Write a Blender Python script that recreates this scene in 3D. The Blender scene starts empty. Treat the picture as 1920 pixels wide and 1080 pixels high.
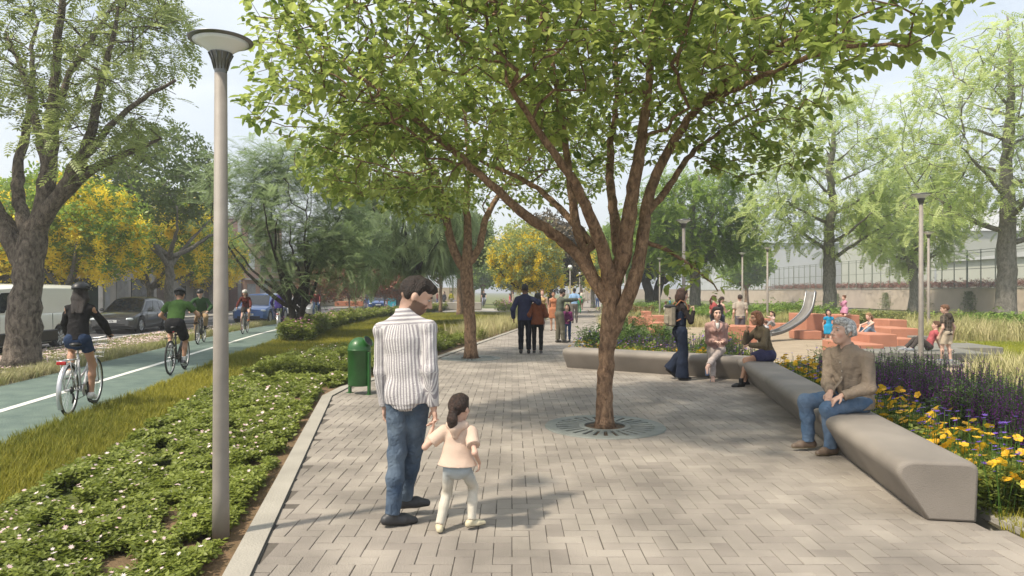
import bpy, math, random
import numpy as np
from mathutils import Vector
rng = np.random.default_rng(7)
random.seed(7)
R = math.radians
S = bpy.context.scene
C = S.collection
# ------------------------------------------------ camera, sky, sun, exposure
F = 1280.0; CH = 1.65; HZ = 547.0
cam = bpy.data.objects.new('camera', bpy.data.cameras.new('camera'))
C.objects.link(cam); S.camera = cam
cam.location = (0, 0, CH); cam.rotation_euler = (R(90), 0, 0)
cam.data.sensor_width = 36; cam.data.lens = 24; cam.data.shift_y = 7/1920
cam.data.clip_start = .05; cam.data.clip_end = 3000
S.render.resolution_x = 1024; S.render.resolution_y = 576
SUN_EL, SUN_AZ = 53, 238           # azimuth the sun stands at, clockwise from +Y
W = bpy.data.worlds.new('World'); S.world = W; W.use_nodes = True
nt = W.node_tree; nt.nodes.clear()
def nn(t, ty, **k):
    n = t.nodes.new(ty)
    for a, b in k.items(): setattr(n, a, b)
    return n
sky = nn(nt, 'ShaderNodeTexSky', sky_type='NISHITA', sun_disc=False, sun_elevation=R(SUN_EL), sun_rotation=R(SUN_AZ))
sky.air_density = 1.0; sky.dust_density = 4.0; sky.ozone_density = 1.0
tc = nn(nt, 'ShaderNodeTexCoord'); mp = nn(nt, 'ShaderNodeMapping'); mp.inputs['Scale'].default_value = (1, 1, 4.5)
no = nn(nt, 'ShaderNodeTexNoise'); no.inputs['Scale'].default_value = 1.6; no.inputs['Detail'].default_value = 6; no.inputs['Distortion'].default_value = .6
rp = nn(nt, 'ShaderNodeValToRGB'); rp.color_ramp.elements[0].position = .34; rp.color_ramp.elements[1].position = .72
rp.color_ramp.elements[0].color = (.45, .45, .45, 1); rp.color_ramp.elements[1].color = (.92, .92, .92, 1)
mx = nn(nt, 'ShaderNodeMix', data_type='RGBA'); mx.inputs['B'].default_value = (5.0, 5.3, 5.45, 1)
bg = nn(nt, 'ShaderNodeBackground'); bg.inputs['Strength'].default_value = .15
wo = nn(nt, 'ShaderNodeOutputWorld')
L = nt.links.new
L(tc.outputs['Generated'], mp.inputs['Vector']); L(mp.outputs[0], no.inputs['Vector']); L(no.outputs['Fac'], rp.inputs[0])
L(rp.outputs[0], mx.inputs['Factor']); L(sky.outputs[0], mx.inputs['A']); L(mx.outputs['Result'], bg.inputs['Color']); L(bg.outputs[0], wo.inputs[0])
sd = bpy.data.lights.new('sun', 'SUN'); sd.energy = 3.9; sd.angle = R(3.2); sd.color = (1, .90, .74)
sun = bpy.data.objects.new('sun', sd); C.objects.link(sun)
sv = Vector((math.sin(R(SUN_AZ))*math.cos(R(SUN_EL)), math.cos(R(SUN_AZ))*math.cos(R(SUN_EL)), math.sin(R(SUN_EL))))
sun.rotation_euler = sv.to_track_quat('Z', 'Y').to_euler(); sun.location = sv*60
S.view_settings.view_transform = 'Standard'; S.view_settings.look = 'None'
S.view_settings.exposure = 0.56; S.view_settings.gamma = 1

# ------------------------------------------------ helpers
def at(px, py, Y):
    """point seen at photo pixel px,py when Y metres ahead"""
    return np.array([(px-960)/F*Y, Y, CH-(py-HZ)/F*Y])
def G(px, py):
    Y = F*CH/(py-HZ); return np.array([(px-960)/F*Y, Y, 0.])
MATS = {}
def mat(name, col=(.5, .5, .5), rough=.6, var=.12, scale=6, bump=0, bscale=40, metal=0, col2=None, spec=.5, attr=None, trans=0, emit=0, alpha=1, detail=4, coat=0):
    """procedural principled material; attr: per-leaf/per-vertex attribute name
    'Col' = vertex colour taken as base, 'rnd' = float mixing col->col2"""
    if name in MATS: return MATS[name]
    m = bpy.data.materials.new(name); m.use_nodes = True; t = m.node_tree
    b = t.nodes['Principled BSDF']; o = t.nodes['Material Output']; K = t.links.new
    b.inputs['Roughness'].default_value = rough; b.inputs['Metallic'].default_value = metal
    b.inputs['Specular IOR Level'].default_value = spec
    if coat: b.inputs['Coat Weight'].default_value = coat; b.inputs['Coat Roughness'].default_value = .08
    c1 = (*col, 1); c2 = (*(col2 if col2 else tuple(max(0, v*(1-2*var)) for v in col)), 1)
    co = nn(t, 'ShaderNodeTexCoord'); n = nn(t, 'ShaderNodeTexNoise'); n.inputs['Scale'].default_value = scale; n.inputs['Detail'].default_value = detail
    K(co.outputs['Object'], n.inputs['Vector'])
    mr = nn(t, 'ShaderNodeMapRange'); mr.inputs[1].default_value = .3; mr.inputs[2].default_value = .7; K(n.outputs['Fac'], mr.inputs[0])
    x = nn(t, 'ShaderNodeMix', data_type='RGBA'); x.inputs['A'].default_value = c1; x.inputs['B'].default_value = c2
    K(mr.outputs[0], x.inputs['Factor']); out = x.outputs['Result']
    if attr == 'rnd':
        a = nn(t, 'ShaderNodeAttribute', attribute_name='rnd'); K(a.outputs['Fac'], x.inputs['Factor'])
    elif attr == 'Col':
        a = nn(t, 'ShaderNodeAttribute', attribute_name='Col'); x.inputs['A'].default_value = (1, 1, 1, 1); q = 1-2*var; x.inputs['B'].default_value = (q, q, q, 1)
        y = nn(t, 'ShaderNodeMix', data_type='RGBA', blend_type='MULTIPLY'); y.inputs['Factor'].default_value = 1
        K(x.outputs['Result'], y.inputs['A']); K(a.outputs['Color'], y.inputs['B']); out = y.outputs['Result']
    K(out, b.inputs['Base Color'])
    if bump:
        n2 = nn(t, 'ShaderNodeTexNoise'); n2.inputs['Scale'].default_value = bscale; n2.inputs['Detail'].default_value = 5; n2.inputs['Distortion'].default_value = 1.1 if bscale == 15 else 0
        K(co.outputs['Object'], n2.inputs['Vector']); bp = nn(t, 'ShaderNodeBump'); bp.inputs['Strength'].default_value = bump; bp.inputs['Distance'].default_value = .02
        K(n2.outputs['Fac'], bp.inputs['Height']); K(bp.outputs[0], b.inputs['Normal'])
    if trans:
        tr = nn(t, 'ShaderNodeBsdfTranslucent'); K(out, tr.inputs['Color']); ms = nn(t, 'ShaderNodeMixShader'); ms.inputs[0].default_value = trans
        K(b.outputs[0], ms.inputs[1]); K(tr.outputs[0], ms.inputs[2]); K(ms.outputs[0], o.inputs['Surface'])
    if emit: b.inputs['Emission Color'].default_value = (*col, 1); b.inputs['Emission Strength'].default_value = emit
    if alpha < 1: b.inputs['Alpha'].default_value = alpha
    MATS[name] = m; return m

def tag(o, label=None, cat=None, group=None, kind=None):
    if label: o['label'] = label
    if cat: o['category'] = cat
    if group: o['group'] = group
    if kind: o['kind'] = kind
    return o
def thing(name, label, cat, loc=(0, 0, 0), rz=0, group=None):
    o = bpy.data.objects.new(name, None); C.objects.link(o); o.location = (*loc, 0.)[:3]; o.rotation_euler = (0, 0, rz); o.empty_display_size = .1
    return tag(o, label, cat, group)
def link(name, me, m=None, parent=None):
    if m is not None and len(me.materials) == 0: me.materials.append(m)
    o = bpy.data.objects.new(name, me); C.objects.link(o)
    if parent is not None: o.parent = parent
    return o
def copy_tree(o, parent=None):
    c = o.copy(); C.objects.link(c)
    if parent is not None: c.parent = parent
    for ch in list(o.children): copy_tree(ch, c)
    return c
def mesh_np(name, v, f, smooth=False, cols=None, rnd=None, extra=None):
    """v (n,3); f (m,k) int array or list of such arrays"""
    me = bpy.data.meshes.new(name); v = np.asarray(v, np.float32)
    fs = f if isinstance(f, list) else [f]; fs = [np.asarray(a, np.int32) for a in fs if len(a)]
    me.vertices.add(len(v)); me.vertices.foreach_set('co', v.ravel())
    nl = sum(a.size for a in fs); nf = sum(len(a) for a in fs)
    me.loops.add(nl); me.polygons.add(nf)
    me.loops.foreach_set('vertex_index', np.concatenate([a.ravel() for a in fs]))
    tot = np.concatenate([np.full(len(a), a.shape[1], np.int32) for a in fs]); st = np.concatenate([[0], np.cumsum(tot)[:-1]]).astype(np.int32)
    me.polygons.foreach_set('loop_start', st)
    try: me.polygons.foreach_set('loop_total', tot)
    except Exception: pass
    me.polygons.foreach_set('use_smooth', np.full(nf, smooth))
    me.update(calc_edges=True); me.validate()
    if cols is not None:
        a = me.attributes.new('Col', 'FLOAT_COLOR', 'POINT'); c4 = np.ones((len(v), 4), np.float32); c4[:, :3] = cols; a.data.foreach_set('color', c4.ravel())
    if rnd is not None:
        a = me.attributes.new('rnd', 'FLOAT', 'POINT'); a.data.foreach_set('value', np.asarray(rnd, np.float32))
    for k, d in (extra or {}).items():
        a = me.attributes.new(k, 'FLOAT', 'POINT'); a.data.foreach_set('value', np.asarray(d, np.float32))
    return me
class MB:
    """collects primitive shapes into one mesh"""
    def __init__(s): s.v = []; s.f = {3: [], 4: []}; s.n = 0
    def add(s, v, quads=(), tris=()):
        v = np.asarray(v, float).reshape(-1, 3)
        if len(quads): s.f[4].append(np.asarray(quads)+s.n)
        if len(tris): s.f[3].append(np.asarray(tris)+s.n)
        s.v.append(v); s.n += len(v); return s
    def box(s, c, d, rz=0, M=None, bev=0.0):
        x, y, z = (k/2 for k in d)
        if bev:
            # chamfered box: three nested rectangles per side
            b = min(bev, x*.9, y*.9, z*.9); V = []
            for (zz, i) in ((-z, b), (-z+b, 0), (z-b, 0), (z, b)):
                a, c2 = x-i, y-i; e = b if i == 0 else b*.6
                V += [(-a+e, -c2, zz), (a-e, -c2, zz), (a, -c2+e, zz), (a, c2-e, zz), (a-e, c2, zz), (-a+e, c2, zz), (-a, c2-e, zz), (-a, -c2+e, zz)]
            V = np.array(V); Q = [(r*8+k, r*8+(k+1) % 8, (r+1)*8+(k+1) % 8, (r+1)*8+k) for r in range(3) for k in range(8)]
            for r, fl in ((0, 1), (24, 0)):
                q = [(r, r+1, r+2, r+3), (r, r+3, r+4, r+7), (r+4, r+5, r+6, r+7)]
                Q += [tuple(reversed(k)) if fl else k for k in q]
        else:
            V = np.array([(a, b, c2) for c2 in (-z, z) for a, b in ((-x, -y), (x, -y), (x, y), (-x, y))])
            Q = [(3, 2, 1, 0), (4, 5, 6, 7), (0, 1, 5, 4), (1, 2, 6, 5), (2, 3, 7, 6), (3, 0, 4, 7)]
        if rz:
            cs, sn = math.cos(rz), math.sin(rz); V = np.stack([V[:, 0]*cs-V[:, 1]*sn, V[:, 0]*sn+V[:, 1]*cs, V[:, 2]], 1)
        if M is not None: V = V@np.asarray(M).T
        return s.add(V+np.asarray(c, float), quads=Q)
    def tube(s, pts, rad, n=8, cap=True, closed=False):
        P = np.asarray(pts, float); m = len(P); r = np.broadcast_to(np.asarray(rad, float), (m,)) if np.ndim(rad) < 2 else None
        T = np.gradient(P, axis=0) if not closed else np.roll(P, -1, 0)-np.roll(P, 1, 0)
        T /= np.linalg.norm(T, axis=1)[:, None]+1e-9
        u = np.cross(T[0], (0, 0, 1.)); u = u if np.linalg.norm(u) > .1 else np.cross(T[0], (0, 1., 0)); u /= np.linalg.norm(u)
        a = np.linspace(0, 2*np.pi, n, endpoint=False); V = []
        for i in range(m):
            u = u-T[i]*u.dot(T[i]); u /= np.linalg.norm(u)+1e-9; w = np.cross(T[i], u)
            V.append(P[i]+r[i]*(np.cos(a)[:, None]*u+np.sin(a)[:, None]*w))
        V = np.concatenate(V); k = np.arange(n); k2 = (k+1) % n; Q = []
        for i in range(m if closed else m-1):
            j = (i+1) % m; Q.append(np.stack([i*n+k, i*n+k2, j*n+k2, j*n+k], 1))
        T3 = []
        if cap and not closed:
            V = np.concatenate([V, P[:1], P[-1:]]); c0 = m*n
            T3 = np.concatenate([np.stack([k2, k, np.full(n, c0)], 1), np.stack([(m-1)*n+k, (m-1)*n+k2, np.full(n, c0+1)], 1)])
        return s.add(V, quads=np.concatenate(Q), tris=T3)
    def lathe(s, prof, c=(0, 0, 0), n=24, axis='z', sweep=2*np.pi):
        prof = np.asarray(prof, float); full = abs(sweep-2*np.pi) < 1e-6
        a = np.linspace(0, sweep, n, endpoint=not full); m = len(prof)
        V = np.stack([prof[:, 0][:, None]*np.cos(a), prof[:, 0][:, None]*np.sin(a), np.repeat(prof[:, 1][:, None], n, 1)], 2).reshape(-1, 3)
        if axis == 'x': V = V[:, [2, 0, 1]]
        if axis == 'y': V = V[:, [1, 2, 0]]
        k = np.arange(n if full else n-1); k2 = (k+1) % n
        return s.add(V+np.asarray(c, float), quads=np.concatenate([np.stack([i*n+k, i*n+k2, (i+1)*n+k2, (i+1)*n+k], 1) for i in range(m-1)]))
    def ell(s, c, r, n=12, M=None):
        th = np.linspace(0, np.pi, n//2+1); pr = np.stack([np.sin(th), -np.cos(th)], 1); a = np.linspace(0, 2*np.pi, n, endpoint=False)
        V = np.stack([pr[:, 0][:, None]*np.cos(a), pr[:, 0][:, None]*np.sin(a), np.repeat(pr[:, 1][:, None], n, 1)], 2).reshape(-1, 3)*np.asarray(r, float)
        if M is not None: V = V@np.asarray(M).T
        k = np.arange(n); k2 = (k+1) % n
        return s.add(V+np.asarray(c, float), quads=np.concatenate([np.stack([i*n+k, i*n+k2, (i+1)*n+k2, (i+1)*n+k], 1) for i in range(len(th)-1)]))
    def prism(s, poly, z0, z1):
        """vertical prism over a convex-ish xy polygon (fan capped)"""
        p = np.asarray(poly, float); n = len(p); c = p.mean(0)
        V = np.concatenate([np.c_[p, np.full(n, z0)], np.c_[p, np.full(n, z1)], [[*c, z0], [*c, z1]]]); k = np.arange(n); k2 = (k+1) % n
        return s.add(V, quads=np.stack([k, k2, n+k2, n+k], 1), tris=np.concatenate([np.stack([k2, k, np.full(n, 2*n)], 1), np.stack([n+k, n+k2, np.full(n, 2*n+1)], 1)]))
    def extr(s, prof, path, up=(0, 0, 1), caps=True):
        """extrude profile [(side, z)] along path (n,3); side axis = right of travel"""
        P = np.asarray(path, float); pr = np.asarray(prof, float); m = len(pr); T = np.gradient(P, axis=0)
        T[:, 2] = 0; T /= np.linalg.norm(T, axis=1)[:, None]; Rt = np.stack([T[:, 1], -T[:, 0], 0*T[:, 0]], 1)
        V = np.concatenate([P[i]+pr[:, :1]*Rt[i]+pr[:, 1:]*np.array([0, 0, 1.]) for i in range(len(P))]); k = np.arange(m); k2 = (k+1) % m
        Q = np.concatenate([np.stack([i*m+k, (i+1)*m+k, (i+1)*m+k2, i*m+k2], 1) for i in range(len(P)-1)]); T3 = []
        if caps:
            n0 = len(V); V = np.concatenate([V, [V[:m].mean(0)], [V[-m:].mean(0)]]); e = (len(P)-1)*m
            T3 = np.concatenate([np.stack([k, k2, np.full(m, n0)], 1), np.stack([e+k2, e+k, np.full(m, n0+1)], 1)])
        return s.add(V, quads=Q, tris=T3)
    def build(s, name, m, parent=None, smooth=False, cols=None, rnd=None):
        fs = [np.concatenate(a) for a in s.f.values() if a]
        return link(name, mesh_np(name, np.concatenate(s.v), fs, smooth, cols, rnd), m, parent)
def resample(P, step):
    P = np.asarray(P, float); d = np.r_[0, np.cumsum(np.linalg.norm(np.diff(P[:, :3], axis=0), axis=1))]; n = max(2, int(d[-1]/step)+1)
    t = np.linspace(0, d[-1], n); return np.stack([np.interp(t, d, P[:, i]) for i in range(P.shape[1])], 1)
def smooth_line(P, step=.5, it=3):
    Q = np.asarray(P, float)
    for _ in range(it):
        a = Q[:-1]*.75+Q[1:]*.25; b = Q[:-1]*.25+Q[1:]*.75; N = np.empty((2*len(a), Q.shape[1])); N[0::2] = a; N[1::2] = b; Q = np.vstack([Q[:1], N, Q[-1:]])
    return resample(Q, step)
def ribbon(name, left, right, z, m, kind='structure', parent=None):
    """flat sheet between two polylines of equal count"""
    l = np.asarray(left, float); r = np.asarray(right, float); n = len(l)
    v = np.concatenate([np.c_[l[:, :2], np.full(n, z)], np.c_[r[:, :2], np.full(n, z)]]); k = np.arange(n-1)
    o = link(name, mesh_np(name, v, np.stack([k, n+k, n+k+1, k+1], 1)), m, parent)
    if kind: o['kind'] = kind
    return o
def inside(poly, x, y):
    poly = np.asarray(poly); c = np.zeros(len(x), bool); j = len(poly)-1
    for i in range(len(poly)):
        xi, yi = poly[i]; xj, yj = poly[j]; k = ((yi > y) != (yj > y)) & (x < (xj-xi)*(y-yi)/(yj-yi+1e-12)+xi); c ^= k; j = i
    return c
def instance(tv, tf, pos, rotz, tilt, scale, tdir=None):
    """instance template (tv verts, tf list of face arrays) -> verts, faces. tilt: angle around a random horizontal axis"""
    n = len(pos); td = rng.uniform(0, 2*np.pi, n) if tdir is None else tdir; scale = np.broadcast_to(np.asarray(scale, float), (n,))
    c, s_ = np.cos(rotz), np.sin(rotz); v = tv[None]*scale[:, None, None]
    x = v[..., 0]*c[:, None]-v[..., 1]*s_[:, None]; y = v[..., 0]*s_[:, None]+v[..., 1]*c[:, None]; z = v[..., 2]
    kx, ky = np.cos(td)[:, None], np.sin(td)[:, None]; ct, st = np.cos(tilt)[:, None], np.sin(tilt)[:, None]
    dot = kx*x+ky*y; X = x*ct+ky*z*st+kx*dot*(1-ct); Y = y*ct-kx*z*st+ky*dot*(1-ct); Z = z*ct+(kx*y-ky*x)*st
    V = (np.stack([X, Y, Z], 2)+pos[:, None]).reshape(-1, 3); off = (np.arange(n)*len(tv))[:, None, None]
    return V, [(np.asarray(f)[None]+off).reshape(-1, np.asarray(f).shape[1]) for f in tf]
class Bag:
    """bag of instanced leaf geometry with a random value per instance"""
    def __init__(s): s.v = []; s.f = {}; s.r = []; s.n = 0
    def put(s, tv, tf, pos, rotz, tilt, scale, tdir=None, rnd=None):
        if len(pos) == 0: return
        V, Fs = instance(tv, tf, pos, rotz, tilt, scale, tdir); r = rng.random(len(pos)) if rnd is None else rnd
        for a in Fs: s.f.setdefault(a.shape[1], []).append(a+s.n)
        s.v.append(V); s.r.append(np.repeat(r, len(tv))); s.n += len(V)
    def build(s, name, m, parent=None, smooth=False):
        return link(name, mesh_np(name, np.concatenate(s.v), [np.concatenate(a) for a in s.f.values()], smooth, rnd=np.concatenate(s.r)), m, parent)
# ================================================= SETTING
def struct(o): o['kind'] = 'structure'; return o
KL = np.array([(-.17, -3), (-1.52, 3.98), (-2.87, 10.94), (-2.84, 11.6), (-2.43, 13.2), (-1.82, 16.9), (.36, 30.2), (2.5, 43), (9.3, 93), (22, 180)])
KRF = np.array([(1.55, 14.9), (1.9, 20), (3.6, 30), (6.3, 49), (11.9, 92), (24.5, 180)])
BA = np.array([(2.99, 4.91), (4.40, 12.75), (1.21, 14.85)])
PAVE = np.vstack([KL, KRF[::-1], [(1.5, 15.1)], [(4.7, 12.9)], [(3.25, 4.9)], [(3.42, 4.5), (2.0, -3)]])
m_soil = mat('soil', (.20, .125, .07), .95, .3, 5, .8, 30, col2=(.11, .075, .035))
m_dry = mat('dry_turf', (.16, .17, .05), .95, .3, .8, .6, 20, col2=(.10, .12, .035))
m_lawn = mat('lawn_base', (.10, .115, .02), .95, .3, 2.5, .6, 25, col2=(.055, .075, .012))
m_sand = mat('sand', (.36, .29, .205), .95, .12, 2, .5, 60)
m_conc = mat('concrete', (.36, .335, .29), .85, .10, 2.5, .35, 60)
m_asph = mat('asphalt', (.085, .085, .09), .9, .15, 1.2, .5, 80)
m_white = mat('road_paint', (.72, .72, .68), .7, .1, 8)
m_joint = mat('joint', (.11, .095, .08), .95, .1, 20)
def sheet(name, pts, z, m):
    pts = np.asarray(pts, float); o = link(name, bpy.data.meshes.new(name), None); me = o.data
    me.from_pydata([(*p, z) for p in pts], [], [tuple(range(len(pts)))]); me.materials.append(m); me.update()
    if me.polygons[0].normal.z < 0: me.flip_normals()
    return struct(o)
sheet('ground', [(-700, -60), (700, -60), (700, 900), (-700, 900)], -.12, m_dry)
# bike path, from the near left corner and bending right far away
BC = smooth_line([(-4.55, -6), (-7.15, 9.5), (-9.05, 21.1), (-10.35, 29), (-10.9, 37), (-10.3, 47), (-8.6, 60), (-6, 80)], .7, 3)
def offs(P, d):
    T = np.gradient(P, axis=0); T /= np.linalg.norm(T, axis=1)[:, None]; return P+np.stack([T[:, 1], -T[:, 0]], 1)*d
m_bike = mat('green_coating', (.135, .185, .155), .85, .16, 2.6, .7, 40, col2=(.078, .118, .105), detail=10)
ribbon('bike_path', offs(BC, -1.45), offs(BC, 1.32), -.02, m_bike)
ribbon('path_centre_marking', offs(BC, -.07), offs(BC, .07), -.015, m_white)
# lawn between the bike path and the promenade
LE = offs(BC, 1.32)
sheet('lawn', np.vstack([LE[::4], [(0, 80)], KL[8:9], KL[7::-1]+(-.1, 0)]), -.04, m_lawn)
sb = offs(KL, -.72); sb[0] = (-1.0, -3)
ribbon('planting_soil', offs(KL, -1.0), offs(KL, -.02), -.03, m_soil)
# road, verge and far pavement
RE = smooth_line([(-8.2, -6), (-11.9, 12), (-13.6, 19.6), (-14.15, 26), (-14.5, 31), (-14.2, 38), (-13.2, 46), (-11.4, 57), (-8, 80)], .7, 3)
k = min(len(RE), len(BC)); rr = resample(RE, np.linalg.norm(np.diff(RE, axis=0), axis=1).sum()/(k-1)-1e-6)[:k]; bb = resample(offs(BC, -1.45), np.linalg.norm(np.diff(offs(BC, -1.45), axis=0), axis=1).sum()/(k-1)-1e-6)[:k]
k = min(len(rr), len(bb)); m_verge = mat('gravel', (.42, .385, .33), .95, .25, 14, .9, 60, col2=(.17, .165, .08))
ribbon('gravel_verge', rr[:k], bb[:k], -.045, m_verge)
FE = offs(RE, -7.2); ribbon('road', FE, RE, -.075, m_asph)
ribbon('lane_edge_line', offs(RE, -.95), offs(RE, -.83), -.07, m_white)
ribbon('lane_centre_line', offs(RE, -3.6), offs(RE, -3.5), -.07, m_white)
mb = MB(); mb.extr([(-.07, -.1), (-.07, .0), (.07, .0), (.07, -.1)], np.c_[offs(RE, .07), 0*RE[:, 0]]); struct(mb.build('road_kerb', m_conc))
ribbon('far_pavement', offs(RE, -11.5), offs(RE, -7.3), .03, m_conc)
mb = MB(); mb.extr([(-.08, -.1), (-.08, .04), (.08, .04), (.08, -.1)], np.c_[offs(RE, -7.25), 0*RE[:, 0]]); struct(mb.build('far_kerb', m_conc))
# cross street and plaza beyond the lawn
sheet('cross_street', [(-30, 70), (30, 66), (40, 74), (-30, 84)], -.06, m_asph)
sheet('plaza', [(-9, 56), (2, 56), (4.4, 66), (-7, 69.5)], -.025, m_conc)
for i in range(5):
    x = -6.5+i*2.0; sheet('crossing_stripe', [(x, 71.5), (x+.35, 71.5), (x+1.2, 79), (x+.85, 79)], -.05, m_white)
# playground floor, right-hand lawn
sheet('playground_floor', [(3.0, 17.6), (7.2, 15.6), (10.6, 13.6), (13.2, 14.6), (14.0, 20), (17, 27), (14, 33), (4.5, 36), (3.6, 30)], -.02, m_sand)
sheet('side_lawn', [(11.5, 14.4), (30, 14), (33, 34), (18, 30), (14.2, 20)], -.03, mat('bright_turf', (.2, .21, .03), .95, .2, 2, .6, 25, col2=(.12, .14, .02)))
sheet('bed_soil', [(1.45, 15), (4.72, 12.95), (3.4, 4.6), (2.1, -3), (9, -3), (12, 10), (10.6, 13.7), (7.2, 15.7), (3.1, 17.7), (2.1, 20)], -.025, mat('bed_soil', (.07, .06, .03), .95, .3, 4, .7, 30))
# kerbs
def kerb(pts, w, name, z0=-.1, z1=.018, side=-1):
    P = np.c_[resample(pts, 1.0), ]; mb = MB()
    a, b = sorted((0, side*w)); mb.extr([(a, z0), (a, z1), (b, z1), (b, z0)], np.c_[P, 0*P[:, 0]]); return struct(mb.build(name, m_conc))
kerb(KL, .155, 'path_kerb'); kerb(offs(KL, .012), .012, 'kerb_gap_strip', -.02, .006).data.materials[0] = mat('dark_rubber', (.04, .04, .04), .8)
kerb(KRF, .14, 'path_kerb', side=1)
kerb(np.array([(3.34, 5.25), (3.5, 4.75), (2.25, -3)])+(.12, 0), .2, 'path_kerb')
# herringbone pavers: every brick a bevelled block, 24 x 12 cm
def pavers():
    w = .118; gx, gy = np.meshgrid(np.arange(-30, 220), np.arange(-25, 1300)); gx = gx.ravel(); gy = gy.ravel()
    k = (gx-gy) % 4; h = k == 0; v = k == 3
    x0 = np.r_[gx[h], gx[v]]*w; y0 = np.r_[gy[h], gy[v]]*w; lx = np.r_[np.full(h.sum(), 2*w), np.full(v.sum(), w)]; ly = np.r_[np.full(h.sum(), w), np.full(v.sum(), 2*w)]
    cx, cy = x0+lx/2, y0+ly/2; keep = inside(PAVE, cx, cy) & (cy < 150)
    for tx, ty in ((1.135, 8.35), (-1.02, 16.9)): keep &= (cx-tx)**2+(cy-ty)**2 > .62**2
    x0, y0, lx, ly = (a[keep] for a in (x0, y0, lx, ly)); n = len(x0); g = .0028
    j = rng.normal(0, .0012, (n, 2)); V = []
    for z, i in ((-.008, g), (-.0012, g), (.0008, g+.003)):
        for a, b in ((0, 0), (1, 0), (1, 1), (0, 1)):
            V.append(np.stack([x0+j[:, 0]+(i if a == 0 else lx-i), y0+j[:, 1]+(i if b == 0 else ly-i), z+rng.normal(0, .0007, n)*(z > -.01)], 1))
    V = np.stack(V, 1); q = np.array([(0, 1, 5, 4), (1, 2, 6, 5), (2, 3, 7, 6), (3, 0, 4, 7), (4, 5, 9, 8), (5, 6, 10, 9), (6, 7, 11, 10), (7, 4, 8, 11), (8, 9, 10, 11)])
    Fa = (q[None]+(np.arange(n)*12)[:, None, None]).reshape(-1, 4); r = np.repeat(np.clip(rng.normal(.45, .27, n), 0, 1), 12)
    m = mat('paver', (.325, .29, .25), .88, .1, 3, .5, 90, col2=(.25, .22, .192), attr='rnd')
    t = m.node_tree; b = t.nodes['Principled BSDF']; l = b.inputs['Base Color'].links[0]; src = l.from_socket   # fine grime over the brick tones
    nz = nn(t, 'ShaderNodeTexNoise'); nz.inputs['Scale'].default_value = 1.3; nz.inputs['Detail'].default_value = 9; co = nn(t, 'ShaderNodeTexCoord'); t.links.new(co.outputs['Object'], nz.inputs['Vector'])
    mr = nn(t, 'ShaderNodeMapRange'); mr.inputs[1].default_value = .35; mr.inputs[2].default_value = .65; mr.inputs[3].default_value = .68; mr.inputs[4].default_value = 1.12; t.links.new(nz.outputs['Fac'], mr.inputs[0])
    mm = nn(t, 'ShaderNodeVectorMath', operation='SCALE'); t.links.new(src, mm.inputs[0]); t.links.new(mr.outputs[0], mm.inputs['Scale']); t.links.new(mm.outputs[0], b.inputs['Base Color'])
    return struct(link('promenade_paving', mesh_np('promenade_paving', V.reshape(-1, 3), Fa, False, rnd=r), m))
pavers(); sheet('paving_bed', PAVE, -.005, m_joint)
# tree grates
m_grate = mat('grate_iron', (.20, .215, .20), .65, .15, 5, .4, 60)
def grate(x, y, label):
    t = thing('tree_grate', label, 'tree grate', (x, y, 0), 0, 'round tree grates')
    a = MB(); a.lathe([(.60, -.004), (.60, .014), (.725, .014), (.735, .004), (.735, -.006)], n=64); a.build('outer_ring', m_grate, t)
    a = MB(); a.lathe([(.25, -.004), (.25, .016), (.315, .016), (.315, -.004)], n=48); a.build('inner_ring', m_grate, t)
    a = MB()
    for i in range(28):
        r = i*2*math.pi/28; w0, w1 = .017, .042; c, s = math.cos(r), math.sin(r)
        q = [(.312, -w0), (.602, -w1), (.602, w1), (.312, w0)]; a.prism([(px*c-py*s, px*s+py*c) for px, py in q], -.004, .012)
    a.build('bars', m_grate, t); a = MB(); a.lathe([(0, -.003), (.70, -.0035)], n=40); a.build('soil_disc', mat('grate_soil', (.13, .085, .05), .95, .3, 8, .8, 40), t); return t
grate(1.135, 8.35, 'round slotted iron grate round the trunk of the near promenade tree')
grate(-1.02, 16.9, 'round iron grate round the farther promenade tree by the left kerb')
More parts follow.
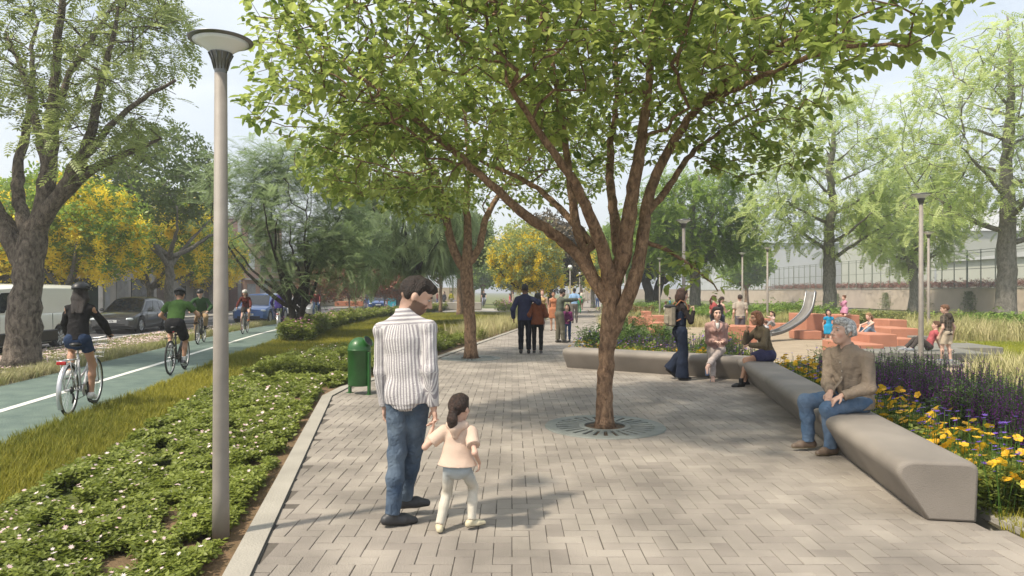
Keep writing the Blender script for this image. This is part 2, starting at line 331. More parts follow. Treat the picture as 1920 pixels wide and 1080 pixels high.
# ================================================= BENCH
def bench():
    pr = np.array([(.33, 0), (.345, .375), (.335, .405), (.31, .424), (.27, .432), (-.08, .432), (-.125, .428), (-.165, .415), (-.192, .393), (-.205, .362), (-.203, .33), (-.185, .29), (0, 0)])
    d = np.diff(BA, axis=0); d /= np.linalg.norm(d, axis=1)[:, None]; r = np.stack([d[:, 1], -d[:, 0]], 1); mt = (r[0]+r[1])/(1+r[0].dot(r[1]))
    st = []
    for t in np.linspace(0, .94, 14): st.append((BA[0]+(BA[1]-BA[0])*t, r[0]))
    st.append((BA[1], mt))
    for t in np.linspace(.1, 1, 8): st.append((BA[1]+(BA[2]-BA[1])*t, r[1]))
    m = len(pr); rings = []
    def ring(p, rt, s=1, back=0, dz=0):
        c = np.array([.1, .21]); q = c+(pr-c)*s; return np.c_[p[None]+q[:, :1]*rt, q[:, 1]+dz]
    rings.append(ring(BA[0], r[0], .88)); rings.append(ring(BA[0]+d[0]*.006, r[0], .93)); rings.append(ring(BA[0]+d[0]*.018, r[0], .97)); rings.append(ring(BA[0]+d[0]*.035, r[0], .99)); st[0] = (BA[0]+d[0]*.06, r[0])
    rings += [ring(p, rt) for p, rt in st]; rings.append(ring(BA[2]+d[1]*.02, r[1], .95))
    V = np.concatenate(rings); V[:, 2] = np.maximum(V[:, 2], 0.003); n = len(rings); k = np.arange(m); k2 = (k+1) % m
    Q = np.concatenate([np.stack([i*m+k, (i+1)*m+k, (i+1)*m+k2, i*m+k2], 1) for i in range(n-1)])
    V = np.concatenate([V, [rings[0].mean(0)], [rings[-1].mean(0)]]); T = np.concatenate([np.stack([k, k2, np.full(m, n*m)], 1), np.stack([(n-1)*m+k2, (n-1)*m+k, np.full(m, n*m+1)], 1)])
    o = link('bench', mesh_np('bench', V, [Q, T], False), mat('bench_concrete', (.265, .235, .205), .72, .16, 1.6, .25, 120, detail=10))
    for p in o.data.polygons: p.use_smooth = len(p.vertices) == 4
    bv = o.modifiers.new('e', 'EDGE_SPLIT'); bv.split_angle = R(50)
    return tag(o, 'long angled concrete bench with rounded seat edge and sloping front', 'bench')
bench()
# ================================================= LAMPS, BIN
m_pole = mat('lamp_pole_grey', (.28, .25, .22), .5, .1, 8, .25, 200)
m_steel = mat('steel_dark', (.20, .20, .20), .35, .1, 6, metal=.8)
m_frost = mat('frosted_lens', (.8, .82, .85), .3, .02, 4)
def lamp(x, y, h, label, base=0, s=1.0, group='park lamps with flared heads'):
    t = thing('park_lamp', label, 'lamp', (x, y, 0), 0, group)
    a = MB(); a.lathe([(0, 0), (.056, 0), (.053, .3), (.050, 1), (.0405, h-.25*s), (.038, h-.25*s)], n=20); a.build('pole', m_pole, t, True)
    a = MB(); z = h-.235*s
    a.lathe([(.038, z-.02), (.041, z), (.043, z+.03*s), (.055*s, z+.07*s), (.074*s, z+.115*s), (.076*s, z+.12*s), (.06*s, z+.12*s)], n=24); hd = a.build('lamp_neck', m_steel, t, True)
    a = MB()
    for i in range(12):
        r = i*math.pi/6; c, q = math.cos(r), math.sin(r); a.tube([(c*.042, q*.042, z+.01), (c*.058*s, q*.058*s, z+.07*s), (c*.079*s, q*.079*s, z+.118*s)], .004*s, 5)
    a.build('fin', m_steel, hd, True)
    a = MB(); a.lathe([(.066*s, z+.12*s), (.10*s, z+.148*s), (.145*s, z+.178*s), (.178*s, z+.195*s), (.0, z+.2*s)], n=32); a.build('lens', m_frost, t, True)
    a = MB(); a.lathe([(.178*s, z+.196*s), (.205*s, z+.204*s), (.207*s, z+.209*s), (.17*s, z+.222*s), (.11*s, z+.232*s), (0, z+.238*s)], n=40); a.build('lamp_cap', m_steel, t, True)
    a = MB(); a.lathe([(.176*s, z+.2165*s), (.182*s, z+.2145*s)], n=40); a.build('vent_band', mat('black', (.015, .015, .015), .5), t)
    return t
lamp(-1.962, 4.6, 3.37, 'tall grey park lamp rising from the flowering ground cover beside the left kerb')
for px, pt, Y, lab in ((1727, 362, 14.6, 'tall park lamp in the flower bed in front of the reclining boy in red'), (1741, 434, 25, 'park lamp behind the boy in the plaid shirt, just right of a nearer lamp'),
                       (1282, 411, 18.2, 'park lamp behind the standing woman with the backpack'), (1237, 483, 40, 'small far park lamp left of the standing woman with the backpack'),
                       (1392, 473, 35, 'park lamp right behind the boy in the beige shirt'), (1439, 463, 33, 'park lamp behind the bottom of the metal slide')):
    p = at(px, pt, Y); lamp(p[0], p[1], p[2], lab)
def globe_lamp(px, py, Y, label):
    p = at(px, py, Y); t = thing('globe_lamp', label, 'lamp', (p[0], p[1], 0), 0, 'white globe lamps along the promenade')
    a = MB(); a.tube([(0, 0, 0), (0, 0, .5), (0, 0, p[2]-.12)], [.07, .055, .045], 10); a.build('pole', m_pole, t, True)
    a = MB(); a.ell((0, 0, p[2]), (.17, .17, .17), 16); a.build('globe', mat('opal_globe', (.82, .82, .8), .3, .02), t, True)
for i, (a, b, c) in enumerate(((1155, 462, 27.8), (1172, 490, 41.5), (1069, 501, 50), (1087, 512, 66), (1092, 519, 84), (1063, 517, 72), (1051, 519, 90), (1102, 524, 100))):
    globe_lamp(a, b, c, ['globe lamp hidden partly by the near tree trunk, larger of two there', 'globe lamp just right behind the near tree trunk', 'largest white globe lamp on the left side of the promenade', 'second white globe lamp down the promenade', 'third white globe lamp down the promenade', 'faint globe lamp in front of the dark brown tree', 'far globe lamp left of the dark brown tree row', 'farthest globe lamp at the end of the promenade'][i])
def litter_bin(x, y):
    t = thing('litter_bin', 'green domed litter bin on a two-post stand at the left kerb', 'litter bin', (x, y, 0), R(-30))
    g = mat('green_bin_paint', (.022, .12, .024), .4, .2, 5, .08, 30, coat=.2)
    a = MB(); r = .185; a.lathe([(0, .135), (r-.01, .135), (r, .15), (r, .70), (r+.006, .705), (r+.006, .72), (r, .725)], n=36); a.build('bin_body', g, t, True)
    a = MB(); th = np.linspace(0, math.pi/2, 10); prof = [(r*math.cos(k), .725+.19*math.sin(k)) for k in th]
    a.lathe(prof, n=36); dm = a.build('dome_lid', g, t, True)
    # opening: oblique dark disc with a rim
    def disc(rad, off, name, m, ring=False):
        b = MB(); ang = np.linspace(0, 2*math.pi, 28, endpoint=False); c = np.array((.115, .02, .815)); nrm = np.array((.8, .1, .59)); nrm /= np.linalg.norm(nrm)
        u = np.cross(nrm, (0, 1, 0)); u /= np.linalg.norm(u); w = np.cross(nrm, u); P = c+nrm*off+np.cos(ang)[:, None]*u*rad*1.05+np.sin(ang)[:, None]*w*rad
        if ring: b.tube(np.vstack([P]), .006, 6, closed=True)
        else:
            V = np.vstack([P, [c+nrm*(off-.03)]]); k = np.arange(28); b.add(V, tris=np.stack([k, (k+1) % 28, np.full(28, 28)], 1))
        return b.build(name, m, dm, ring)
    disc(.092, .068, 'opening', mat('black', (.015, .015, .015), .5)); disc(.092, .07, 'opening_rim', g, True)
    for q in (-1, 1):
        a = MB(); a.box((q*.205, 0, .34), (.045, .05, .68), bev=.008); a.box((q*.205, 0, .004), (.09, .1, .008)); a.build('post', g, t)
litter_bin(-2.47, 11.05)
# ================================================= FIGURES: one continuous surface per body / garment, grown from a distance field
def nrm(v): v = np.asarray(v, float); return v/(np.linalg.norm(v)+1e-9)
def rotm(ax, deg):
    ax = nrm(ax); a = R(deg); K = np.array([[0, -ax[2], ax[1]], [ax[2], 0, -ax[0]], [-ax[1], ax[0], 0]]); return np.eye(3)+math.sin(a)*K+(1-math.cos(a))*K@K
def sd(pr, P):
    if pr[0] == 'c':
        _, a, b, ra, rb, fl = pr; q = P-a; ba = b-a
        if fl is not None:
            ax, f = fl; q = q+np.outer(q@ax, ax).reshape(q.shape)*(1/f-1); ba = ba+ax*(ba@ax)*(1/f-1)
        t = np.clip((q@ba)/(ba@ba+1e-9), 0, 1); d = np.sqrt(((q-t[..., None]*ba)**2).sum(-1))-(ra+(rb-ra)*t)
        return d*(fl[1]**.5 if fl is not None else 1)
    _, c, r, M = pr; q = P-c
    if M is not None: q = q@M
    k0 = np.sqrt(((q/r)**2).sum(-1)); k1 = np.sqrt(((q/r**2)**2).sum(-1))+1e-9; return k0*(k0-1)/k1
def bounds(pr):
    if pr[0] == 'c':
        r = max(pr[3], pr[4]); return np.minimum(pr[1], pr[2])-r, np.maximum(pr[1], pr[2])+r
    r = max(pr[2]); return pr[1]-r, pr[1]+r
def cone(a, b, ra, rb=None, fl=None): return ('c', np.asarray(a, float), np.asarray(b, float), ra, ra if rb is None else rb, fl)
def ell(c, r, M=None): return ('e', np.asarray(c, float), np.asarray(r, float), M)
def smin(a, b, k):
    h = np.clip(.5+.5*(b-a)/k, 0, 1); return b*(1-h)+a*h-k*h*(1-h)
def field(groups, vox, kk, wr=0, seed=0):
    bb = [bounds(p) for g in groups for p in g['p']]; lo = np.min([b[0] for b in bb], 0)-3*vox; hi = np.max([b[1] for b in bb], 0)+3*vox
    n = np.ceil((hi-lo)/vox).astype(int)+1; Fd = np.full(n, 1., np.float32)
    def block(b0, b1, pad):
        i0 = np.clip(np.floor((b0-pad-lo)/vox).astype(int), 0, n-1); i1 = np.clip(np.ceil((b1+pad-lo)/vox).astype(int)+1, 1, n)
        ax = [lo[i]+vox*np.arange(i0[i], i1[i]) for i in range(3)]; P = np.stack(np.meshgrid(*ax, indexing='ij'), -1); return tuple(slice(i0[i], i1[i]) for i in range(3)), P
    for g in groups:
        k = g.get('k', .03); Gd = np.full(n, 1., np.float32) if len(groups) > 1 or g.get('cut') or g.get('carve') else Fd
        for p in g['p']:
            sl, P = block(*bounds(p), 2*k+2*vox); d = sd(p, P); Gd[sl] = smin(Gd[sl], d, k)
        bs = [bounds(p) for p in g['p']]; sl, P = block(np.min([b[0] for b in bs], 0), np.max([b[1] for b in bs], 0), 2*k+2*vox)
        if wr:
            ph = np.random.default_rng(seed).uniform(0, 6.28, 6); x, y, z = P[..., 0], P[..., 1], P[..., 2]
            w = np.sin(31*z+9*np.sin(11*x+ph[0])+7*y+ph[1])*.5+np.sin(47*z-22*x+6*np.sin(17*y+ph[2])+ph[3])*.35+np.sin(23*x+19*y+15*z+ph[4])*.4
            Gd[sl] += (w*wr).astype(np.float32)
        for c in g.get('cut', ()): Gd[sl] = np.maximum(Gd[sl], (P-c[0])@c[1])
        for c in g.get('carve', ()): Gd[sl] = -smin(-Gd[sl], sd(c, P), .008)
        if Gd is not Fd: Fd = smin(Fd, Gd, kk)
    return Fd, lo
def surf(groups, vox, kk=.015, wr=0, seed=0):
    Fd, lo = field(groups, vox, kk, wr, seed); ins = Fd < 0; nx, ny, nz = Fd.shape
    cs = np.zeros((nx-1, ny-1, nz-1), np.int8); cn = [(a, b, c) for a in (0, 1) for b in (0, 1) for c in (0, 1)]
    for a, b, c in cn: cs += ins[a:nx-1+a, b:ny-1+b, c:nz-1+c]
    act = (cs > 0) & (cs < 8); I = np.argwhere(act); idx = np.full(cs.shape, -1, np.int32); idx[act] = np.arange(len(I))
    sm = np.zeros((len(I), 3)); ct = np.zeros(len(I))
    for i in range(8):
        for j in range(i+1, 8):
            d = np.abs(np.subtract(cn[i], cn[j])).sum()
            if d != 1: continue
            fa = Fd[tuple((I+cn[i]).T)]; fb = Fd[tuple((I+cn[j]).T)]; m = (fa < 0) != (fb < 0); t = fa[m]/(fa[m]-fb[m]+1e-12)
            sm[m] += np.array(cn[i])+t[:, None]*(np.array(cn[j])-np.array(cn[i])); ct[m] += 1
    V = lo+vox*(I+sm/ct[:, None]); Q = []
    for ax in range(3):
        s0 = [slice(1, -1)]*3; s1 = [slice(1, -1)]*3; s0[ax] = slice(0, -1); s1[ax] = slice(1, None)
        A, B = ins[tuple(s0)], ins[tuple(s1)]; E = np.argwhere(A != B); o = np.array([1, 1, 1]); o[ax] = 0; E2 = E+o; fl = A[tuple(E.T)]
        u, v = [(1, 2), (2, 0), (0, 1)][ax]; du = np.eye(3, dtype=int)[u]; dv = np.eye(3, dtype=int)[v]
        q = np.stack([idx[tuple((E2-du-dv).T)], idx[tuple((E2-dv).T)], idx[tuple(E2.T)], idx[tuple((E2-du).T)]], 1)
        q[~fl] = q[~fl][:, ::-1]; Q.append(q)
    Q = np.concatenate(Q); return V, Q[(Q >= 0).all(1)]
def ik(a, t, l1, l2, pole):
    a, t = np.asarray(a, float), np.asarray(t, float); d = t-a; D = np.linalg.norm(d); D2 = min(D, (l1+l2)*.998); u = nrm(d); t = a+u*D2
    x = (l1*l1-l2*l2+D2*D2)/(2*D2); h = math.sqrt(max(l1*l1-x*x, 0)); p = np.asarray(pole, float); p = nrm(p-u*(p@u)); return a+u*x+p*h, t
m_skinc = {}
def skin(c):
    k = 'skin_%d' % int(c[0]*1000+c[1]*10)
    return mat(k, c, .52, .04, 12, .08, 120, attr='Col', spec=.35)
SK = dict(light=(.56, .36, .28), tan=(.44, .245, .16), fair=(.66, .43, .34), brown=(.24, .12, .075), dark=(.07, .035, .022))
def person(label, pos, yaw, H=1.72, group=None, sex='m', bw=1.0, child=False, sk='light', pelvis=None, lean=0, side=0, twist=0, head=(0, 0, 0), feet=None, hands=None, kp=((-.1, 1, 0), (.1, 1, 0)), ep=None,
           fdir=((0, 1, 0), (0, 1, 0)), palm=None, curl=.45, top=None, bottom=None, shoes=None, hair=None, beard=None, vox=None, wear=(), hdir=None, bend=.5, neckf=0, sock=None, chin=0, hk=1., shd=0, seed=1, name='person'):
    t = thing(name, label, 'person', pos, R(yaw), group); s = H/1.75; Y = pos[1]
    hs = s*1.05*hk if not child else hk* min(1., s*(1.32 if H < 1.15 else 1.18 if H < 1.35 else 1.1)); vox = vox or max(.0065, min(.03, abs(Y)*.00085))*(1 if Y < 40 else 1.1)
    cap = .9 if child else 1
    leg = .475*H*(.94 if child else 1); l1, l2 = leg*.505, leg*.495; ank = .042*H
    pv = np.array(pelvis if pelvis is not None else (0, 0, leg+ank+.015*H), float)
    X = np.array([1., 0, 0]); lr = rotm((1, 0, 0), -lean*(1-bend*.4))@rotm((0, 1, 0), side); ur = rotm((0, 0, 1), twist)@rotm((1, 0, 0), -lean*(1+bend*.6))@rotm((0, 1, 0), side*1.2)
    U1 = lr@np.array([0, 0, 1.]); U2 = ur@np.array([0, 0, 1.]); X2 = ur@X; F1 = lr@np.array([0, 1., 0]); F2 = ur@np.array([0, 1., 0])
    sh = (.094 if sex == 'f' or child else .107)*H*bw; hw = .05*H*(bw if sex == 'm' else 1.08)
    waist = pv+U1*.095*H; mid = pv+U1*.14*H; chest = mid+U2*.065*H; nb = mid+U2*(.155 if not child else .14)*H
    SH = [nb-U2*(.050+shd)*H-X2*sh, nb-U2*(.050+shd)*H+X2*sh]; HIP = [pv-X*hw-U1*.012*H, pv+X*hw-U1*.012*H]
    if feet is None: feet = ((-.055*H, 0, ank), (.055*H, 0, ank))
    feet = [np.array(f, float) for f in feet]; KN = []; AN = []
    for i in (0, 1): k, a = ik(HIP[i], feet[i], l1, l2, kp[i]); KN.append(k); AN.append(a)
    if hands is None: hands = (nb+np.array((-sh-.045*s, .03, -.355*H)), nb+np.array((sh+.045*s, .05, -.355*H)))
    EL = []; WR = []
    for i in (0, 1):
        sg = -1 if i == 0 else 1; p = ep[i] if ep is not None else (sg*.25, -1, -.3); e, w = ik(SH[i], hands[i], .168*H, .148*H, p); EL.append(e); WR.append(w)
    hy, hp, hr = head; HM = rotm((0, 0, 1), hy+twist)@rotm((1, 0, 0), -hp)@rotm((0, 1, 0), hr)
    hc = nb+U2*.022*H+np.array((0, 1, 0))@np.eye(3)*neckf*s+HM@np.array((0, .022*hs, .100*hs))+np.array([0, 0, .002*H])
    h = lambda x, y, z: hc+HM@(np.array((x, y, z))*hs)
    # ---- body
    B = []
    def B_(*p): B.extend(p)
    tw = (.132 if sex == 'm' else .112)*s*bw*cap; tp = (.15 if sex == 'm' else .158)*s*bw*cap; tc = (.142 if sex == 'm' else .126)*s*bw*cap; fl1 = (F1, .68); fl2 = (F2, .68)
    B_(cone(pv-U1*.01*s, waist, tp*.92, tw*.9, fl1), cone(waist, chest, tw*.9, tc*.95, fl2), cone(chest, nb-U2*.075*s, tc*.95, tc*.62, fl2), cone(SH[0]-U2*.012*s, SH[1]-U2*.012*s, .036*s, .036*s))
    B_(cone(nb-U2*.02, hc+HM@np.array((0, -.02, -.06))*hs, .056*s*(1 if sex == 'm' else .84), .05*hs*(1 if sex == 'm' else .84)))
    for i in (0, 1):
        a_ = 1 if sex == 'm' else .86
        B_(cone(nb-U2*.014*s, SH[i], .034*s, .033*s), cone(SH[i], EL[i], (.038 if top and top.get('sl', 'long') in ('long', 'roll', 'half') else .043)*s*a_*bw, .035*s*a_), cone(EL[i], WR[i], .038*s*a_, .024*s*a_), cone(HIP[i], KN[i], (.074 if bottom and bottom['t'] in ('pants', 'wide') else .08)*s*bw*cap, .048*s), cone(KN[i], KN[i]*.65+AN[i]*.35-np.array((0, .006*s, 0)), .046*s, .047*s), cone(KN[i]*.65+AN[i]*.35-np.array((0, .006*s, 0)), AN[i], .046*s, .031*s))
        f = nrm(fdir[i]); up = np.array((0, 0, 1.)) if abs(f[2]) < .9 else np.array((0, -1., 0)); B_(cone(AN[i]-f*.025*s-up*.015*s, AN[i]+f*(.13 if shoes and shoes.get('t') == 'flat' else .02)*s-up*(.03 if shoes and shoes.get('t') == 'flat' else .022)*s, .028*s, .02*s, None))
    hd = [ell(h(0, -.012, .028), np.array((.077, .097, .088))*hs, HM), ell(h(0, .018, -.035), np.array((.061, .074, .072))*hs, HM), ell(h(0, .045, -.085), np.array((.036, .036, .026))*hs, HM), ell(h(0, .068, .04), np.array((.05, .022, .02))*hs, HM), ell(h(-.04, .062, -.018), np.array((.02, .022, .022))*hs, HM), ell(h(.04, .062, -.018), np.array((.02, .022, .022))*hs, HM), ell(h(0, .078, -.058), np.array((.027, .014, .016))*hs, HM)]
    nose = [cone(h(0, .088, .02), h(0, .112, -.022), .0085*hs, .0125*hs), ell(h(-.01, .1, -.027), np.array((.009, .01, .007))*hs, HM), ell(h(.01, .1, -.027), np.array((.009, .01, .007))*hs, HM)]
    ears = [ell(h(q*.079, -.012, -.004), np.array((.009, .017, .028))*hs, HM) for q in (-1, 1)]
    HA = []
    for i in (0, 1):
        sg = -1 if i == 0 else 1; hd_ = nrm(hdir[i]) if hdir is not None and hdir[i] is not None else nrm(nrm(WR[i]-EL[i])+np.array((0, 0, -.25)))
        pn = nrm(palm[i]) if palm is not None else nrm((-sg, 0, 0)); pn = nrm(pn-hd_*(pn@hd_)); sd_ = np.cross(hd_, pn); hk = s*(.95 if sex == 'm' else .86)
        if sd_@np.array((0, 1., .3)) < 0: sd_ = -sd_                          # thumb side points forward / up
        W = WR[i]; fr = max(.0088*hk, .5*vox); cu = curl[i] if isinstance(curl, (tuple, list)) else curl
        HA.append(cone(W, W+hd_*.045*hk, .024*hk, .034*hk, (pn, .5))); HA.append(cone(W+hd_*.045*hk, W+hd_*.075*hk, .036*hk, .034*hk, (pn, .42)))
        if vox < .02:
            for j, (ln, of) in enumerate(((.072, .03), (.08, .0105), (.075, -.009), (.058, -.028))):
                a0 = W+hd_*.08*hk+sd_*of*hk; d1 = nrm(hd_*math.cos(cu+.1*j)+pn*math.sin(cu+.1*j)); d2 = nrm(hd_*math.cos(2.1*cu+.15*j)+pn*math.sin(2.1*cu+.15*j)); a1 = a0+d1*ln*.52*hk
                HA.append(cone(a0, a1, fr, fr*.95)); HA.append(cone(a1, a1+d2*ln*.5*hk, fr*.95, fr*.8))
            a0 = W+hd_*.022*hk+sd_*.026*hk; a1 = a0+nrm(hd_*.75+sd_*.7+pn*.35)*.042*hk; HA.append(cone(a0, a1, fr*1.25, fr*1.05)); HA.append(cone(a1, a1+nrm(hd_*.9+sd_*.15+pn*.5)*.033*hk, fr*1.05, fr*.85))
        else: HA.append(cone(W+hd_*.07*hk, W+nrm(hd_+pn*.7)*.15*hk, .03*hk, .018*hk, (pn, .6)))
    eye_c = [ell(h(q*.031, .088, .012), np.array((.016, .012, .011))*hs, HM) for q in (-1, 1)]
    V, Q = surf([dict(p=B, k=.035*s), dict(p=hd, k=.022*hs, carve=eye_c), dict(p=nose+ears, k=.006), dict(p=HA, k=.007)], vox, .014*s)
    sc = np.array(SK[sk] if isinstance(sk, str) else sk); cols = np.tile(sc, (len(V), 1)); q = (V-hc)@HM/hs
    fm = (np.abs(q) < .16).all(1)
    def paint(c, r, col, a=1):
        w = np.clip(1.6-1.1*np.sqrt((((q-np.array(c))/np.array(r))**2).sum(1)), 0, 1)*a*fm; cols[:] = cols*(1-w[:, None])+np.array(col)*w[:, None]
    paint((0, .095, -.059), (.024, .02, .0075), sc*np.array((.85, .6, .58)) if sex == 'm' else (.42, .13, .12)); paint((-.045, .07, -.03), (.022, .03, .02), sc*np.array((1.05, .78, .75)), .5); paint((.045, .07, -.03), (.022, .03, .02), sc*np.array((1.05, .78, .75)), .5)
    if hair and hair['s'] in ('fade', 'short'): paint((0, -.07, -.055), (.075, .05, .045), np.array(hair['c'])*.6+sc*.3, .75)
    if beard: 
        w = ((q[:, 2] < -.018) & (q[:, 1] > -.01-.5*np.clip(-.06-q[:, 2], 0, 1)) & (q[:, 2] > -.112) & ~((np.abs(q[:, 0]) < .024) & (np.abs(q[:, 2]+.058) < .008)) & ~((q[:, 2] > -.042) & (np.abs(q[:, 0]) < .045)) & fm); cols[w] = cols[w]*.25+np.array(beard)*.75
    bo = link('body', mesh_np('body', V, Q, True, cols=cols), skin(tuple(sc)), t)
    if Y < 36:
        for q_ in (-1, 1):
            a = MB(); a.ell(h(q_*.031, .079, .013), np.array((.0135, .0105, .0075))*hs, 10, HM); e = a.build('eye', mat('eye_white', (.42, .38, .35), .3, .02), t, True)
            a = MB(); a.ell(h(q_*.031+chin*0, .0862, .012), np.array((.0062, .0045, .0062))*hs, 8, HM); a.build('iris', mat('iris', (.03, .018, .012), .15), e, True)
    hc_ = hair['c'] if hair else (.03, .02, .015)
    if Y < 36:
        for q_ in (-1, 1):
            a = MB(); a.tube([h(q_*.014, .0925, .032), h(q_*.03, .0915, .037), h(q_*.048, .08, .032)], [.0032*hs, .0042*hs, .002*hs], 6); a.build('eyebrow', mat('hair_%d' % int(hc_[0]*1e4), hc_, .6, .3, 40, .5, 200), t, True)
    # ---- hair
    if hair:
        st = hair['s']; th = hair.get('t', 1.); P = [ell(h(0, -.016, .036), np.array((.0835, .102, .09+.006*th))*hs, HM)]; face = [ell(h(0, .09, -.022), np.array((.073, .075, .088))*hs, HM), ell(h(0, .075, -.09), np.array((.085, .085, .08))*hs, HM)]
        cut = [(h(0, 0, -.055), -(HM@np.array((0, .35, 1.))))]; g = []
        if st in ('short', 'fade', 'grey'):
            if st == 'fade': P = [ell(h(0, -.014, .034), np.array((.080, .099, .089))*hs, HM)]; cut = [(h(0, 0, -.035), -(HM@np.array((0, -.25, 1.))))]; g.append(dict(p=[ell(h(0, .0, .075), np.array((.07, .092, .053))*hs, HM), ell(h(-.01, .06, .085), np.array((.055, .045, .034))*hs, HM)], k=.02))
            elif st == 'grey': P.append(ell(h(-.01, .03, .085), np.array((.075, .07, .045))*hs, HM)); P += [ell(h(q_*.08, -.015, .02), np.array((.02, .05, .05))*hs, HM) for q_ in (-1, 1)]; P.append(ell(h(0, -.09, -.01), np.array((.065, .035, .055))*hs, HM))
            else: P.append(ell(h(0, .035, .085), np.array((.062, .055, .036))*hs, HM))
            g.insert(0, dict(p=P, k=.015, cut=cut, carve=face+[ell(h(q_*.088, -.006, -.018), np.array((.018, .022, .034))*hs, HM) for q_ in (-1, 1)]))
        else:
            g = [dict(p=P+[ell(h(0, .01, .09), np.array((.07, .075, .035))*hs, HM)], k=.02, cut=[(h(0, 0, -.06), -(HM@np.array((0, .2, 1.))))], carve=face)]
            dn = np.array((0, 0, -1.))
            if st == 'pony':
                p0 = h(0, -.105, .01); g.append(dict(p=[ell(p0, np.array((.03, .025, .03))*hs), cone(p0-F2*.02, p0-F2*.045*hs+dn*.08*hs, .03*hs, .04*hs), cone(p0-F2*.045*hs+dn*.08*hs, p0-F2*.03*hs+dn*.16*hs*hair.get('l', 1), .04*hs, .036*hs), cone(p0-F2*.03*hs+dn*.16*hs*hair.get('l', 1), p0-F2*.01*hs+dn*.24*hs*hair.get('l', 1), .035*hs, .012*hs)], k=.02))
            if st == 'bun': g.append(dict(p=[ell(h(0, -.09, .085), np.array((.04, .04, .04))*hs)], k=.02))
            if st == 'bob':
                g.append(dict(p=[ell(h(q_*.07, -.03, -.035), np.array((.03, .066, .09*hair.get('l', 1)))*hs, HM) for q_ in (-1, 1)]+[ell(h(0, -.08, -.04), np.array((.076, .042, .10*hair.get('l', 1)))*hs, HM)], k=.04, carve=[ell(h(0, .09, -.03), np.array((.062, .1, .12))*hs, HM)]))
            if st == 'long':
                q0 = [(-.04, -.05), (.04, -.05), (0, -.07), (-.058, -.025), (.058, -.025)]
                g.append(dict(p=[cone(h(a, b, .0), h(a*1.15, b*.6, -.09)-F2*.03*hs, .04*hs, .045*hs) for a, b in q0]+[cone(h(a*1.15, b*.6, -.09)-F2*.03*hs, nb+X2*a*1.0*hs-F2*.095*s-U2*.19*s*hair.get('l', 1), .042*hs, .012*hs) for a, b in q0], k=.03, carve=[ell(h(0, .09, -.03), np.array((.066, .1, .12))*hs, HM)]))
        V, Q = surf(g, min(vox, .012) if vox < .013 else vox*.8, .012, wr=.0042*hs if vox < .02 else 0, seed=seed+5)
        mh = mat('hair_%d_%d' % (int(hc_[0]*1e4), int(hc_[1]*1e4)), hc_, .55, .4, 45, .9, 110, attr=None, detail=8)
        link('hair', mesh_np('hair', V, Q, True), mh, t)
    def clampz(V): return V
    # ---- garments
    def garment(nm, groups, col, wr=.0028, m=None, kk=.02, uv=None, smooth=True, v=None):
        V, Q = surf(groups, v or vox, kk*s, wr=wr*s if vox < .02 else 0, seed=seed)
        ex = uv(V) if uv else None
        return link(nm, mesh_np(nm, V, Q, smooth, extra=ex), m or mat('cloth_%s_%d_%d_%d' % (nm, int(col[0]*999), int(col[1]*999), int(col[2]*999)), col, .85, .12, 9, .85, 15, spec=.2), t)
    if bottom:
        g = bottom.get('g', .012)*s; ty = bottom['t']; wz = waist+U1*.0*s
        pel = dict(p=[cone(pv-U1*.02*s, waist+U1*.01*s, tp*.95+g, tw*.92+g, fl1), ell(pv-F1*.035*s-U1*.02*s-X*hw*.8, np.array((.072, .066, .085))*s*bw*cap+g), ell(pv-F1*.035*s-U1*.02*s+X*hw*.8, np.array((.072, .066, .085))*s*bw*cap+g)], k=.04*s, cut=[(pv+U1*(.075 if ty != 'dress' else .2)*s, U1)])
        gs = [pel]
        for i in (0, 1):
            if ty in ('pants', 'shorts', 'wide'):
                r0, r1, r2, r3 = .080*s*bw*cap+g, .053*s+g, .051*s+g*.9, .042*s+g*1.1
                if ty == 'wide': r1, r2, r3 = .085*s, .10*s, .125*s
                mc = KN[i]*.6+AN[i]*.4-np.array((0, .01*s, 0)); p = [cone(HIP[i], KN[i], r0, r1)]; e = bottom.get('e', .02)
                if ty == 'shorts':
                    fr_ = bottom.get('len', .75); d = nrm(KN[i]-HIP[i]); r1 += .015*s; p = [cone(HIP[i], KN[i], r0, r1)]; cut = [(HIP[i]+(KN[i]-HIP[i])*fr_, d)]
                else: p += [cone(KN[i], mc, r1, r2), cone(mc, AN[i]+(AN[i]-KN[i])*.05, r2, r3)]; d = nrm(AN[i]-KN[i]); cut = [(AN[i]-d*e*s, d)]
                gs.append(dict(p=p, k=.03*s, cut=cut))
        if ty in ('skirt',):
            d = nrm((KN[0]+KN[1])/2-pv); L_ = bottom.get('len', .75); km = pv+((KN[0]+KN[1])/2-pv)*L_; xr = X
            gs.append(dict(p=[cone(HIP[0], HIP[0]+(KN[0]-HIP[0])*L_, .09*s+g, .075*s+g), cone(HIP[1], HIP[1]+(KN[1]-HIP[1])*L_, .09*s+g, .075*s+g), cone(pv, km, .11*s+g, .08*s+g)], k=.05*s, cut=[(km, d)]))
        garment({'pants': 'trousers', 'wide': 'trousers', 'shorts': 'shorts', 'skirt': 'skirt'}[ty], gs, bottom['c'], m=bottom.get('m'), wr=bottom.get('wr', .003))
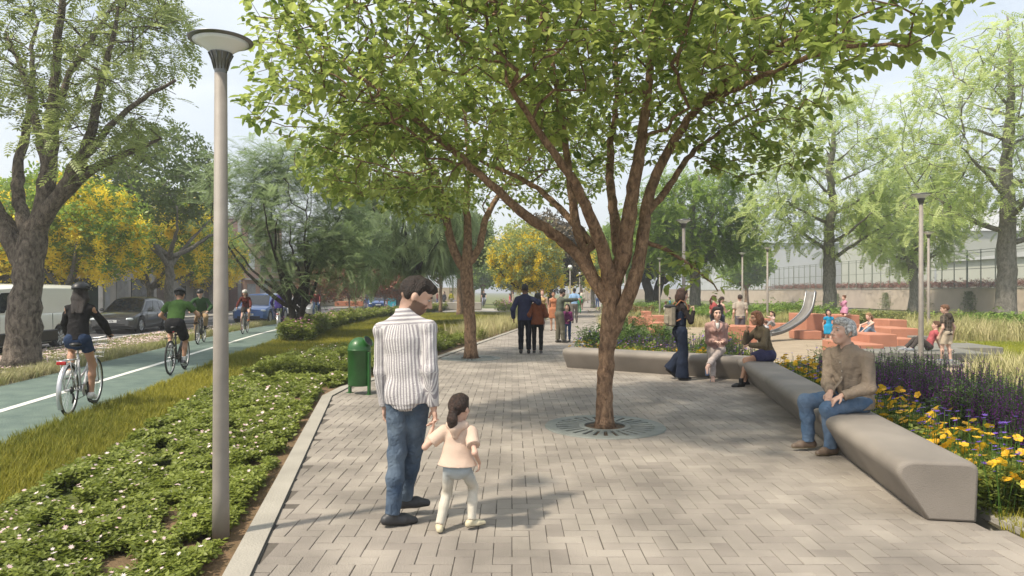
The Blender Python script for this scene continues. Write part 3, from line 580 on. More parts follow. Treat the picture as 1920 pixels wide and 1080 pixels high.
    if top:
        g = top.get('g', .014)*s; sl = top.get('sl', 'long'); hem = top.get('hem', -.02)*s; cutp = pv+U1*hem; fg = top.get('flare', 0)*s
        P = [cone(pv+U1*(hem-.03*s), waist, tp*.93+g+fg, tw*.95+g*1.25+fg*.4, fl1), cone(waist, chest, tw*.95+g*1.25+fg*.4, tc+g, fl2), cone(chest, nb-U2*.075*s, tc+g, tc*.64+g*.6, fl2), cone(SH[0]-U2*.012*s, SH[1]-U2*.012*s, .044*s+g*.4, .044*s+g*.4)]
        if hem < -.03*s: P += [ell(pv-F1*.035*s-U1*.02*s+X*hw*.8*q_, np.array((.074, .062, .11))*s*bw*cap+g*.8+fg*.3) for q_ in (-1, 1)]
        if sex == 'f' and not child: P += [ell(chest+F2*.075*s+X2*q_*.055*s-U2*.01*s, np.array((.055, .055, .055))*s+g*.5) for q_ in (-1, 1)]
        P += [cone(nb-U2*.006*s, SH[i], .040*s+g*.3, .040*s+g*.35) for i in (0, 1)] if sl != 'tank' else []
        neckc = ell(nb+F2*.035*s+U2*.025*s, np.array((.052, .05, .04))*s*(.9 if top.get('collar') else 1.15), ur); gs = [dict(p=P, k=.035*s, cut=[(cutp, -U1)], carve=[neckc]+([ell(SH[i]+X2*(.05 if i else -.05)*s-U2*.02*s, np.array((.042, .075, .055))*s) for i in (0, 1)] if top.get('cold') else []))]
        if sl == 'tank': gs[0]['cut'] = [(cutp, -U1), (nb-U2*.02*s, U2*.9+0*X2)]; gs[0]['carve'] = [neckc]+[ell(SH[i]+X2*(.035 if i else -.035)*s, np.array((.05, .09, .075))*s) for i in (0, 1)]
        for i in (0, 1):
            d1 = nrm(EL[i]-SH[i]); d2 = nrm(WR[i]-EL[i])
            if sl == 'long': gs.append(dict(p=[cone(SH[i], EL[i], .043*s*bw+g*.6, .041*s+g*.75), cone(EL[i], WR[i], .043*s+g*.8, .03*s+g*.6)], k=.02*s, cut=[(WR[i]-d2*top.get('cuff', .012)*s, d2)], carve=[ell(SH[i]+X2*(.05 if i else -.05)*s-U2*.02*s, np.array((.042, .075, .055))*s)] if top.get('cold') else []))
            elif sl == 'half': gs.append(dict(p=[cone(SH[i], EL[i], .05*s*bw+g, .046*s+g)], k=.02*s, cut=[(SH[i]+d1*top.get('len', .17)*s, d1)]))
            elif sl == 'roll': gs.append(dict(p=[cone(SH[i], EL[i], .05*s*bw+g, .044*s+g), cone(EL[i], WR[i], .045*s+g, .04*s+g)], k=.02*s, cut=[(EL[i]+d2*.06*s, d2)]))
        if top.get('collar'): gs.append(dict(p=[cone(nb-U2*.03*s, nb+U2*top.get('ch', .022)*s+F2*.006, .076*s, .062*s, (F2, .9))], k=.01, cut=[(nb+U2*top.get('ch', .022)*s, U2)], carve=[ell(hc+HM@np.array((0, .06, -.14))*hs, np.array((.05, .06, .05))*s)]))
        if top.get('tail'): gs.append(dict(p=[cone(pv-F1*.06*s+U1*hem, pv-F1*.055*s+U1*(hem-top['tail']*.6*s), .10*s, .055*s, (F1, .45)), cone(pv+F1*.06*s+U1*hem, pv+F1*.06*s+U1*(hem-top['tail']*.6*s), .10*s, .055*s, (F1, .45))], k=.02*s, cut=[(pv+U1*(hem-top['tail']*s), -U1)]))
        def uv(V):
            # cloth coordinate across the garment, for woven stripes: round the torso / round each sleeve
            a = (V-chest)@X2; b = (V-chest)@F2; zz = (V-chest)@U2; u = np.arctan2(a, -b)*(.145*s); u = np.where(zz > .095*s, zz*1.0, u); w = zz.copy()
            for i in (0, 1):
                ba = EL[i]-SH[i]; bb_ = WR[i]-EL[i]; da = np.linalg.norm(np.cross(V-SH[i], nrm(ba)), axis=1); ta = (V-SH[i])@nrm(ba); db = np.linalg.norm(np.cross(V-EL[i], nrm(bb_)), axis=1); tb = (V-EL[i])@nrm(bb_)
                ln = np.linalg.norm(ba); sg = -1 if i == 0 else 1; out = (V-nb)@X2*sg; m1 = (da < .085*s) & (ta > -.02) & (ta < ln+.02) & (out > sh-.035*s); m2 = (db < .075*s) & (tb > -.01) & (ta > ln-.06)
                e1 = nrm(F2-nrm(ba)*(F2@nrm(ba))); e2 = np.cross(nrm(ba), e1); ang = np.arctan2((V-SH[i])@e2, (V-SH[i])@e1); ang2 = np.arctan2((V-EL[i])@np.cross(nrm(bb_), e1), (V-EL[i])@e1)
                u = np.where(m1, ang*.06*s, u); u = np.where(m2 & ~m1, ang2*.05*s, u); w = np.where(m1, ta, w); w = np.where(m2 & ~m1, ln+tb, w)
            return dict(u=u, w=w)
        go = garment(top.get('n', 'shirt'), gs, top['c'], m=top.get('m'), uv=uv, wr=top.get('wr', .0035))
        if top.get('placket'):
            n_ = len(go.data.vertices); V = np.zeros(n_*3); go.data.vertices.foreach_get('co', V); V = V.reshape(-1, 3); a_ = (V-chest)@X2; b_ = (V-chest)@F2; z_ = (V-chest)@U2; pts = []
            for zz in np.arange(.085*s, z_.min()+.05*s, -.028*s):
                w_ = (np.abs(a_) < .014*s) & (np.abs(z_-zz) < .016*s)
                if w_.any(): pts.append(V[w_][np.argmax(b_[w_])])
            if len(pts) > 3:
                pts = np.array(pts); pts[1:-1] = (pts[:-2]+pts[1:-1]*2+pts[2:])/4; a = MB(); o1 = pts+F2*.003+X2*.014*s; o2 = pts+F2*.003-X2*.014*s; o3 = pts-F2*.004+X2*.017*s; o4 = pts-F2*.004-X2*.017*s; k_ = len(pts); k1 = np.arange(k_-1); a.add(np.concatenate([o3, o1, o2, o4]), quads=np.concatenate([np.stack([j*k_+k1, j*k_+k1+1, (j+1)*k_+k1+1, (j+1)*k_+k1], 1) for j in range(3)])); pk = a.build('placket', mat('placket_%d' % int(top['placket'][0]*999), top['placket'], .85, .08), t, True)
                for k1 in range(1, k_-1, 3): a = MB(); a.ell(pts[k1]+F2*.006, (.006*s,)*3, 8); a.build('button', mat('button', (.5, .46, .4), .4), pk, True)
        if top.get('extra') == 'lapel':
            for q_ in (-1, 1):
                a = MB(); p0 = nb+X2*q_*.05*s+F2*.045*s; pts = [p0+U2*.012, nb+X2*q_*.075*s+F2*.088*s-U2*.05*s, nb+X2*q_*.06*s+F2*.125*s-U2*.09*s, chest+X2*q_*.008*s+F2*(.135 if sex == 'f' else .12)*s-U2*.03*s]
                V = []; 
                for k_, p_ in enumerate(pts): wdt = (.02, .03, .024, .003)[k_]*s; V += [p_-X2*q_*wdt+F2*.004, p_+X2*q_*wdt+F2*.010]
                a.add(V, quads=[(0, 1, 3, 2), (2, 3, 5, 4), (4, 5, 7, 6)]); o = a.build('lapel', mat('lapel_%d' % int(top['c'][0]*999), tuple(np.array(top['c'])*1.06), .8, .08), t, True); o.modifiers.new('t', 'SOLIDIFY').thickness = .006
    if sock:
        for i in (0, 1): d = nrm(AN[i]-KN[i]); garment('sock', [dict(p=[cone(AN[i]-d*.12*s, AN[i], .046*s, .042*s)], k=.01, cut=[(AN[i]-d*.09*s, -d)])], sock, wr=0)
    if shoes:
        ty = shoes.get('t', 'shoe'); nm_boot = bool(bottom) and bottom['t'] == 'pants'
        for i in (0, 1):
            f = nrm(fdir[i]); up = nrm(np.cross(np.cross(f, (0, 0, 1.)), f)) if abs(f[2]) < .95 else np.array((0, -1., 0)); A = AN[i]; sx = nrm(np.cross(f, up)); z0 = -ank+.002*s; r = .041*s; k_ = 1.06 if child else 1
            P = [cone(A-f*.045*s+up*(z0+r*.8), A+f*.08*s+up*(z0+r*.72), r*.95, r*1.05, (sx, .95)), cone(A+f*.08*s+up*(z0+r*.72), A+f*.155*s*k_+up*(z0+r*.5), r*1.05, r*.72)]
            if ty == 'boot': P.append(cone(A-f*.008*s, A-f*.004*s+up*.1*s, .038*s, .038*s if nm_boot else .044*s)); ct = [(A+up*.085*s, up)]
            elif ty == 'flat': P = [cone(A-f*.045*s+up*(z0+r*.8), A+f*.14*s+up*(z0+r*.5), r*.95, r*.8)]; ct = [(A+up*(z0+.075*s), nrm(up+f*.15))]
            else: P.append(cone(A-f*.03*s+up*(z0+.05*s), A-f*.012*s+up*.0*s, .043*s, .042*s)); ct = [(A+up*.022*s, nrm(up-f*.2))]
            ct.append((A+up*z0, -up))
            V, Q = surf([dict(p=P, k=.02*s, cut=ct)], min(vox, .012), .01); zz = (V-A)@up-z0; cl = np.where((zz < .016*s)[:, None], np.array(shoes.get('sole', (.02, .02, .02)))[None], np.array(shoes['c'])[None])
            link('shoe', mesh_np('shoe', V, Q, True, cols=cl), mat('leather' if ty != 'canvas' else 'canvas', (1, 1, 1), .5, .08, 12, .1, 60, attr='Col'), t)
    t['_'] = 0; del t['_']
    J = dict(t=t, s=s, hs=hs, h=h, HM=HM, hc=hc, nb=nb, U2=U2, X2=X2, F2=F2, U1=U1, F1=F1, X=X, chest=chest, waist=waist, pv=pv, SH=SH, EL=EL, WR=WR, KN=KN, AN=AN, HIP=HIP, garment=garment, vox=vox, tc=tc, sh=sh)
    for w in wear: w(J)
    return t
def helmet(col=(.025, .025, .028)):
    def f(J):
        h, HM, hs = J['h'], J['HM'], J['hs']; cut = [(h(0, 0, .035), -(HM@np.array((0, .12, 1.))))]
        car = [ell(h(x, y, .105), np.array((.010, .075, .03))*hs, HM) for x in (-.045, -.015, .015, .045) for y in (-.0,)]+[ell(h(q_*.085, -.02, .07), np.array((.02, .05, .009))*hs, HM) for q_ in (-1, 1)]
        V, Q = surf([dict(p=[ell(h(0, -.018, .052), np.array((.106, .138, .098))*hs, HM)], k=.02, cut=cut, carve=car)], min(J['vox'], .01), .01)
        link('helmet', mesh_np('helmet', V, Q, True), mat('helmet_%d' % int(col[0]*999), col, .45, .1, 8), J['t'])
    return f
def scarf(col, z=.03, r=.075):
    def f(J): J['garment']('scarf', [dict(p=[cone(J['nb']-J['U2']*.03, J['nb']+J['U2']*z, r*J['s'], r*.85*J['s'])], k=.01, cut=[(J['nb']+J['U2']*z, J['U2'])], carve=[])], col)
    return f
# ================================================= BICYCLES
def bike(x, y, yaw, label, frame=(.45, .45, .45), city=False, near=False, steer=0, tilt=0):
    t = thing('bicycle', label, 'bicycle', (x, y, -.02), R(yaw), 'bicycles on and by the green path'); t.rotation_euler[1] = tilt
    rub = mat('tyre_rubber', (.022, .022, .022), .8); alu = mat('bike_alloy', (.55, .55, .56), .35, .05, metal=.8); blk = mat('bike_black', (.02, .02, .02), .4)
    fm = mat('bike_frame_%d_%d' % (int(frame[0]*99), int(frame[2]*99)), frame, .35, .05, coat=.4); r = .345; n = 40
    def wheel(yy, st=0):
        w = thing('wheel', None, None); w.parent = t; w.location = (0, yy, r); w.rotation_euler = (0, 0, st)
        for k_ in ('label', 'category'): 
            if k_ in w: del w[k_]
        a = np.linspace(0, 2*np.pi, n, endpoint=False); m = MB(); m.tube(np.c_[0*a, np.cos(a)*(r-.018), np.sin(a)*(r-.018)], .0185, 8, closed=True); m.build('tyre', rub, w, True)
        m = MB(); m.tube(np.c_[0*a, np.cos(a)*(r-.044), np.sin(a)*(r-.044)], .011, 6, closed=True); m.build('rim', alu, w, True)
        m = MB(); m.tube([(-.05, 0, 0), (.05, 0, 0)], .018, 8); m.build('hub', alu, w, True)
        m = MB(); ns = 28
        for i in range(ns):
            q = i*2*np.pi/ns; q2 = q+(.5 if i % 2 else -.5); m.tube([((-.022 if i % 4 < 2 else .022), .016*math.cos(q2), .016*math.sin(q2)), (0, (r-.05)*math.cos(q), (r-.05)*math.sin(q))], .0016 if near else .0022, 3, cap=False)
        m.build('spokes', alu, w); return w
    wheel(-.53); wheel(.53, steer)
    RH, FH, BB, ST, HT, HB = (0, -.53, r), (0, .53, r), (0, -.07, .29), (0, -.19, .80), (0, .36, .86), (0, .385, .74)
    m = MB()
    for q in (-1, 1): m.tube([(q*.045, -.53, r), (q*.02, -.1, .30)], .009, 8); m.tube([(q*.045, -.53, r), (q*.018, -.17, .74)], .008, 8)
    m.tube([BB, ST], .016, 10)
    if city: m.tube([(0, .385, .72), (0, .18, .45), (0, .05, .34), BB], .021, 10); m.tube([(0, .38, .79), (0, .15, .56), (0, -.11, .46)], .017, 10)
    else: m.tube([(0, .395, .73), BB], .019, 10); m.tube([(0, .37, .82), (0, -.18, .77)], .016, 10)
    m.tube([HT, (0, .41, .68)], .021, 10); m.tube([(-.035, -.07, .29), (.035, -.07, .29)], .025, 10); m.build('frame', fm, t, True)
    m = MB()
    for q in (-1, 1): m.tube([(q*.05, .41, .69), (q*.052, .45, .56), (q*.05, .53, r)], [.013, .012, .008], 8)
    m.tube([(-.05, .41, .69), (.05, .41, .69)], .014, 8); m.build('fork', fm if not city else alu, t, True)
    m = MB(); m.tube([ST, (0, -.205, .92)], .013, 8); m.build('seat_post', alu, t, True)
    m = MB(); m.ell((0, -.255, .945), (.085, .11, .032), 14); m.ell((0, -.13, .945), (.028, .12, .026), 12); m.build('saddle', blk, t, True)
    m = MB(); m.tube([(0, .355, .86), (0, .345, .97)], .014, 8)
    hb = [(-.29, .29, 1.02), (-.2, .345, 1.015), (-.08, .40, .99), (.08, .40, .99), (.2, .345, 1.015), (.29, .29, 1.02)] if city else [(-.29, .37, 1.0), (-.1, .40, .99), (.1, .40, .99), (.29, .37, 1.0)]
    m.tube([(0, .345, .97), (0, .40, .99)], .014, 8); m.tube(hb, .0115, 8); h = m.build('handlebar', alu if city else blk, t, True)
    for q in (-1, 1):
        m = MB(); e = np.array(hb[0 if q < 0 else -1]); i = np.array(hb[1 if q < 0 else -2]); m.tube([e, e+(i-e)*(.95 if city else .55)], .0165, 8); m.build('grip', blk, h, True)
        m = MB(); e2 = e+(i-e)*.6; m.tube([e2+(0, .03, -.01), e+(0, .05, -.02)], .005, 5); m.build('brake_lever', alu, h)
    m = MB(); m.lathe([(.02, -.004), (.088, -.004), (.092, 0), (.088, .004), (.02, .004)], (.045, -.07, .29), 28, 'x'); m.build('chainring', blk if not city else alu, t, True)
    m = MB(); m.tube([(.045, -.07, .375), (.045, -.53, .385)], .005, 4); m.tube([(.045, -.07, .205), (.045, -.42, .2), (.045, -.53, .3)], .005, 4); m.build('chain', blk, t)
    for q in (-1, 1):
        m = MB(); m.tube([(q*.06, -.07, .29), (q*.085, -.07+q*.04, .29-q*.165)], .011, 6); c_ = m.build('crank', blk, t); m = MB(); m.box((q*.14, -.07+q*.04, .29-q*.17), (.09, .08, .022), bev=.004); m.build('pedal', blk, c_)
    m = MB(); m.lathe([(.02, -.018), (.055, -.012), (.02, .018)], (.04, -.53, r), 18, 'x'); m.tube([(.045, -.52, .3), (.045, -.5, .23), (.045, -.53, .17)], .014, 6); m.build('derailleur', blk, t, True)
    if city:
        a = np.linspace(R(28), R(200), 22); m = MB(); pr = [(-.032, .0), (-.03, .012), (.03, .012), (.032, 0)]
        for nm, yy, a in (('rear_mudguard', -.53, np.linspace(R(40), R(215), 24)), ('front_mudguard', .53, np.linspace(R(70), R(175), 16))):
            m = MB(); V = []; rr_ = r+.02
            for q in a: V += [(-.03, yy+math.cos(q)*rr_, r+math.sin(q)*rr_), (-.014, yy+math.cos(q)*(rr_+.012), r+math.sin(q)*(rr_+.012)), (.014, yy+math.cos(q)*(rr_+.012), r+math.sin(q)*(rr_+.012)), (.03, yy+math.cos(q)*rr_, r+math.sin(q)*rr_)]
            k = np.arange(len(a)-1)*4; m.add(V, quads=np.concatenate([np.stack([k+j, k+4+j, k+5+j, k+1+j], 1) for j in range(3)])); m.build(nm, alu, t, True)
        m = MB()
        for q in (-.06, 0, .06): m.tube([(q, -.78, .76), (q, -.3, .75)], .006, 6)
        m.tube([(-.06, -.78, .76), (.06, -.78, .76)], .006, 6); m.tube([(-.06, -.52, .758), (.06, -.52, .758)], .006, 6)
        for q in (-1, 1): m.tube([(q*.06, -.66, .75), (q*.055, -.53, r)], .006, 6); m.tube([(q*.06, -.44, .75), (q*.055, -.53, r)], .006, 6)
        m.build('rack', alu, t, True); m = MB(); m.box((0, -.80, .735), (.11, .03, .045), bev=.008); m.build('tail_light', mat('red_lens', (.5, .02, .02), .2), t)
        m = MB(); m.ell((0, -.865, .44), (.022, .014, .022), 10); m.build('reflector', mat('red_lens'), t, True)
        m = MB(); m.ell((0, .45, .80), (.035, .045, .03), 12); m.build('head_light', blk, t, True)
        m = MB()
        for a_ in np.linspace(0, 1, 5): 
            zz = .70+.25*a_; w_ = .10+.05*a_; q = np.linspace(0, 2*np.pi, 16, endpoint=False); m.tube(np.c_[np.cos(q)*w_, .56+np.sin(q)*w_*.8, 0*q+zz], .0025, 4, closed=True)
        for q in np.linspace(0, 2*np.pi, 14, endpoint=False): m.tube([(math.cos(q)*.10, .56+math.sin(q)*.08, .70), (math.cos(q)*.15, .56+math.sin(q)*.12, .95)], .002, 4, cap=False)
        m.build('basket', alu, t)
    else:
        m = MB(); m.box((0, -.30, .86), (.035, .02, .05), bev=.006); m.build('tail_light', mat('red_lens', (.5, .02, .02), .2), t)
        if near:
            m = MB()
            for q in (-.05, .05): m.tube([(q, -.76, .74), (q, -.28, .74)], .006, 6); m.tube([(q, -.62, .74), (q*1.1, -.53, r)], .005, 6)
            m.tube([(-.05, -.76, .74), (.05, -.76, .74)], .006, 6); m.build('rack', blk, t, True)
    return t
# ================================================= THE PEOPLE
def wl(pos, yaw, px, py, Y):
    p = at(px, py, Y)-np.array((pos[0], pos[1], pos[2] if len(pos) > 2 else 0)); c, s = math.cos(R(yaw)), math.sin(R(yaw)); return np.array((p[0]*c+p[1]*s, -p[0]*s+p[1]*c, p[2]))
def dw(yaw, deg, pitch=0):
    """direction whose world heading is `deg` (0 = away from the road of view, 90 = left), in figure coordinates"""
    a = R(deg-yaw); return np.array((-math.sin(a)*math.cos(R(pitch)), math.cos(a)*math.cos(R(pitch)), math.sin(R(pitch))))
def stripes(name, a, b, per, duty=.5, w2=None, b2=None):
    m = mat(name, a, .85, .06, 9, .4, 120, spec=.2); t = m.node_tree; bs = t.nodes['Principled BSDF']; src = bs.inputs['Base Color'].links[0].from_socket
    def band(attr, per, duty):
        at_ = nn(t, 'ShaderNodeAttribute', attribute_name=attr); d = nn(t, 'ShaderNodeMath', operation='DIVIDE'); d.inputs[1].default_value = per; t.links.new(at_.outputs['Fac'], d.inputs[0])
        f = nn(t, 'ShaderNodeMath', operation='PINGPONG'); f.inputs[1].default_value = .5; t.links.new(d.outputs[0], f.inputs[0])
        g = nn(t, 'ShaderNodeMapRange', interpolation_type='SMOOTHSTEP'); g.inputs[1].default_value = duty*.5-.05; g.inputs[2].default_value = duty*.5+.05; t.links.new(f.outputs[0], g.inputs[0]); return g.outputs[0]
    x = nn(t, 'ShaderNodeMix', data_type='RGBA'); t.links.new(src, x.inputs['A']); x.inputs['B'].default_value = (*b, 1); t.links.new(band('u', per, duty), x.inputs['Factor']); out = x.outputs['Result']
    if w2:
        y = nn(t, 'ShaderNodeMix', data_type='RGBA'); t.links.new(out, y.inputs['A']); y.inputs['B'].default_value = (*(b2 or b), 1); t.links.new(band('w', w2, duty), y.inputs['Factor']); out = y.outputs['Result']
    t.links.new(out, bs.inputs['Base Color']); return m
def zfade(name, a, b, z0, z1):
    m = mat(name, a, .85, .1, 12, .4, 150, spec=.2); t = m.node_tree; bs = t.nodes['Principled BSDF']; src = bs.inputs['Base Color'].links[0].from_socket
    co = nn(t, 'ShaderNodeTexCoord'); sp = nn(t, 'ShaderNodeSeparateXYZ'); t.links.new(co.outputs['Object'], sp.inputs[0]); g = nn(t, 'ShaderNodeMapRange'); g.inputs[1].default_value = z0; g.inputs[2].default_value = z1; t.links.new(sp.outputs['Z'], g.inputs[0])
    x = nn(t, 'ShaderNodeMix', data_type='RGBA'); t.links.new(src, x.inputs['A']); x.inputs['B'].default_value = (*b, 1); t.links.new(g.outputs[0], x.inputs['Factor']); t.links.new(x.outputs['Result'], bs.inputs['Base Color']); return m
DK = (.012, .009, .008); BR = (.035, .017, .010)
m_jean = mat('denim', (.04, .065, .11), .85, .22, 5, 1, 15, col2=(.13, .17, .22), spec=.2)
# --- father and daughter
P0 = (-.765, 4.83); ya = -14
person('man in a grey and white striped shirt holding the hand of a small girl', P0, ya, 1.79, hk=1.08, sex='m', bw=.95, sk='light', pelvis=(.03, -.0, .955), lean=1, side=-3, shd=.003, head=(-62, 26, 6), neckf=.02,
       feet=(wl(P0, ya, 737, 968, 4.80), wl(P0, ya, 758, 945, 5.05)), fdir=(dw(ya, -62, -6), dw(ya, -72, 0)), kp=((.25, 1, 0), (.5, 1, 0)), hands=(wl(P0, ya, 722, 772, 4.95), wl(P0, ya, 813, 764, 4.76)), ep=((-.2, -1, 0), (.15, -1, -.1)),
       palm=((1, 0, 0), (-.3, -.2, -.5)), curl=(.4, .55), hdir=(None, (.1, .1, -1)), hair=dict(s='fade', c=(.028, .014, .009)), beard=(.05, .028, .02), seed=3,
       top=dict(c=(.62, .6, .6), m=stripes('shirt_stripe', (.60, .58, .58), (.29, .27, .29), .029, .5), g=.015, hem=-.085, flare=.01, tail=.05, collar=True, ch=.05, sl='long', n='shirt', wr=.0022), bottom=dict(t='pants', c=(0, 0, 0), m=m_jean, g=.008, e=.0, wr=.0045), shoes=dict(c=(.035, .036, .04), t='boot', sole=(.02, .02, .02)))
P1 = (-.375, 4.68); yb = -10
m_cream = mat('fleece', (.62, .47, .38), .9, .06, 8, .3, 150, spec=.15)
def hood(J):
    s, nb, U2, X2, F2 = J['s'], J['nb'], J['U2'], J['X2'], J['F2']
    J['garment']('hood', [dict(p=[cone(nb+X2*.085*s-F2*.03*s, nb-F2*.12*s-U2*.03*s, .055*s, .05*s), cone(nb-X2*.085*s-F2*.03*s, nb-F2*.12*s-U2*.03*s, .055*s, .05*s), cone(nb-F2*.11*s-U2*.02*s, nb-F2*.105*s-U2*.12*s, .075*s, .04*s), cone(nb+X2*.08*s, nb+X2*.08*s+F2*.05*s, .05*s, .04*s), cone(nb-X2*.08*s, nb-X2*.08*s+F2*.05*s, .05*s, .04*s)], k=.03*s)], (.6, .5, .4), m=m_cream, v=.008)
person('small girl with a ponytail in a cream hooded top held by the hand', P1, yb, 1.005, hk=1.08, sex='f', child=True, sk='light', head=(-14, 4, 0), lean=2, pelvis=(0, 0, .455),
       feet=(wl(P1, yb, 824, 985, 4.68), wl(P1, yb, 884, 976, 4.74)), fdir=(dw(yb, 10), dw(yb, -62)), hands=(wl(P1, yb, 812, 800, 4.74), wl(P1, yb, 899, 868, 4.66)), ep=((-.6, -.3, -.8), (.25, -1, -.2)), hdir=((.1, .1, 1), (-.1, .1, -1)), palm=((1, .2, 0), (-1, 0, 0)), curl=(.7, .3),
       hair=dict(s='pony', c=(.045, .02, .012), l=.78, t=1.2), top=dict(c=(.6, .5, .4), m=m_cream, g=.034, hem=.01, flare=.09, sl='half', len=.19, n='hooded_top', wr=.002), bottom=dict(t='pants', c=(0, 0, 0), m=zfade('faded_jeans', (.60, .56, .48), (.33, .40, .46), .30, .46), g=.008, e=.01), shoes=dict(c=(.58, .52, .36), sole=(.05, .04, .03)), wear=[hood], seed=8)
# --- old man on the bench
P2 = (3.52, 7.02); yc = 118
person('grey-haired old man in a beige shirt sitting on the bench, hands on his knee', P2, yc, 1.80, hk=1.06, sex='m', bw=1.1, sk='light', pelvis=(0, .02, .56), lean=10, head=(-14, -6, 0), neckf=.03, bend=.8,
       feet=(wl(P2, yc, 1558, 838, 6.90), wl(P2, yc, 1516, 826, 7.1)), fdir=(dw(yc, 108), dw(yc, 98)), kp=((-.1, .5, 1), (.1, .5, 1)), hands=(wl(P2, yc, 1578, 742, 6.74), wl(P2, yc, 1557, 735, 6.88)), ep=((-.7, -.8, 0), (.7, -.7, -.2)), hdir=((.35, .8, -.45), (-.35, .8, -.5)), palm=((0, -.3, -1), (0, -.3, -1)), curl=.35,
       hair=dict(s='grey', c=(.78, .77, .76), t=1.7), top=dict(placket=(.22, .175, .135), c=(.27, .215, .165), g=.026, hem=-.09, flare=.02, collar=True, ch=.045, n='shirt', wr=.008), bottom=dict(t='pants', c=(0, 0, 0), m=mat('mid_denim', (.065, .12, .21), .85, .2, 5, .9, 15, col2=(.15, .21, .30), spec=.2), g=.016, e=.0, wr=.005), shoes=dict(c=(.16, .115, .085), sole=(.22, .17, .1)), seed=11)
# --- three women at the far bench
P3 = (3.16, 12.75); yd = -82
def pack(J):
    s, nb, U2, X2, F2, t = J['s'], J['nb'], J['U2'], J['X2'], J['F2'], J['t']; c = nb-F2*.19*s-U2*.24*s; M = np.stack([X2, F2, U2], 1)
    a = MB(); a.box(c, (.28*s, .13*s, .40*s), M=M, bev=.035); b = a.build('backpack_dummy', mat('canvas_beige', (.30, .26, .20), .9, .15, 10, .4, 100))
    b.name = 'backpack'; b.data.name = 'backpack'; b.location = t.location; b.rotation_euler = t.rotation_euler; tag(b, 'pale canvas backpack with a black flap on the back of the standing woman', 'backpack')
    a = MB(); a.box(c+U2*.175*s-F2*.01*s, (.29*s, .155*s, .07*s), M=M, bev=.03); a.build('flap', mat('black_cloth', (.02, .02, .022), .8), b); a = MB(); a.box(c-F2*.075*s-U2*.07*s, (.2*s, .04*s, .17*s), M=M, bev=.015); a.build('pocket', mat('canvas_beige'), b)
    for q in (-1, 1):
        a = MB(); a.tube([nb+X2*q*.09*s-F2*.13*s-U2*.06*s, nb+X2*q*.095*s-F2*.03*s+U2*.045*s, nb+X2*q*.1*s+F2*.06*s+U2*.01*s, nb+X2*q*.11*s+F2*.115*s-U2*.1*s, nb+X2*q*.13*s+F2*.05*s-U2*.26*s, nb+X2*q*.12*s-F2*.12*s-U2*.34*s], .013*s, 8); a.build('strap', mat('tan_leather', (.33, .13, .06), .6), b, True)
m_dk = mat('dark_denim', (.018, .026, .05), .9, .2, 8, .4, 200, spec=.2)
def bib(J):
    s, U2, F2, X2 = J['s'], J['U2'], J['F2'], J['X2']
    J['garment']('overall_bib', [dict(p=[cone(J['waist']-J['U1']*.03*s, J['chest']+U2*.02*s, .142*s, .15*s, (F2, .75)), ell(J['chest']+F2*.09*s-U2*.01*s, np.array((.10, .05, .06))*s)], k=.03*s, cut=[(J['chest']+U2*.045*s, U2), (J['chest']-F2*.03*s+U2*.02*s, -F2*.6+U2*.8)])], (0, 0, 0), m=m_dk)
person('standing woman in dark flared overalls and a black turtleneck facing the seated women', P3, yd, 1.74, sex='f', sk='light', head=(-4, 10, 0), feet=(wl(P3, yd, 1257, 692, 12.95), wl(P3, yd, 1279, 706, 12.7)), fdir=(dw(yd, -80, -38), dw(yd, -84)), pelvis=(0, -.02, .93), kp=((0, 1, 0), (0, 1, 0)),
       hands=((-.13, .20, 1.33), (.13, .19, 1.30)), ep=((-.6, -.5, -1), (.6, -.6, -1)), hdir=((.2, .1, 1), (-.2, .05, 1)), palm=((.2, -1, 0), (-.2, -1, 0)), curl=1.1, hair=dict(s='bob', c=(.07, .025, .012)), top=dict(c=(.022, .017, .017), g=.008, hem=-.02, collar=True, ch=.05, n='turtleneck'), bottom=dict(t='wide', c=(0, 0, 0), m=m_dk, g=.02, e=-.03), shoes=dict(c=(.02, .018, .016)), wear=[bib, pack], seed=21)
P4 = (3.93, 13.15); ye = 176
person('smiling dark-haired woman in a pink jacket sitting cross-legged on the bench', P4, ye, 1.76, sex='f', sk='fair', pelvis=(0, .02, .565), lean=3, head=(6, 2, 5), feet=(wl(P4, ye, 1318, 700, 12.3), wl(P4, ye, 1337, 716, 12.5)), fdir=(dw(ye, 165, -30), dw(ye, 178, -38)), kp=((.25, .5, 1), (-.15, .4, .8)), hands=((-.07, .27, .71), (.07, .29, .71)), ep=((-.35, -1, -.2), (.35, -1, -.2)), hdir=((.9, .4, -.15), (-.9, .4, -.15)), palm=((0, 0, -1), (0, 0, -1)), curl=.6,
       hair=dict(s='bob', c=(.022, .010, .008), l=.62), top=dict(placket=(.30, .19, .17), c=(.40, .25, .22), g=.022, hem=-.07, flare=.012, n='jacket', extra='lapel', wr=.004), bottom=dict(t='pants', c=(.46, .39, .36), g=.008, e=.09), shoes=dict(c=(.10, .16, .30), t='flat'), seed=31, wear=[lambda J: J['garment']('white_collar', [dict(p=[cone(J['nb']-J['U2']*.03, J['nb']+J['U2']*.02+J['F2']*.01, .075*J['s'], .068*J['s']), ell(J['nb']+J['F2']*.085*J['s']-J['U2']*.075*J['s'], np.array((.035, .045, .085))*J['s'])], k=.02, cut=[(J['nb']+J['U2']*.022, J['U2']*.9-J['F2']*.2)], carve=[ell(J['nb']+J['F2']*.07*J['s']+J['U2']*.02, np.array((.035, .05, .06))*J['s'])])], (.78, .76, .74))])
P5 = (4.50, 12.05); yf = 98
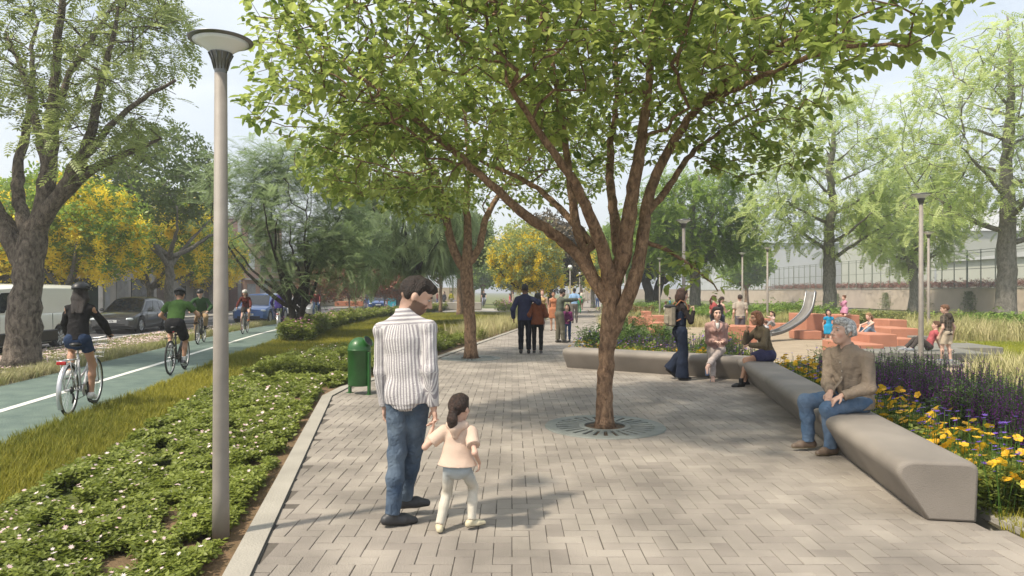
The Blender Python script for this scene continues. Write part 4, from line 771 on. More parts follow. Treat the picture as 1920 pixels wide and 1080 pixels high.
person('red-haired woman in an olive jacket and navy skirt resting her chin on her fist', P5, yf, 1.72, sex='f', sk='tan', pelvis=(0, .0, .555), lean=14, head=(2, 6, 0), neckf=.02, bend=.8, feet=(wl(P5, yf, 1398, 716, 12.15), wl(P5, yf, 1389, 718, 11.85)), fdir=(dw(yf, 100), dw(yf, 104)), kp=((-.05, .5, 1), (.2, .5, 1)), hands=(( -.10, .40, .72), (.07, .335, .965)), ep=((-.8, -.6, -.3), (.5, .2, -1)), hdir=((.3, 1, -.3), (-.1, .1, 1)), palm=((0, 0, -1), (0, -1, 0)), curl=(.4, 1.25),
       hair=dict(s='bob', c=(.32, .13, .055)), top=dict(c=(.135, .105, .065), g=.024, hem=-.06, collar=True, ch=.01, n='jacket', wr=.005), bottom=dict(t='skirt', c=(.05, .05, .11), g=.02, len=.62), shoes=dict(c=(.02, .02, .02), t='boot'), seed=41)
# --- couple and others on the promenade
def sup(label, px, fy, H, yaw, **k):
    p = G(px, fy); return person(label, (p[0], p[1]), yaw, H, **k)
sup('tall man in a navy shirt with his arm round the shorter person in brown', 984, 663, 1.88, 0, sk='brown', hair=dict(s='short', c=DK), hands=((-.30, .02, .93), (.36, .02, 1.42)), ep=((-.6, -1, 0), (.5, -.8, -.3)), hdir=(None, (.8, .1, -.6)), top=dict(c=(.028, .032, .075), g=.03, hem=-.10, flare=.015, n='shirt', collar=True), bottom=dict(t='pants', c=(.008, .009, .016), g=.016), shoes=dict(c=(.01, .01, .01)), seed=51)
sup('shorter person in a rust brown coat walking beside the tall man in navy', 1008, 663, 1.64, 0, sex='f', sk='brown', hair=dict(s='bob', c=DK), hands=((-.2, .12, .95), (.2, .16, .98)), top=dict(c=(.17, .052, .022), g=.034, hem=-.10, flare=.03, n='coat'), bottom=dict(t='pants', c=(.01, .01, .011), g=.008), shoes=dict(c=(.02, .02, .02), sole=(.6, .6, .6)), seed=52)
sup('bearded man in a grey-green sweater pointing to the right', 1049, 643, 1.78, -72, sk='light', lean=6, head=(10, 12, 0), feet=((-.10, -.02, .075), (.10, .1, .075)), hands=((-.12, .25, 1.05), (.10, .62, 1.40)), ep=((-.8, -.5, -.5), (.8, -.1, -.5)), hdir=(None, (0, 1, 0)), curl=.2, hair=dict(s='short', c=DK), beard=(.02, .014, .012), top=dict(c=(.095, .105, .085), g=.026, hem=-.08, n='sweater'), bottom=dict(t='pants', c=(.13, .12, .09), g=.028), shoes=dict(c=(.05, .045, .035)), seed=53)
sup('child in a purple jacket standing close behind the pointing man', 1064, 641, 1.30, 160, child=True, sex='f', sk='light', hair=dict(s='long', c=BR, l=.5), hands=((-.1, .16, .72), (.1, .16, .74)), top=dict(c=(.16, .03, .11), g=.026, hem=-.1, flare=.02, n='jacket'), bottom=dict(t='pants', c=(.03, .06, .14)), shoes=dict(c=(.02, .02, .02)), seed=54)
sup('blonde woman in a mustard sleeveless top and grey trousers walking towards the viewer', 1017, 619, 1.76, 176, sex='f', sk='fair', hair=dict(s='bun', c=(.36, .20, .09)), hands=((-.26, .0, .82), (.14, .2, 1.25)), feet=((-.04, .16, .07), (.06, -.14, .1)), top=dict(c=(.46, .33, .15), g=.008, sl='tank', n='top'), bottom=dict(t='pants', c=(.26, .25, .24), g=.01), shoes=dict(c=(.05, .05, .05)), seed=55)
sup('woman in an orange dress mostly hidden behind the pointing man', 1038, 620, 1.70, 170, sex='f', sk='tan', hair=dict(s='bun', c=DK), top=dict(c=(.40, .16, .08), g=.01, sl='tank', n='top'), bottom=dict(t='skirt', c=(.40, .16, .08), g=.03, len=.9), shoes=dict(c=(.3, .2, .15)), seed=56)
sup('man in a light blue T-shirt and grey trousers walking away down the promenade', 1077, 606, 1.87, -4, sk='brown', hair=dict(s='short', c=DK), feet=((-.09, -.05, .08), (.12, .1, .1)), hands=((-.24, .2, 1.12), (.34, .05, .93)), top=dict(c=(.25, .40, .62), g=.02, sl='half', hem=-.06, n='t_shirt'), bottom=dict(t='pants', c=(.17, .15, .13), g=.016), shoes=dict(c=(.04, .03, .03)), seed=57)
sup('man in a white shirt and grey shorts walking far down the promenade', 1091, 581, 1.85, 0, sk='tan', hair=dict(s='short', c=DK), feet=((-.08, -.2, .1), (.08, .2, .08)), top=dict(c=(.66, .61, .54), g=.03, hem=-.06, n='shirt'), bottom=dict(t='shorts', c=(.3, .28, .24), g=.03), shoes=dict(c=(.1, .05, .05)), seed=58)
sup('distant person in a red skirt at the right edge of the promenade', 1112, 577, 1.70, 10, sex='f', sk='light', hair=dict(s='pony', c=BR), top=dict(c=(.5, .08, .06), g=.02, sl='half'), bottom=dict(t='skirt', c=(.5, .07, .06), g=.04), shoes=dict(c=(.3, .05, .04)), seed=59)
sup('distant person in blue jeans beside the one in the red skirt', 1120, 578, 1.76, -10, sk='light', hair=dict(s='short', c=DK), top=dict(c=(.28, .28, .3), g=.02), bottom=dict(t='pants', c=(.05, .10, .24), g=.014), shoes=dict(c=(.5, .05, .05)), seed=60)
sup('distant person in a green shirt just past the man in light blue', 1086, 588, 1.62, 0, sk='tan', hair=dict(s='short', c=DK), top=dict(c=(.05, .30, .10), g=.02, hem=-.15), bottom=dict(t='pants', c=(.05, .25, .10), g=.014), shoes=dict(c=(.05, .05, .05)), seed=61)
# --- playground
def boy_top(px, py, Y): p = at(px, py, Y); return (p[0], p[1]), p[2]
person('boy in a beige T-shirt with his back turned behind the orange block', (7.55, 22.6), -8, 1.58, sk='light', bw=1.05, hair=dict(s='short', c=(.05, .025, .015)), top=dict(c=(.40, .35, .29), g=.028, sl='half', hem=-.08, n='t_shirt'), bottom=dict(t='shorts', c=(.1, .1, .12), g=.02), shoes=dict(c=(.1, .1, .1)), seed=71)
person('girl in a dark top looking down beside the boy in beige', (7.15, 23.4), -60, 1.52, sex='f', sk='light', head=(0, 25, 0), hair=dict(s='pony', c=(.07, .03, .018)), hands=((-.1, .3, 1.0), (.1, .3, 1.0)), top=dict(c=(.05, .045, .05), g=.01, sl='tank'), bottom=dict(t='pants', c=(.05, .06, .1)), shoes=dict(c=(.1, .1, .1)), seed=72)
person('girl with an auburn ponytail and red top behind the smiling seated woman', (6.85, 23.2), -80, 1.55, sex='f', sk='light', hair=dict(s='pony', c=(.12, .035, .02)), top=dict(c=(.33, .07, .07), g=.01, sl='half'), bottom=dict(t='pants', c=(.05, .06, .1)), shoes=dict(c=(.1, .1, .1)), seed=73)
person('girl with black hair in a bright blue dress standing by the orange blocks', (9.93, 21.4), 172, 1.13, sex='f', child=True, sk='light', head=(-10, 0, 8), hair=dict(s='bob', c=DK), hands=((-.2, .05, .47), (.16, -.02, .5)), feet=((-.02, .1, .05), (.07, -.12, .1)), top=dict(c=(.02, .28, .50), g=.016, sl='half', len=.1, hem=-.04, n='dress_top'), bottom=dict(t='skirt', c=(.02, .28, .50), g=.05, len=.95), shoes=dict(c=(.04, .05, .1)), seed=74)
person('girl in a pink dress kneeling on top of an orange block and hugging a toy', (13.75, 28.2, .72), 96, 1.25, sex='f', child=True, sk='fair', pelvis=(0, 0, .22), lean=2, head=(0, 5, 0), feet=((-.09, -.16, .06), (.09, -.18, .06)), kp=((-.1, 1, .1), (.1, 1, .1)), fdir=((0, -.6, -.3), (0, -.6, -.3)), hands=((-.02, .2, .5), (.02, .2, .42)), hair=dict(s='bun', c=(.20, .08, .03)), top=dict(c=(.52, .25, .36), g=.02, hem=-.04, n='dress_top'), bottom=dict(t='skirt', c=(.52, .25, .36), g=.05, len=.7), seed=75)
person('girl with a blonde ponytail in a striped vest sitting on the low orange block', (10.35, 19.6, .33), 96, 1.35, sex='f', child=True, sk='fair', pelvis=(0, 0, .13), lean=12, head=(10, 10, 0), feet=((-.12, .42, .05), (.06, .40, .05)), kp=((-.3, .2, .55), (.3, .2, .45)), hands=((-.08, .40, .17), (.06, .38, .2)), ep=((-.6, 0, 1), (.6, 0, 1)), hair=dict(s='pony', c=(.42, .24, .11)), top=dict(c=(.5, .5, .5), m=stripes('vest_stripe', (.55, .52, .52), (.12, .11, .14), .03, .5), g=.012, sl='tank', hem=-.05), bottom=dict(t='pants', c=(.15, .22, .30), g=.008), shoes=dict(c=(.4, .4, .42)), seed=76)
person('boy in a red T-shirt and grey trousers leaning back on the grey platform', (10.32, 16.9, .2), 78, 1.45, child=True, sk='light', pelvis=(0, 0, .12), lean=-22, head=(-18, -8, 0), feet=((-.13, .44, .05), (.1, .50, .05)), kp=((0, .3, 1), (.2, .3, .5)), hands=((-.22, -.36, .05), (.26, -.34, .05)), ep=((-.5, -1, .1), (.5, -1, .1)), hdir=((-.2, -1, -.1), (.2, -1, -.1)), palm=((0, 0, -1), (0, 0, -1)), curl=.1, hair=dict(s='short', c=(.16, .07, .03)), top=dict(c=(.42, .10, .11), g=.018, sl='half', hem=-.04, n='t_shirt'), bottom=dict(t='pants', c=(.07, .06, .055), g=.012), shoes=dict(c=(.25, .27, .3), sole=(.6, .6, .6)), seed=77)
person('boy in a brown plaid hooded shirt and cream shorts standing on the grass edge', (10.12, 15.9), 28, 1.43, child=True, sk='light', head=(35, 8, 0), hands=((-.2, .06, .62), (.2, -.02, .62)), feet=((-.05, .08, .06), (.06, -.06, .06)), hair=dict(s='short', c=(.22, .10, .045)), top=dict(c=(.2, .2, .2), m=stripes('plaid', (.065, .052, .04), (.16, .13, .10), .075, .75, w2=.09, b2=(.13, .11, .09)), g=.028, sl='half', len=.16, hem=-.1, flare=.02, n='plaid_shirt'), bottom=dict(t='shorts', c=(.6, .5, .38), g=.03, len=.85), shoes=dict(c=(.13, .17, .24), sole=(.4, .4, .4)), seed=78,
       wear=[lambda J: J['garment']('hood', [dict(p=[cone(J['nb']+J['X2']*.07*J['s']-J['F2']*.05*J['s'], J['nb']-J['X2']*.07*J['s']-J['F2']*.05*J['s'], .055*J['s']), ell(J['nb']-J['F2']*.1*J['s']-J['U2']*.06*J['s'], np.array((.09, .05, .08))*J['s'])], k=.03)], (.07, .055, .045))])
person('toddler in a pale pink top sitting near the foot of the metal slide', (8.95, 23.4, .42), 105, .95, sex='f', child=True, sk='fair', pelvis=(0, 0, .12), lean=6, feet=((-.08, .32, .06), (.08, .32, .06)), kp=((-.3, .2, .8), (.3, .2, .8)), hands=((-.12, .2, .36), (.1, .2, .4)), hair=dict(s='pony', c=(.10, .04, .02)), top=dict(c=(.55, .40, .38), g=.014, sl='half'), bottom=dict(t='pants', c=(.3, .3, .3)), shoes=dict(c=(.5, .4, .4)), seed=79)
person('toddler with brown hair crouching at the very bottom of the slide', (8.45, 22.6), 20, .9, child=True, sk='fair', pelvis=(0, 0, .28), lean=14, feet=((-.08, .18, .05), (.08, .18, .05)), kp=((-.4, 1, .3), (.4, 1, .3)), hair=dict(s='short', c=(.12, .05, .025)), top=dict(c=(.5, .5, .52), g=.014), bottom=dict(t='pants', c=(.1, .12, .2)), shoes=dict(c=(.4, .4, .4)), seed=80)
sup('small far child in blue behind the standing woman with the backpack', 1256, 592, 1.35, 80, child=True, sk='light', hair=dict(s='short', c=BR), top=dict(c=(.05, .25, .42), g=.02), bottom=dict(t='pants', c=(.1, .1, .2)), shoes=dict(c=(.1, .1, .1)), seed=81)
sup('small far child in white left of the child in blue', 1248, 598, 1.1, -60, child=True, sk='light', hair=dict(s='short', c=(.3, .15, .07)), top=dict(c=(.55, .5, .5), g=.02), bottom=dict(t='pants', c=(.3, .25, .25)), shoes=dict(c=(.1, .1, .1)), seed=82)
# --- far left background
for lab, px, fy, H, yw, sx, tc_, bc, bt in (('far man in a black jacket beside the recycling bins', 728, 580, 1.8, -60, 'm', (.02, .02, .022), (.06, .08, .06), 'pants'), ('far woman in a white top and pink shorts beside the recycling bins', 741, 580, 1.7, 170, 'f', (.62, .6, .55), (.6, .2, .22), 'shorts'),
        ('far person in a yellow jacket near the parked bicycles', 846, 577, 1.75, 20, 'm', (.48, .42, .03), (.36, .32, .25), 'pants'), ('far person in dark clothes left of the yellow jacket', 833, 577, 1.7, 150, 'f', (.04, .04, .045), (.03, .03, .03), 'pants'), ('far person in blue jeans beside the small tree', 820, 578, 1.75, 100, 'm', (.2, .07, .05), (.03, .07, .22), 'pants'),
        ('far girl in a red dress right of the cyclist on the cross street', 956, 578, 1.5, 90, 'f', (.5, .10, .09), (.5, .10, .09), 'skirt'), ('far woman in a beige coat beside the girl in red', 962, 578, 1.72, 90, 'f', (.42, .34, .26), (.4, .36, .3), 'pants')):
    sup(lab, px, fy, H, yw, sex=sx, sk='light', hair=dict(s='short' if sx == 'm' else 'bob', c=BR), top=dict(c=tc_, g=.022), bottom=dict(t=bt, c=bc, g=.02), shoes=dict(c=(.05, .05, .05)), seed=90+int(px) % 7)
# --- cyclists
def rider(label, blabel, a, b, H=1.72, lean=24, low=0, city=False, frame=(.03, .03, .03), near=False, head=(0, 0, 0), helm=(.014, .014, .016), face=False, **k):
    """a: rear-wheel contact pixel, b: front-wheel contact pixel"""
    A, B = G(*a), G(*b); c = (A+B)/2; d = B-A; yaw = math.degrees(math.atan2(-d[0], d[1])); bike(c[0], c[1], yaw, blabel, frame, city, near)
    q = -1 if low == 0 else 1                                  # crank: right pedal down when q = 1 (matches bike())
    lo = np.array((0, -.03, .23)); hi = np.array((0, -.11, .56)); f = ((-.12, *hi[1:]), (.12, *lo[1:]))
    hz, hy_, hx = (1.05, .27, .27) if city else (1.035, .35, .26)
    return person(label, (c[0], c[1], -.02), yaw, H, pelvis=(0, -.2, 1.02), lean=lean, head=(head[0], head[1]-lean*.0, head[2]), feet=f, kp=((-.25, 1, .1), (.22, 1, .1)), fdir=((0, 1, -.1), (0, 1, -.22)), hands=((-hx, hy_-.02, hz), (hx, hy_-.02, hz)), ep=((-.9, -.1, -.5), (.9, -.1, -.5)), hdir=((.15, 1, -.2), (-.15, 1, -.2)), palm=((0, -.2, -1), (0, -.2, -1)), curl=.95, wear=[helmet(helm)] if helm else [], **k)
def coldsh(J):
    pass
rider('woman cycling away in a black top, denim shorts and black helmet', 'silver city bicycle with rear rack and basket ridden by the woman in black', (123, 780.5), (183, 752), 1.72, 12, bw=.9, city=True, frame=(.5, .5, .52), near=True, sex='f', sk='tan', hair=dict(s='long', c=(.02, .010, .008), l=.9), head=(-8, 0, 0), top=dict(c=(.014, .013, .014), g=.02, hem=-.03, flare=.01, cold=True, n='black_top'), bottom=dict(t='shorts', c=(.02, .038, .085), g=.008, len=.42), shoes=dict(c=(.62, .6, .58), sole=(.7, .7, .68)), seed=101)
rider('man cycling away in a green T-shirt, black shorts and black helmet', 'black bicycle with a rear rack ridden by the man in the green T-shirt', (312.6, 703.7), (352, 688), 1.80, 30, near=True, sk='tan', hair=dict(s='short', c=DK), head=(0, 22, 0), top=dict(c=(.06, .125, .03), g=.022, sl='half', hem=-.03, n='t_shirt'), bottom=dict(t='shorts', c=(.014, .014, .016), g=.026, len=.85), shoes=dict(c=(.09, .09, .1), sole=(.6, .6, .6)), sock=(.7, .7, .7), seed=102)
rider('man cycling towards the viewer in a green sweater and khaki trousers', 'black bicycle ridden towards the viewer by the man in khaki trousers', (386, 638.5), (366, 646), 1.78, 28, sk='light', hair=dict(s='short', c=DK), head=(0, 8, 0), top=dict(c=(.035, .085, .03), g=.022, n='sweater', collar=True), bottom=dict(t='pants', c=(.36, .25, .14), g=.018), shoes=dict(c=(.02, .02, .02)), seed=103)
rider('woman cycling towards the viewer in a maroon sweater and white helmet', 'grey bicycle ridden towards the viewer by the woman in maroon', (468, 621), (450, 627), 1.70, 22, sex='f', sk='light', frame=(.12, .12, .12), helm=(.62, .6, .58), hair=dict(s='long', c=(.10, .035, .018), l=.4), head=(0, 6, 0), top=dict(c=(.11, .022, .016), g=.016, n='sweater'), bottom=dict(t='shorts', c=(.05, .035, .03), g=.02, len=.5), shoes=dict(c=(.36, .12, .05)), seed=104)
rider('cyclist in a purple blue jacket riding away behind the low feathery tree', 'bicycle with a white rear guard ridden by the cyclist in purple', (519, 622), (527, 616), 1.76, 14, sk='tan', city=True, frame=(.6, .6, .6), hair=dict(s='short', c=DK), top=dict(c=(.045, .03, .17), g=.026, n='jacket', hem=-.1), bottom=dict(t='pants', c=(.03, .03, .06), g=.016), shoes=dict(c=(.02, .02, .02)), seed=105)
rider('cyclist in a red checked shirt and jeans riding towards the viewer', 'bicycle of the far cyclist in the red checked shirt', (599, 596), (586, 600), 1.76, 18, sk='light', frame=(.05, .12, .10), hair=dict(s='short', c=BR), helm=None, top=dict(c=(.3, .04, .03), m=stripes('red_check', (.26, .03, .025), (.04, .012, .012), .08, .6, w2=.08), g=.02), bottom=dict(t='pants', c=(.03, .06, .13), g=.014), shoes=dict(c=(.02, .02, .02)), seed=106)
rider('far cyclist in a black T-shirt and grey trousers on the cross street', 'far bicycle ridden on the cross street', (908, 575.5), (906.5, 577), 1.76, 10, sk='light', hair=dict(s='short', c=DK), helm=None, top=dict(c=(.02, .02, .022), g=.02, sl='half'), bottom=dict(t='pants', c=(.28, .30, .38), g=.014), shoes=dict(c=(.1, .1, .1)), seed=107)
for i, (px, py, yw, c) in enumerate(((858, 579, 88, (.05, .12, .4)), (872, 579, 80, (.4, .06, .05)))):
    p = G(px, py); bike(p[0], p[1], yw, ['blue bicycle parked by the plaza left of the second promenade tree', 'red bicycle parked beside the blue one at the plaza'][i], c)
# ================================================= TREES
def leaf_broad():      # folded oval leaf, 1 long, tip along +y
    v = np.array([(0, 0, 0), (-.2, .22, .05), (.2, .22, .05), (-.27, .52, .06), (.27, .52, .06), (-.17, .8, .02), (.17, .8, .02), (0, 1, -.05), (0, .25, 0), (0, .52, -.005), (0, .8, -.025)])
    return v, [np.array([(1, 8, 9, 3), (8, 2, 4, 9), (3, 9, 10, 5), (9, 4, 6, 10)]), np.array([(0, 8, 1), (0, 2, 8), (5, 10, 7), (10, 6, 7)])]
def leaf_pinnate(n=6, w=.085, ll=.27, droop=.25, ang=55, thin=False):
    V = []; Fq = []
    for i in range(n):
        y = .12+.8*i/(n-1) if n > 1 else .5; sc_ = (1-.35*abs(i/(n-1)-.45)); z = -droop*y*y
        for q in (-1, 1):
            a = R(ang-18*i/n); d = np.array((q*math.sin(a), math.cos(a), -.12)); pr = np.array((math.cos(a), -q*math.sin(a), 0)); b = np.array((0, y, z)); k = len(V)
            V += [b, b+d*ll*sc_*.45+pr*w*.5, b+d*ll*sc_, b+d*ll*sc_*.45-pr*w*.5]; Fq.append((k, k+1, k+2, k+3))
    k = len(V); V += [(0, .92, -droop*.85), (w*.5, 1.0, -droop), (0, 1.18, -droop*1.3), (-w*.5, 1.0, -droop)]; Fq.append((k, k+1, k+2, k+3))
    if not thin: k = len(V); V += [(-.006, 0, 0), (.006, 0, 0), (.004, .95, -droop*.9), (-.004, .95, -droop*.9)]; Fq.append((k, k+1, k+2, k+3))
    return np.array(V, float), [np.array(Fq)]
def leaf_clump(n=7, seed=0):     # small spray of simple leaves for distant crowns
    g = np.random.default_rng(seed); V = []; Fq = []
    for i in range(n):
        a = g.uniform(0, 6.28); e = g.uniform(-.5, .9); d = np.array((math.cos(a)*math.cos(e), math.sin(a)*math.cos(e), math.sin(e))); b = d*g.uniform(.05, .45); p = nrm(np.cross(d, g.normal(size=3)))*.13; k = len(V)
        V += [b, b+d*.22+p, b+d*.5, b+d*.22-p]; Fq.append((k, k+1, k+2, k+3))
    return np.array(V), [np.array(Fq)]
LB = leaf_broad(); LP = leaf_pinnate(6, .125, .30); LF = leaf_pinnate(11, .035, .34, .35, 50, True); LW = leaf_pinnate(9, .05, .42, .5, 38, True); LC = leaf_clump()
def ells(spec, n, shell=.35):
    """points in a union of ellipsoids [(c, r, weight)] thinned towards the middle"""
    out = []; ws = np.array([s_[2] if len(s_) > 2 else np.prod(s_[1]) for s_ in spec], float); ws /= ws.sum()
    for (c, r, *_), w in zip(spec, ws):
        m = max(1, int(n*w)); d = rng.normal(size=(m, 3)); d /= np.linalg.norm(d, axis=1)[:, None]; u = rng.random(m)**(1/3); u = shell+(1-shell)*u
        out.append(np.array(c)+d*u[:, None]*np.array(r))
    return np.concatenate(out)
def tree(name, label, limbs, crown, N, step, bark, leafm, leaf, lsize, per, cat='tree', group=None, tip=.006, expo=2.3, flowers=None, tilt=(.2, 1.2), spread=.12, sides=9, seed=1, shell=.3, droop=0, twigleaf=3, tree_name=None, rough=.0, jit=.25, trunk_top=None, limbk=1.):
    """limbs: polylines [(x,y,z,r)...] in world space, first one the trunk; crown: ellipsoids; N: number of growth targets"""
    global rng
    old = rng; rng = np.random.default_rng(seed); base = np.array(limbs[0][0][:3], float); base[2] = 0
    t = thing(name, label, cat, base, 0, group)
    nodes = []; par = []; rad = []; dist = []
    def addn(p, pa, r=0): nodes.append(np.asarray(p, float)); par.append(pa); rad.append(r); dist.append(0 if pa < 0 else dist[pa]+np.linalg.norm(nodes[-1]-nodes[pa])); return len(nodes)-1
    for li, lm in enumerate(limbs):
        lm = np.array(lm, float); q = smooth_line(lm, step*.6, 2) if len(lm) > 2 else resample(lm, step*.6)
        if li: q[:, 3] *= limbk
        if li == 0: pa = -1; st = 0
        else: pa = int(np.argmin([np.linalg.norm(n_-q[0, :3]) for n_ in nodes])); st = 1
        for k in range(st, len(q)):
            jj = rng.normal(0, step*.04, 3) if k > 2 else 0; pa = addn(q[k, :3]+jj, pa, q[k, 3])
    nl = len(nodes); P = ells(crown, N, shell); nd = np.array(nodes); d0 = np.linalg.norm(P[:, None]-nd[None, ::3], axis=2).min(1) if len(nd) < 4000 else 0; P = P[np.argsort(d0)]
    cap = 200000; ND = np.zeros((cap, 3)); ND[:nl] = nd; DS = np.zeros(cap); DS[:nl] = dist; n = nl; tips = []
    zmin = limbs[0][-1][2]*.8
    for p in P:
        d = np.linalg.norm(ND[:n]-p, axis=1); c = d+.12*DS[:n]+(ND[:n, 2] < zmin)*5*step+np.maximum(0, ND[:n, 2]-p[2])*.35; j = int(np.argmin(c)); L_ = d[j]
        if L_ < step*.35: tips.append(j); continue
        m = max(1, int(L_/step)); a = ND[j].copy(); off = rng.normal(0, 1, 3)*L_*.08+np.array((0, 0, -droop*L_*.3+.06*L_)); pa = j
        for k in range(1, m+1):
            f = k/m; q = a+(p-a)*f+off*math.sin(math.pi*f)+rng.normal(0, step*.08, 3); nodes.append(q); par.append(pa); rad.append(0); DS[n] = DS[pa]+np.linalg.norm(q-ND[pa]); ND[n] = q; pa = n; n += 1
            if n >= cap-50: break
        tips.append(pa)
    par = np.array(par); R0 = np.array(rad); ch = np.zeros(n, int); acc = np.zeros(n)
    for i in range(n-1, -1, -1):
        r = max((acc[i] if acc[i] > 0 else tip**expo)**(1/expo), 0); 
        if R0[i] > 0: r = R0[i]
        R0[i] = r
        if par[i] >= 0: acc[par[i]] += r**expo; ch[par[i]] += 1
    kids = [[] for _ in range(n)]
    for i in range(n):
        if par[i] >= 0: kids[par[i]].append(i)
    mbs = MB(); start = [(0, -1)]
    while start:
        s0, pp = start.pop(); chain = [s0]; c = s0
        while kids[c]:
            ks = sorted(kids[c], key=lambda k: -R0[k]); main = ks[0]
            for o in ks[1:]: start.append((o, c))
            chain.append(main); c = main
        pts = [ND[i] for i in chain]; rr = [R0[i] for i in chain]
        if pp >= 0: pts = [ND[pp]]+pts; rr = [min(rr[0], R0[pp])]+rr
        if len(pts) < 2: continue
        pts = np.array(pts); rr = np.array(rr)
        if rr[0] > .03:
            rr = np.convolve(np.r_[rr[0], rr, rr[-1]], (.25, .5, .25), 'valid'); ns = sides if rr[0] > .05 else 6
            if pp < 0: rr[0] *= 1.28; rr[1] *= 1.08
            if rough: rr = rr*(1+rng.normal(0, rough, len(rr)))
        else: ns = 3 if rr[0] < .012 else 4
        mbs.tube(pts-base*np.array([1, 1, 1.]), rr, ns, cap=rr[0] > .03)
    mbs.build('trunk', bark, t, True)
    # leaves on the thin outer nodes
    thin = np.where(R0[:n] < (tip*twigleaf))[0]; thin = thin[thin >= nl*0]; bag = Bag(); M = int(len(thin)*per); idx = rng.choice(thin, M); pos = ND[idx]+rng.normal(0, spread*.5, (M, 3)) - base
    pd = ND[idx]-ND[np.maximum(par[idx], 0)]; az = np.arctan2(-pd[:, 0], pd[:, 1])+rng.normal(0, .9, M)
    tv, tf = leaf; sz = lsize*rng.uniform(.7, 1.25, M); tl = -rng.uniform(*tilt, M); clus = rng.random(n)[idx]; print('LEAVES', name, M); bag.put(tv, tf, pos, az, tl, sz, tdir=az+rng.normal(0, .5, M), rnd=np.clip(.55*clus+.45*rng.random(M), 0, 1))
    cr = bag.build('crown', leafm, t, False)
    if flowers:
        fm, fn, fs, fz = flowers; kk = rng.choice(thin, fn); kk = kk[ND[kk, 2] < fz] if fz else kk; b2 = Bag(); V0 = ND[kk]
        pos = np.repeat(V0, 16, 0)+rng.normal(0, fs*.5, (len(kk)*16, 3))*np.array((.6, .6, 1.6))-base-np.array((0, 0, fs)); m_ = len(pos)
        b2.put(LC[0], LC[1], pos, rng.uniform(0, 6.28, m_), rng.uniform(-1, 1, m_), fs*rng.uniform(.5, 1., m_)); b2.build('blossom', fm, t)
    rng = old; return t
def pl(Y, *pts):
    """photo polyline at depth Y; pts (px, py, r[, dY])"""
    out = []
    for q in pts:
        y = Y+(q[3] if len(q) > 3 else 0); p = at(q[0], q[1], y); out.append((p[0], p[1], max(p[2], -.02), q[2]))
    return out
def bark_mat(name, a, b, sc=9, st=.9):
    m = mat(name, a, .92, .3, sc, st, sc*3.2, col2=b, spec=.2); t = m.node_tree
    for n in t.nodes:
        if n.type == 'TEX_NOISE': n.inputs['Distortion'].default_value = .6
        if n.type == 'BUMP': n.inputs['Distance'].default_value = .05
    co = [n for n in t.nodes if n.type == 'TEX_COORD'][0]; mp_ = nn(t, 'ShaderNodeMapping'); mp_.inputs['Scale'].default_value = (1.6, 1.6, .8); t.links.new(co.outputs['Object'], mp_.inputs[0])
    for n in t.nodes:
        if n.type == 'TEX_NOISE': t.links.new(mp_.outputs[0], n.inputs['Vector'])
    return m
bk_brown = bark_mat('bark_brown', (.42, .27, .17), (.13, .08, .053), 12, 1.0); bk_grey = bark_mat('bark_grey', (.34, .285, .235), (.075, .06, .05), 9, 1.5); bk_pale = bark_mat('bark_pale', (.30, .28, .25), (.13, .12, .105), 8, .9); bk_dark = bark_mat('bark_dark', (.07, .06, .045), (.03, .025, .02), 8)
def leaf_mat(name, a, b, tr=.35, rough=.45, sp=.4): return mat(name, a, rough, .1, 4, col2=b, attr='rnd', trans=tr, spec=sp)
lf_main = leaf_mat('leaf_broad', (.56, .63, .18), (.11, .19, .035), .6); lf_ash = leaf_mat('leaf_ash', (.66, .72, .32), (.38, .50, .17), .6); lf_left = leaf_mat('leaf_left', (.48, .54, .22), (.20, .26, .08), .55); lf_feather = leaf_mat('leaf_feather', (.42, .52, .26), (.13, .20, .08), .55)
lf_dark = leaf_mat('leaf_dark', (.18, .25, .07), (.07, .11, .03), .4); lf_bright = leaf_mat('leaf_bright', (.34, .46, .08), (.14, .24, .04), .5); lf_brown = leaf_mat('leaf_brown', (.20, .15, .08), (.05, .045, .025), .2); m_yel = leaf_mat('blossom_yellow', (1.0, .88, .12), (.95, .74, .05), .55, .6); m_red = leaf_mat('leaf_red', (.32, .09, .05), (.13, .10, .04), .25)
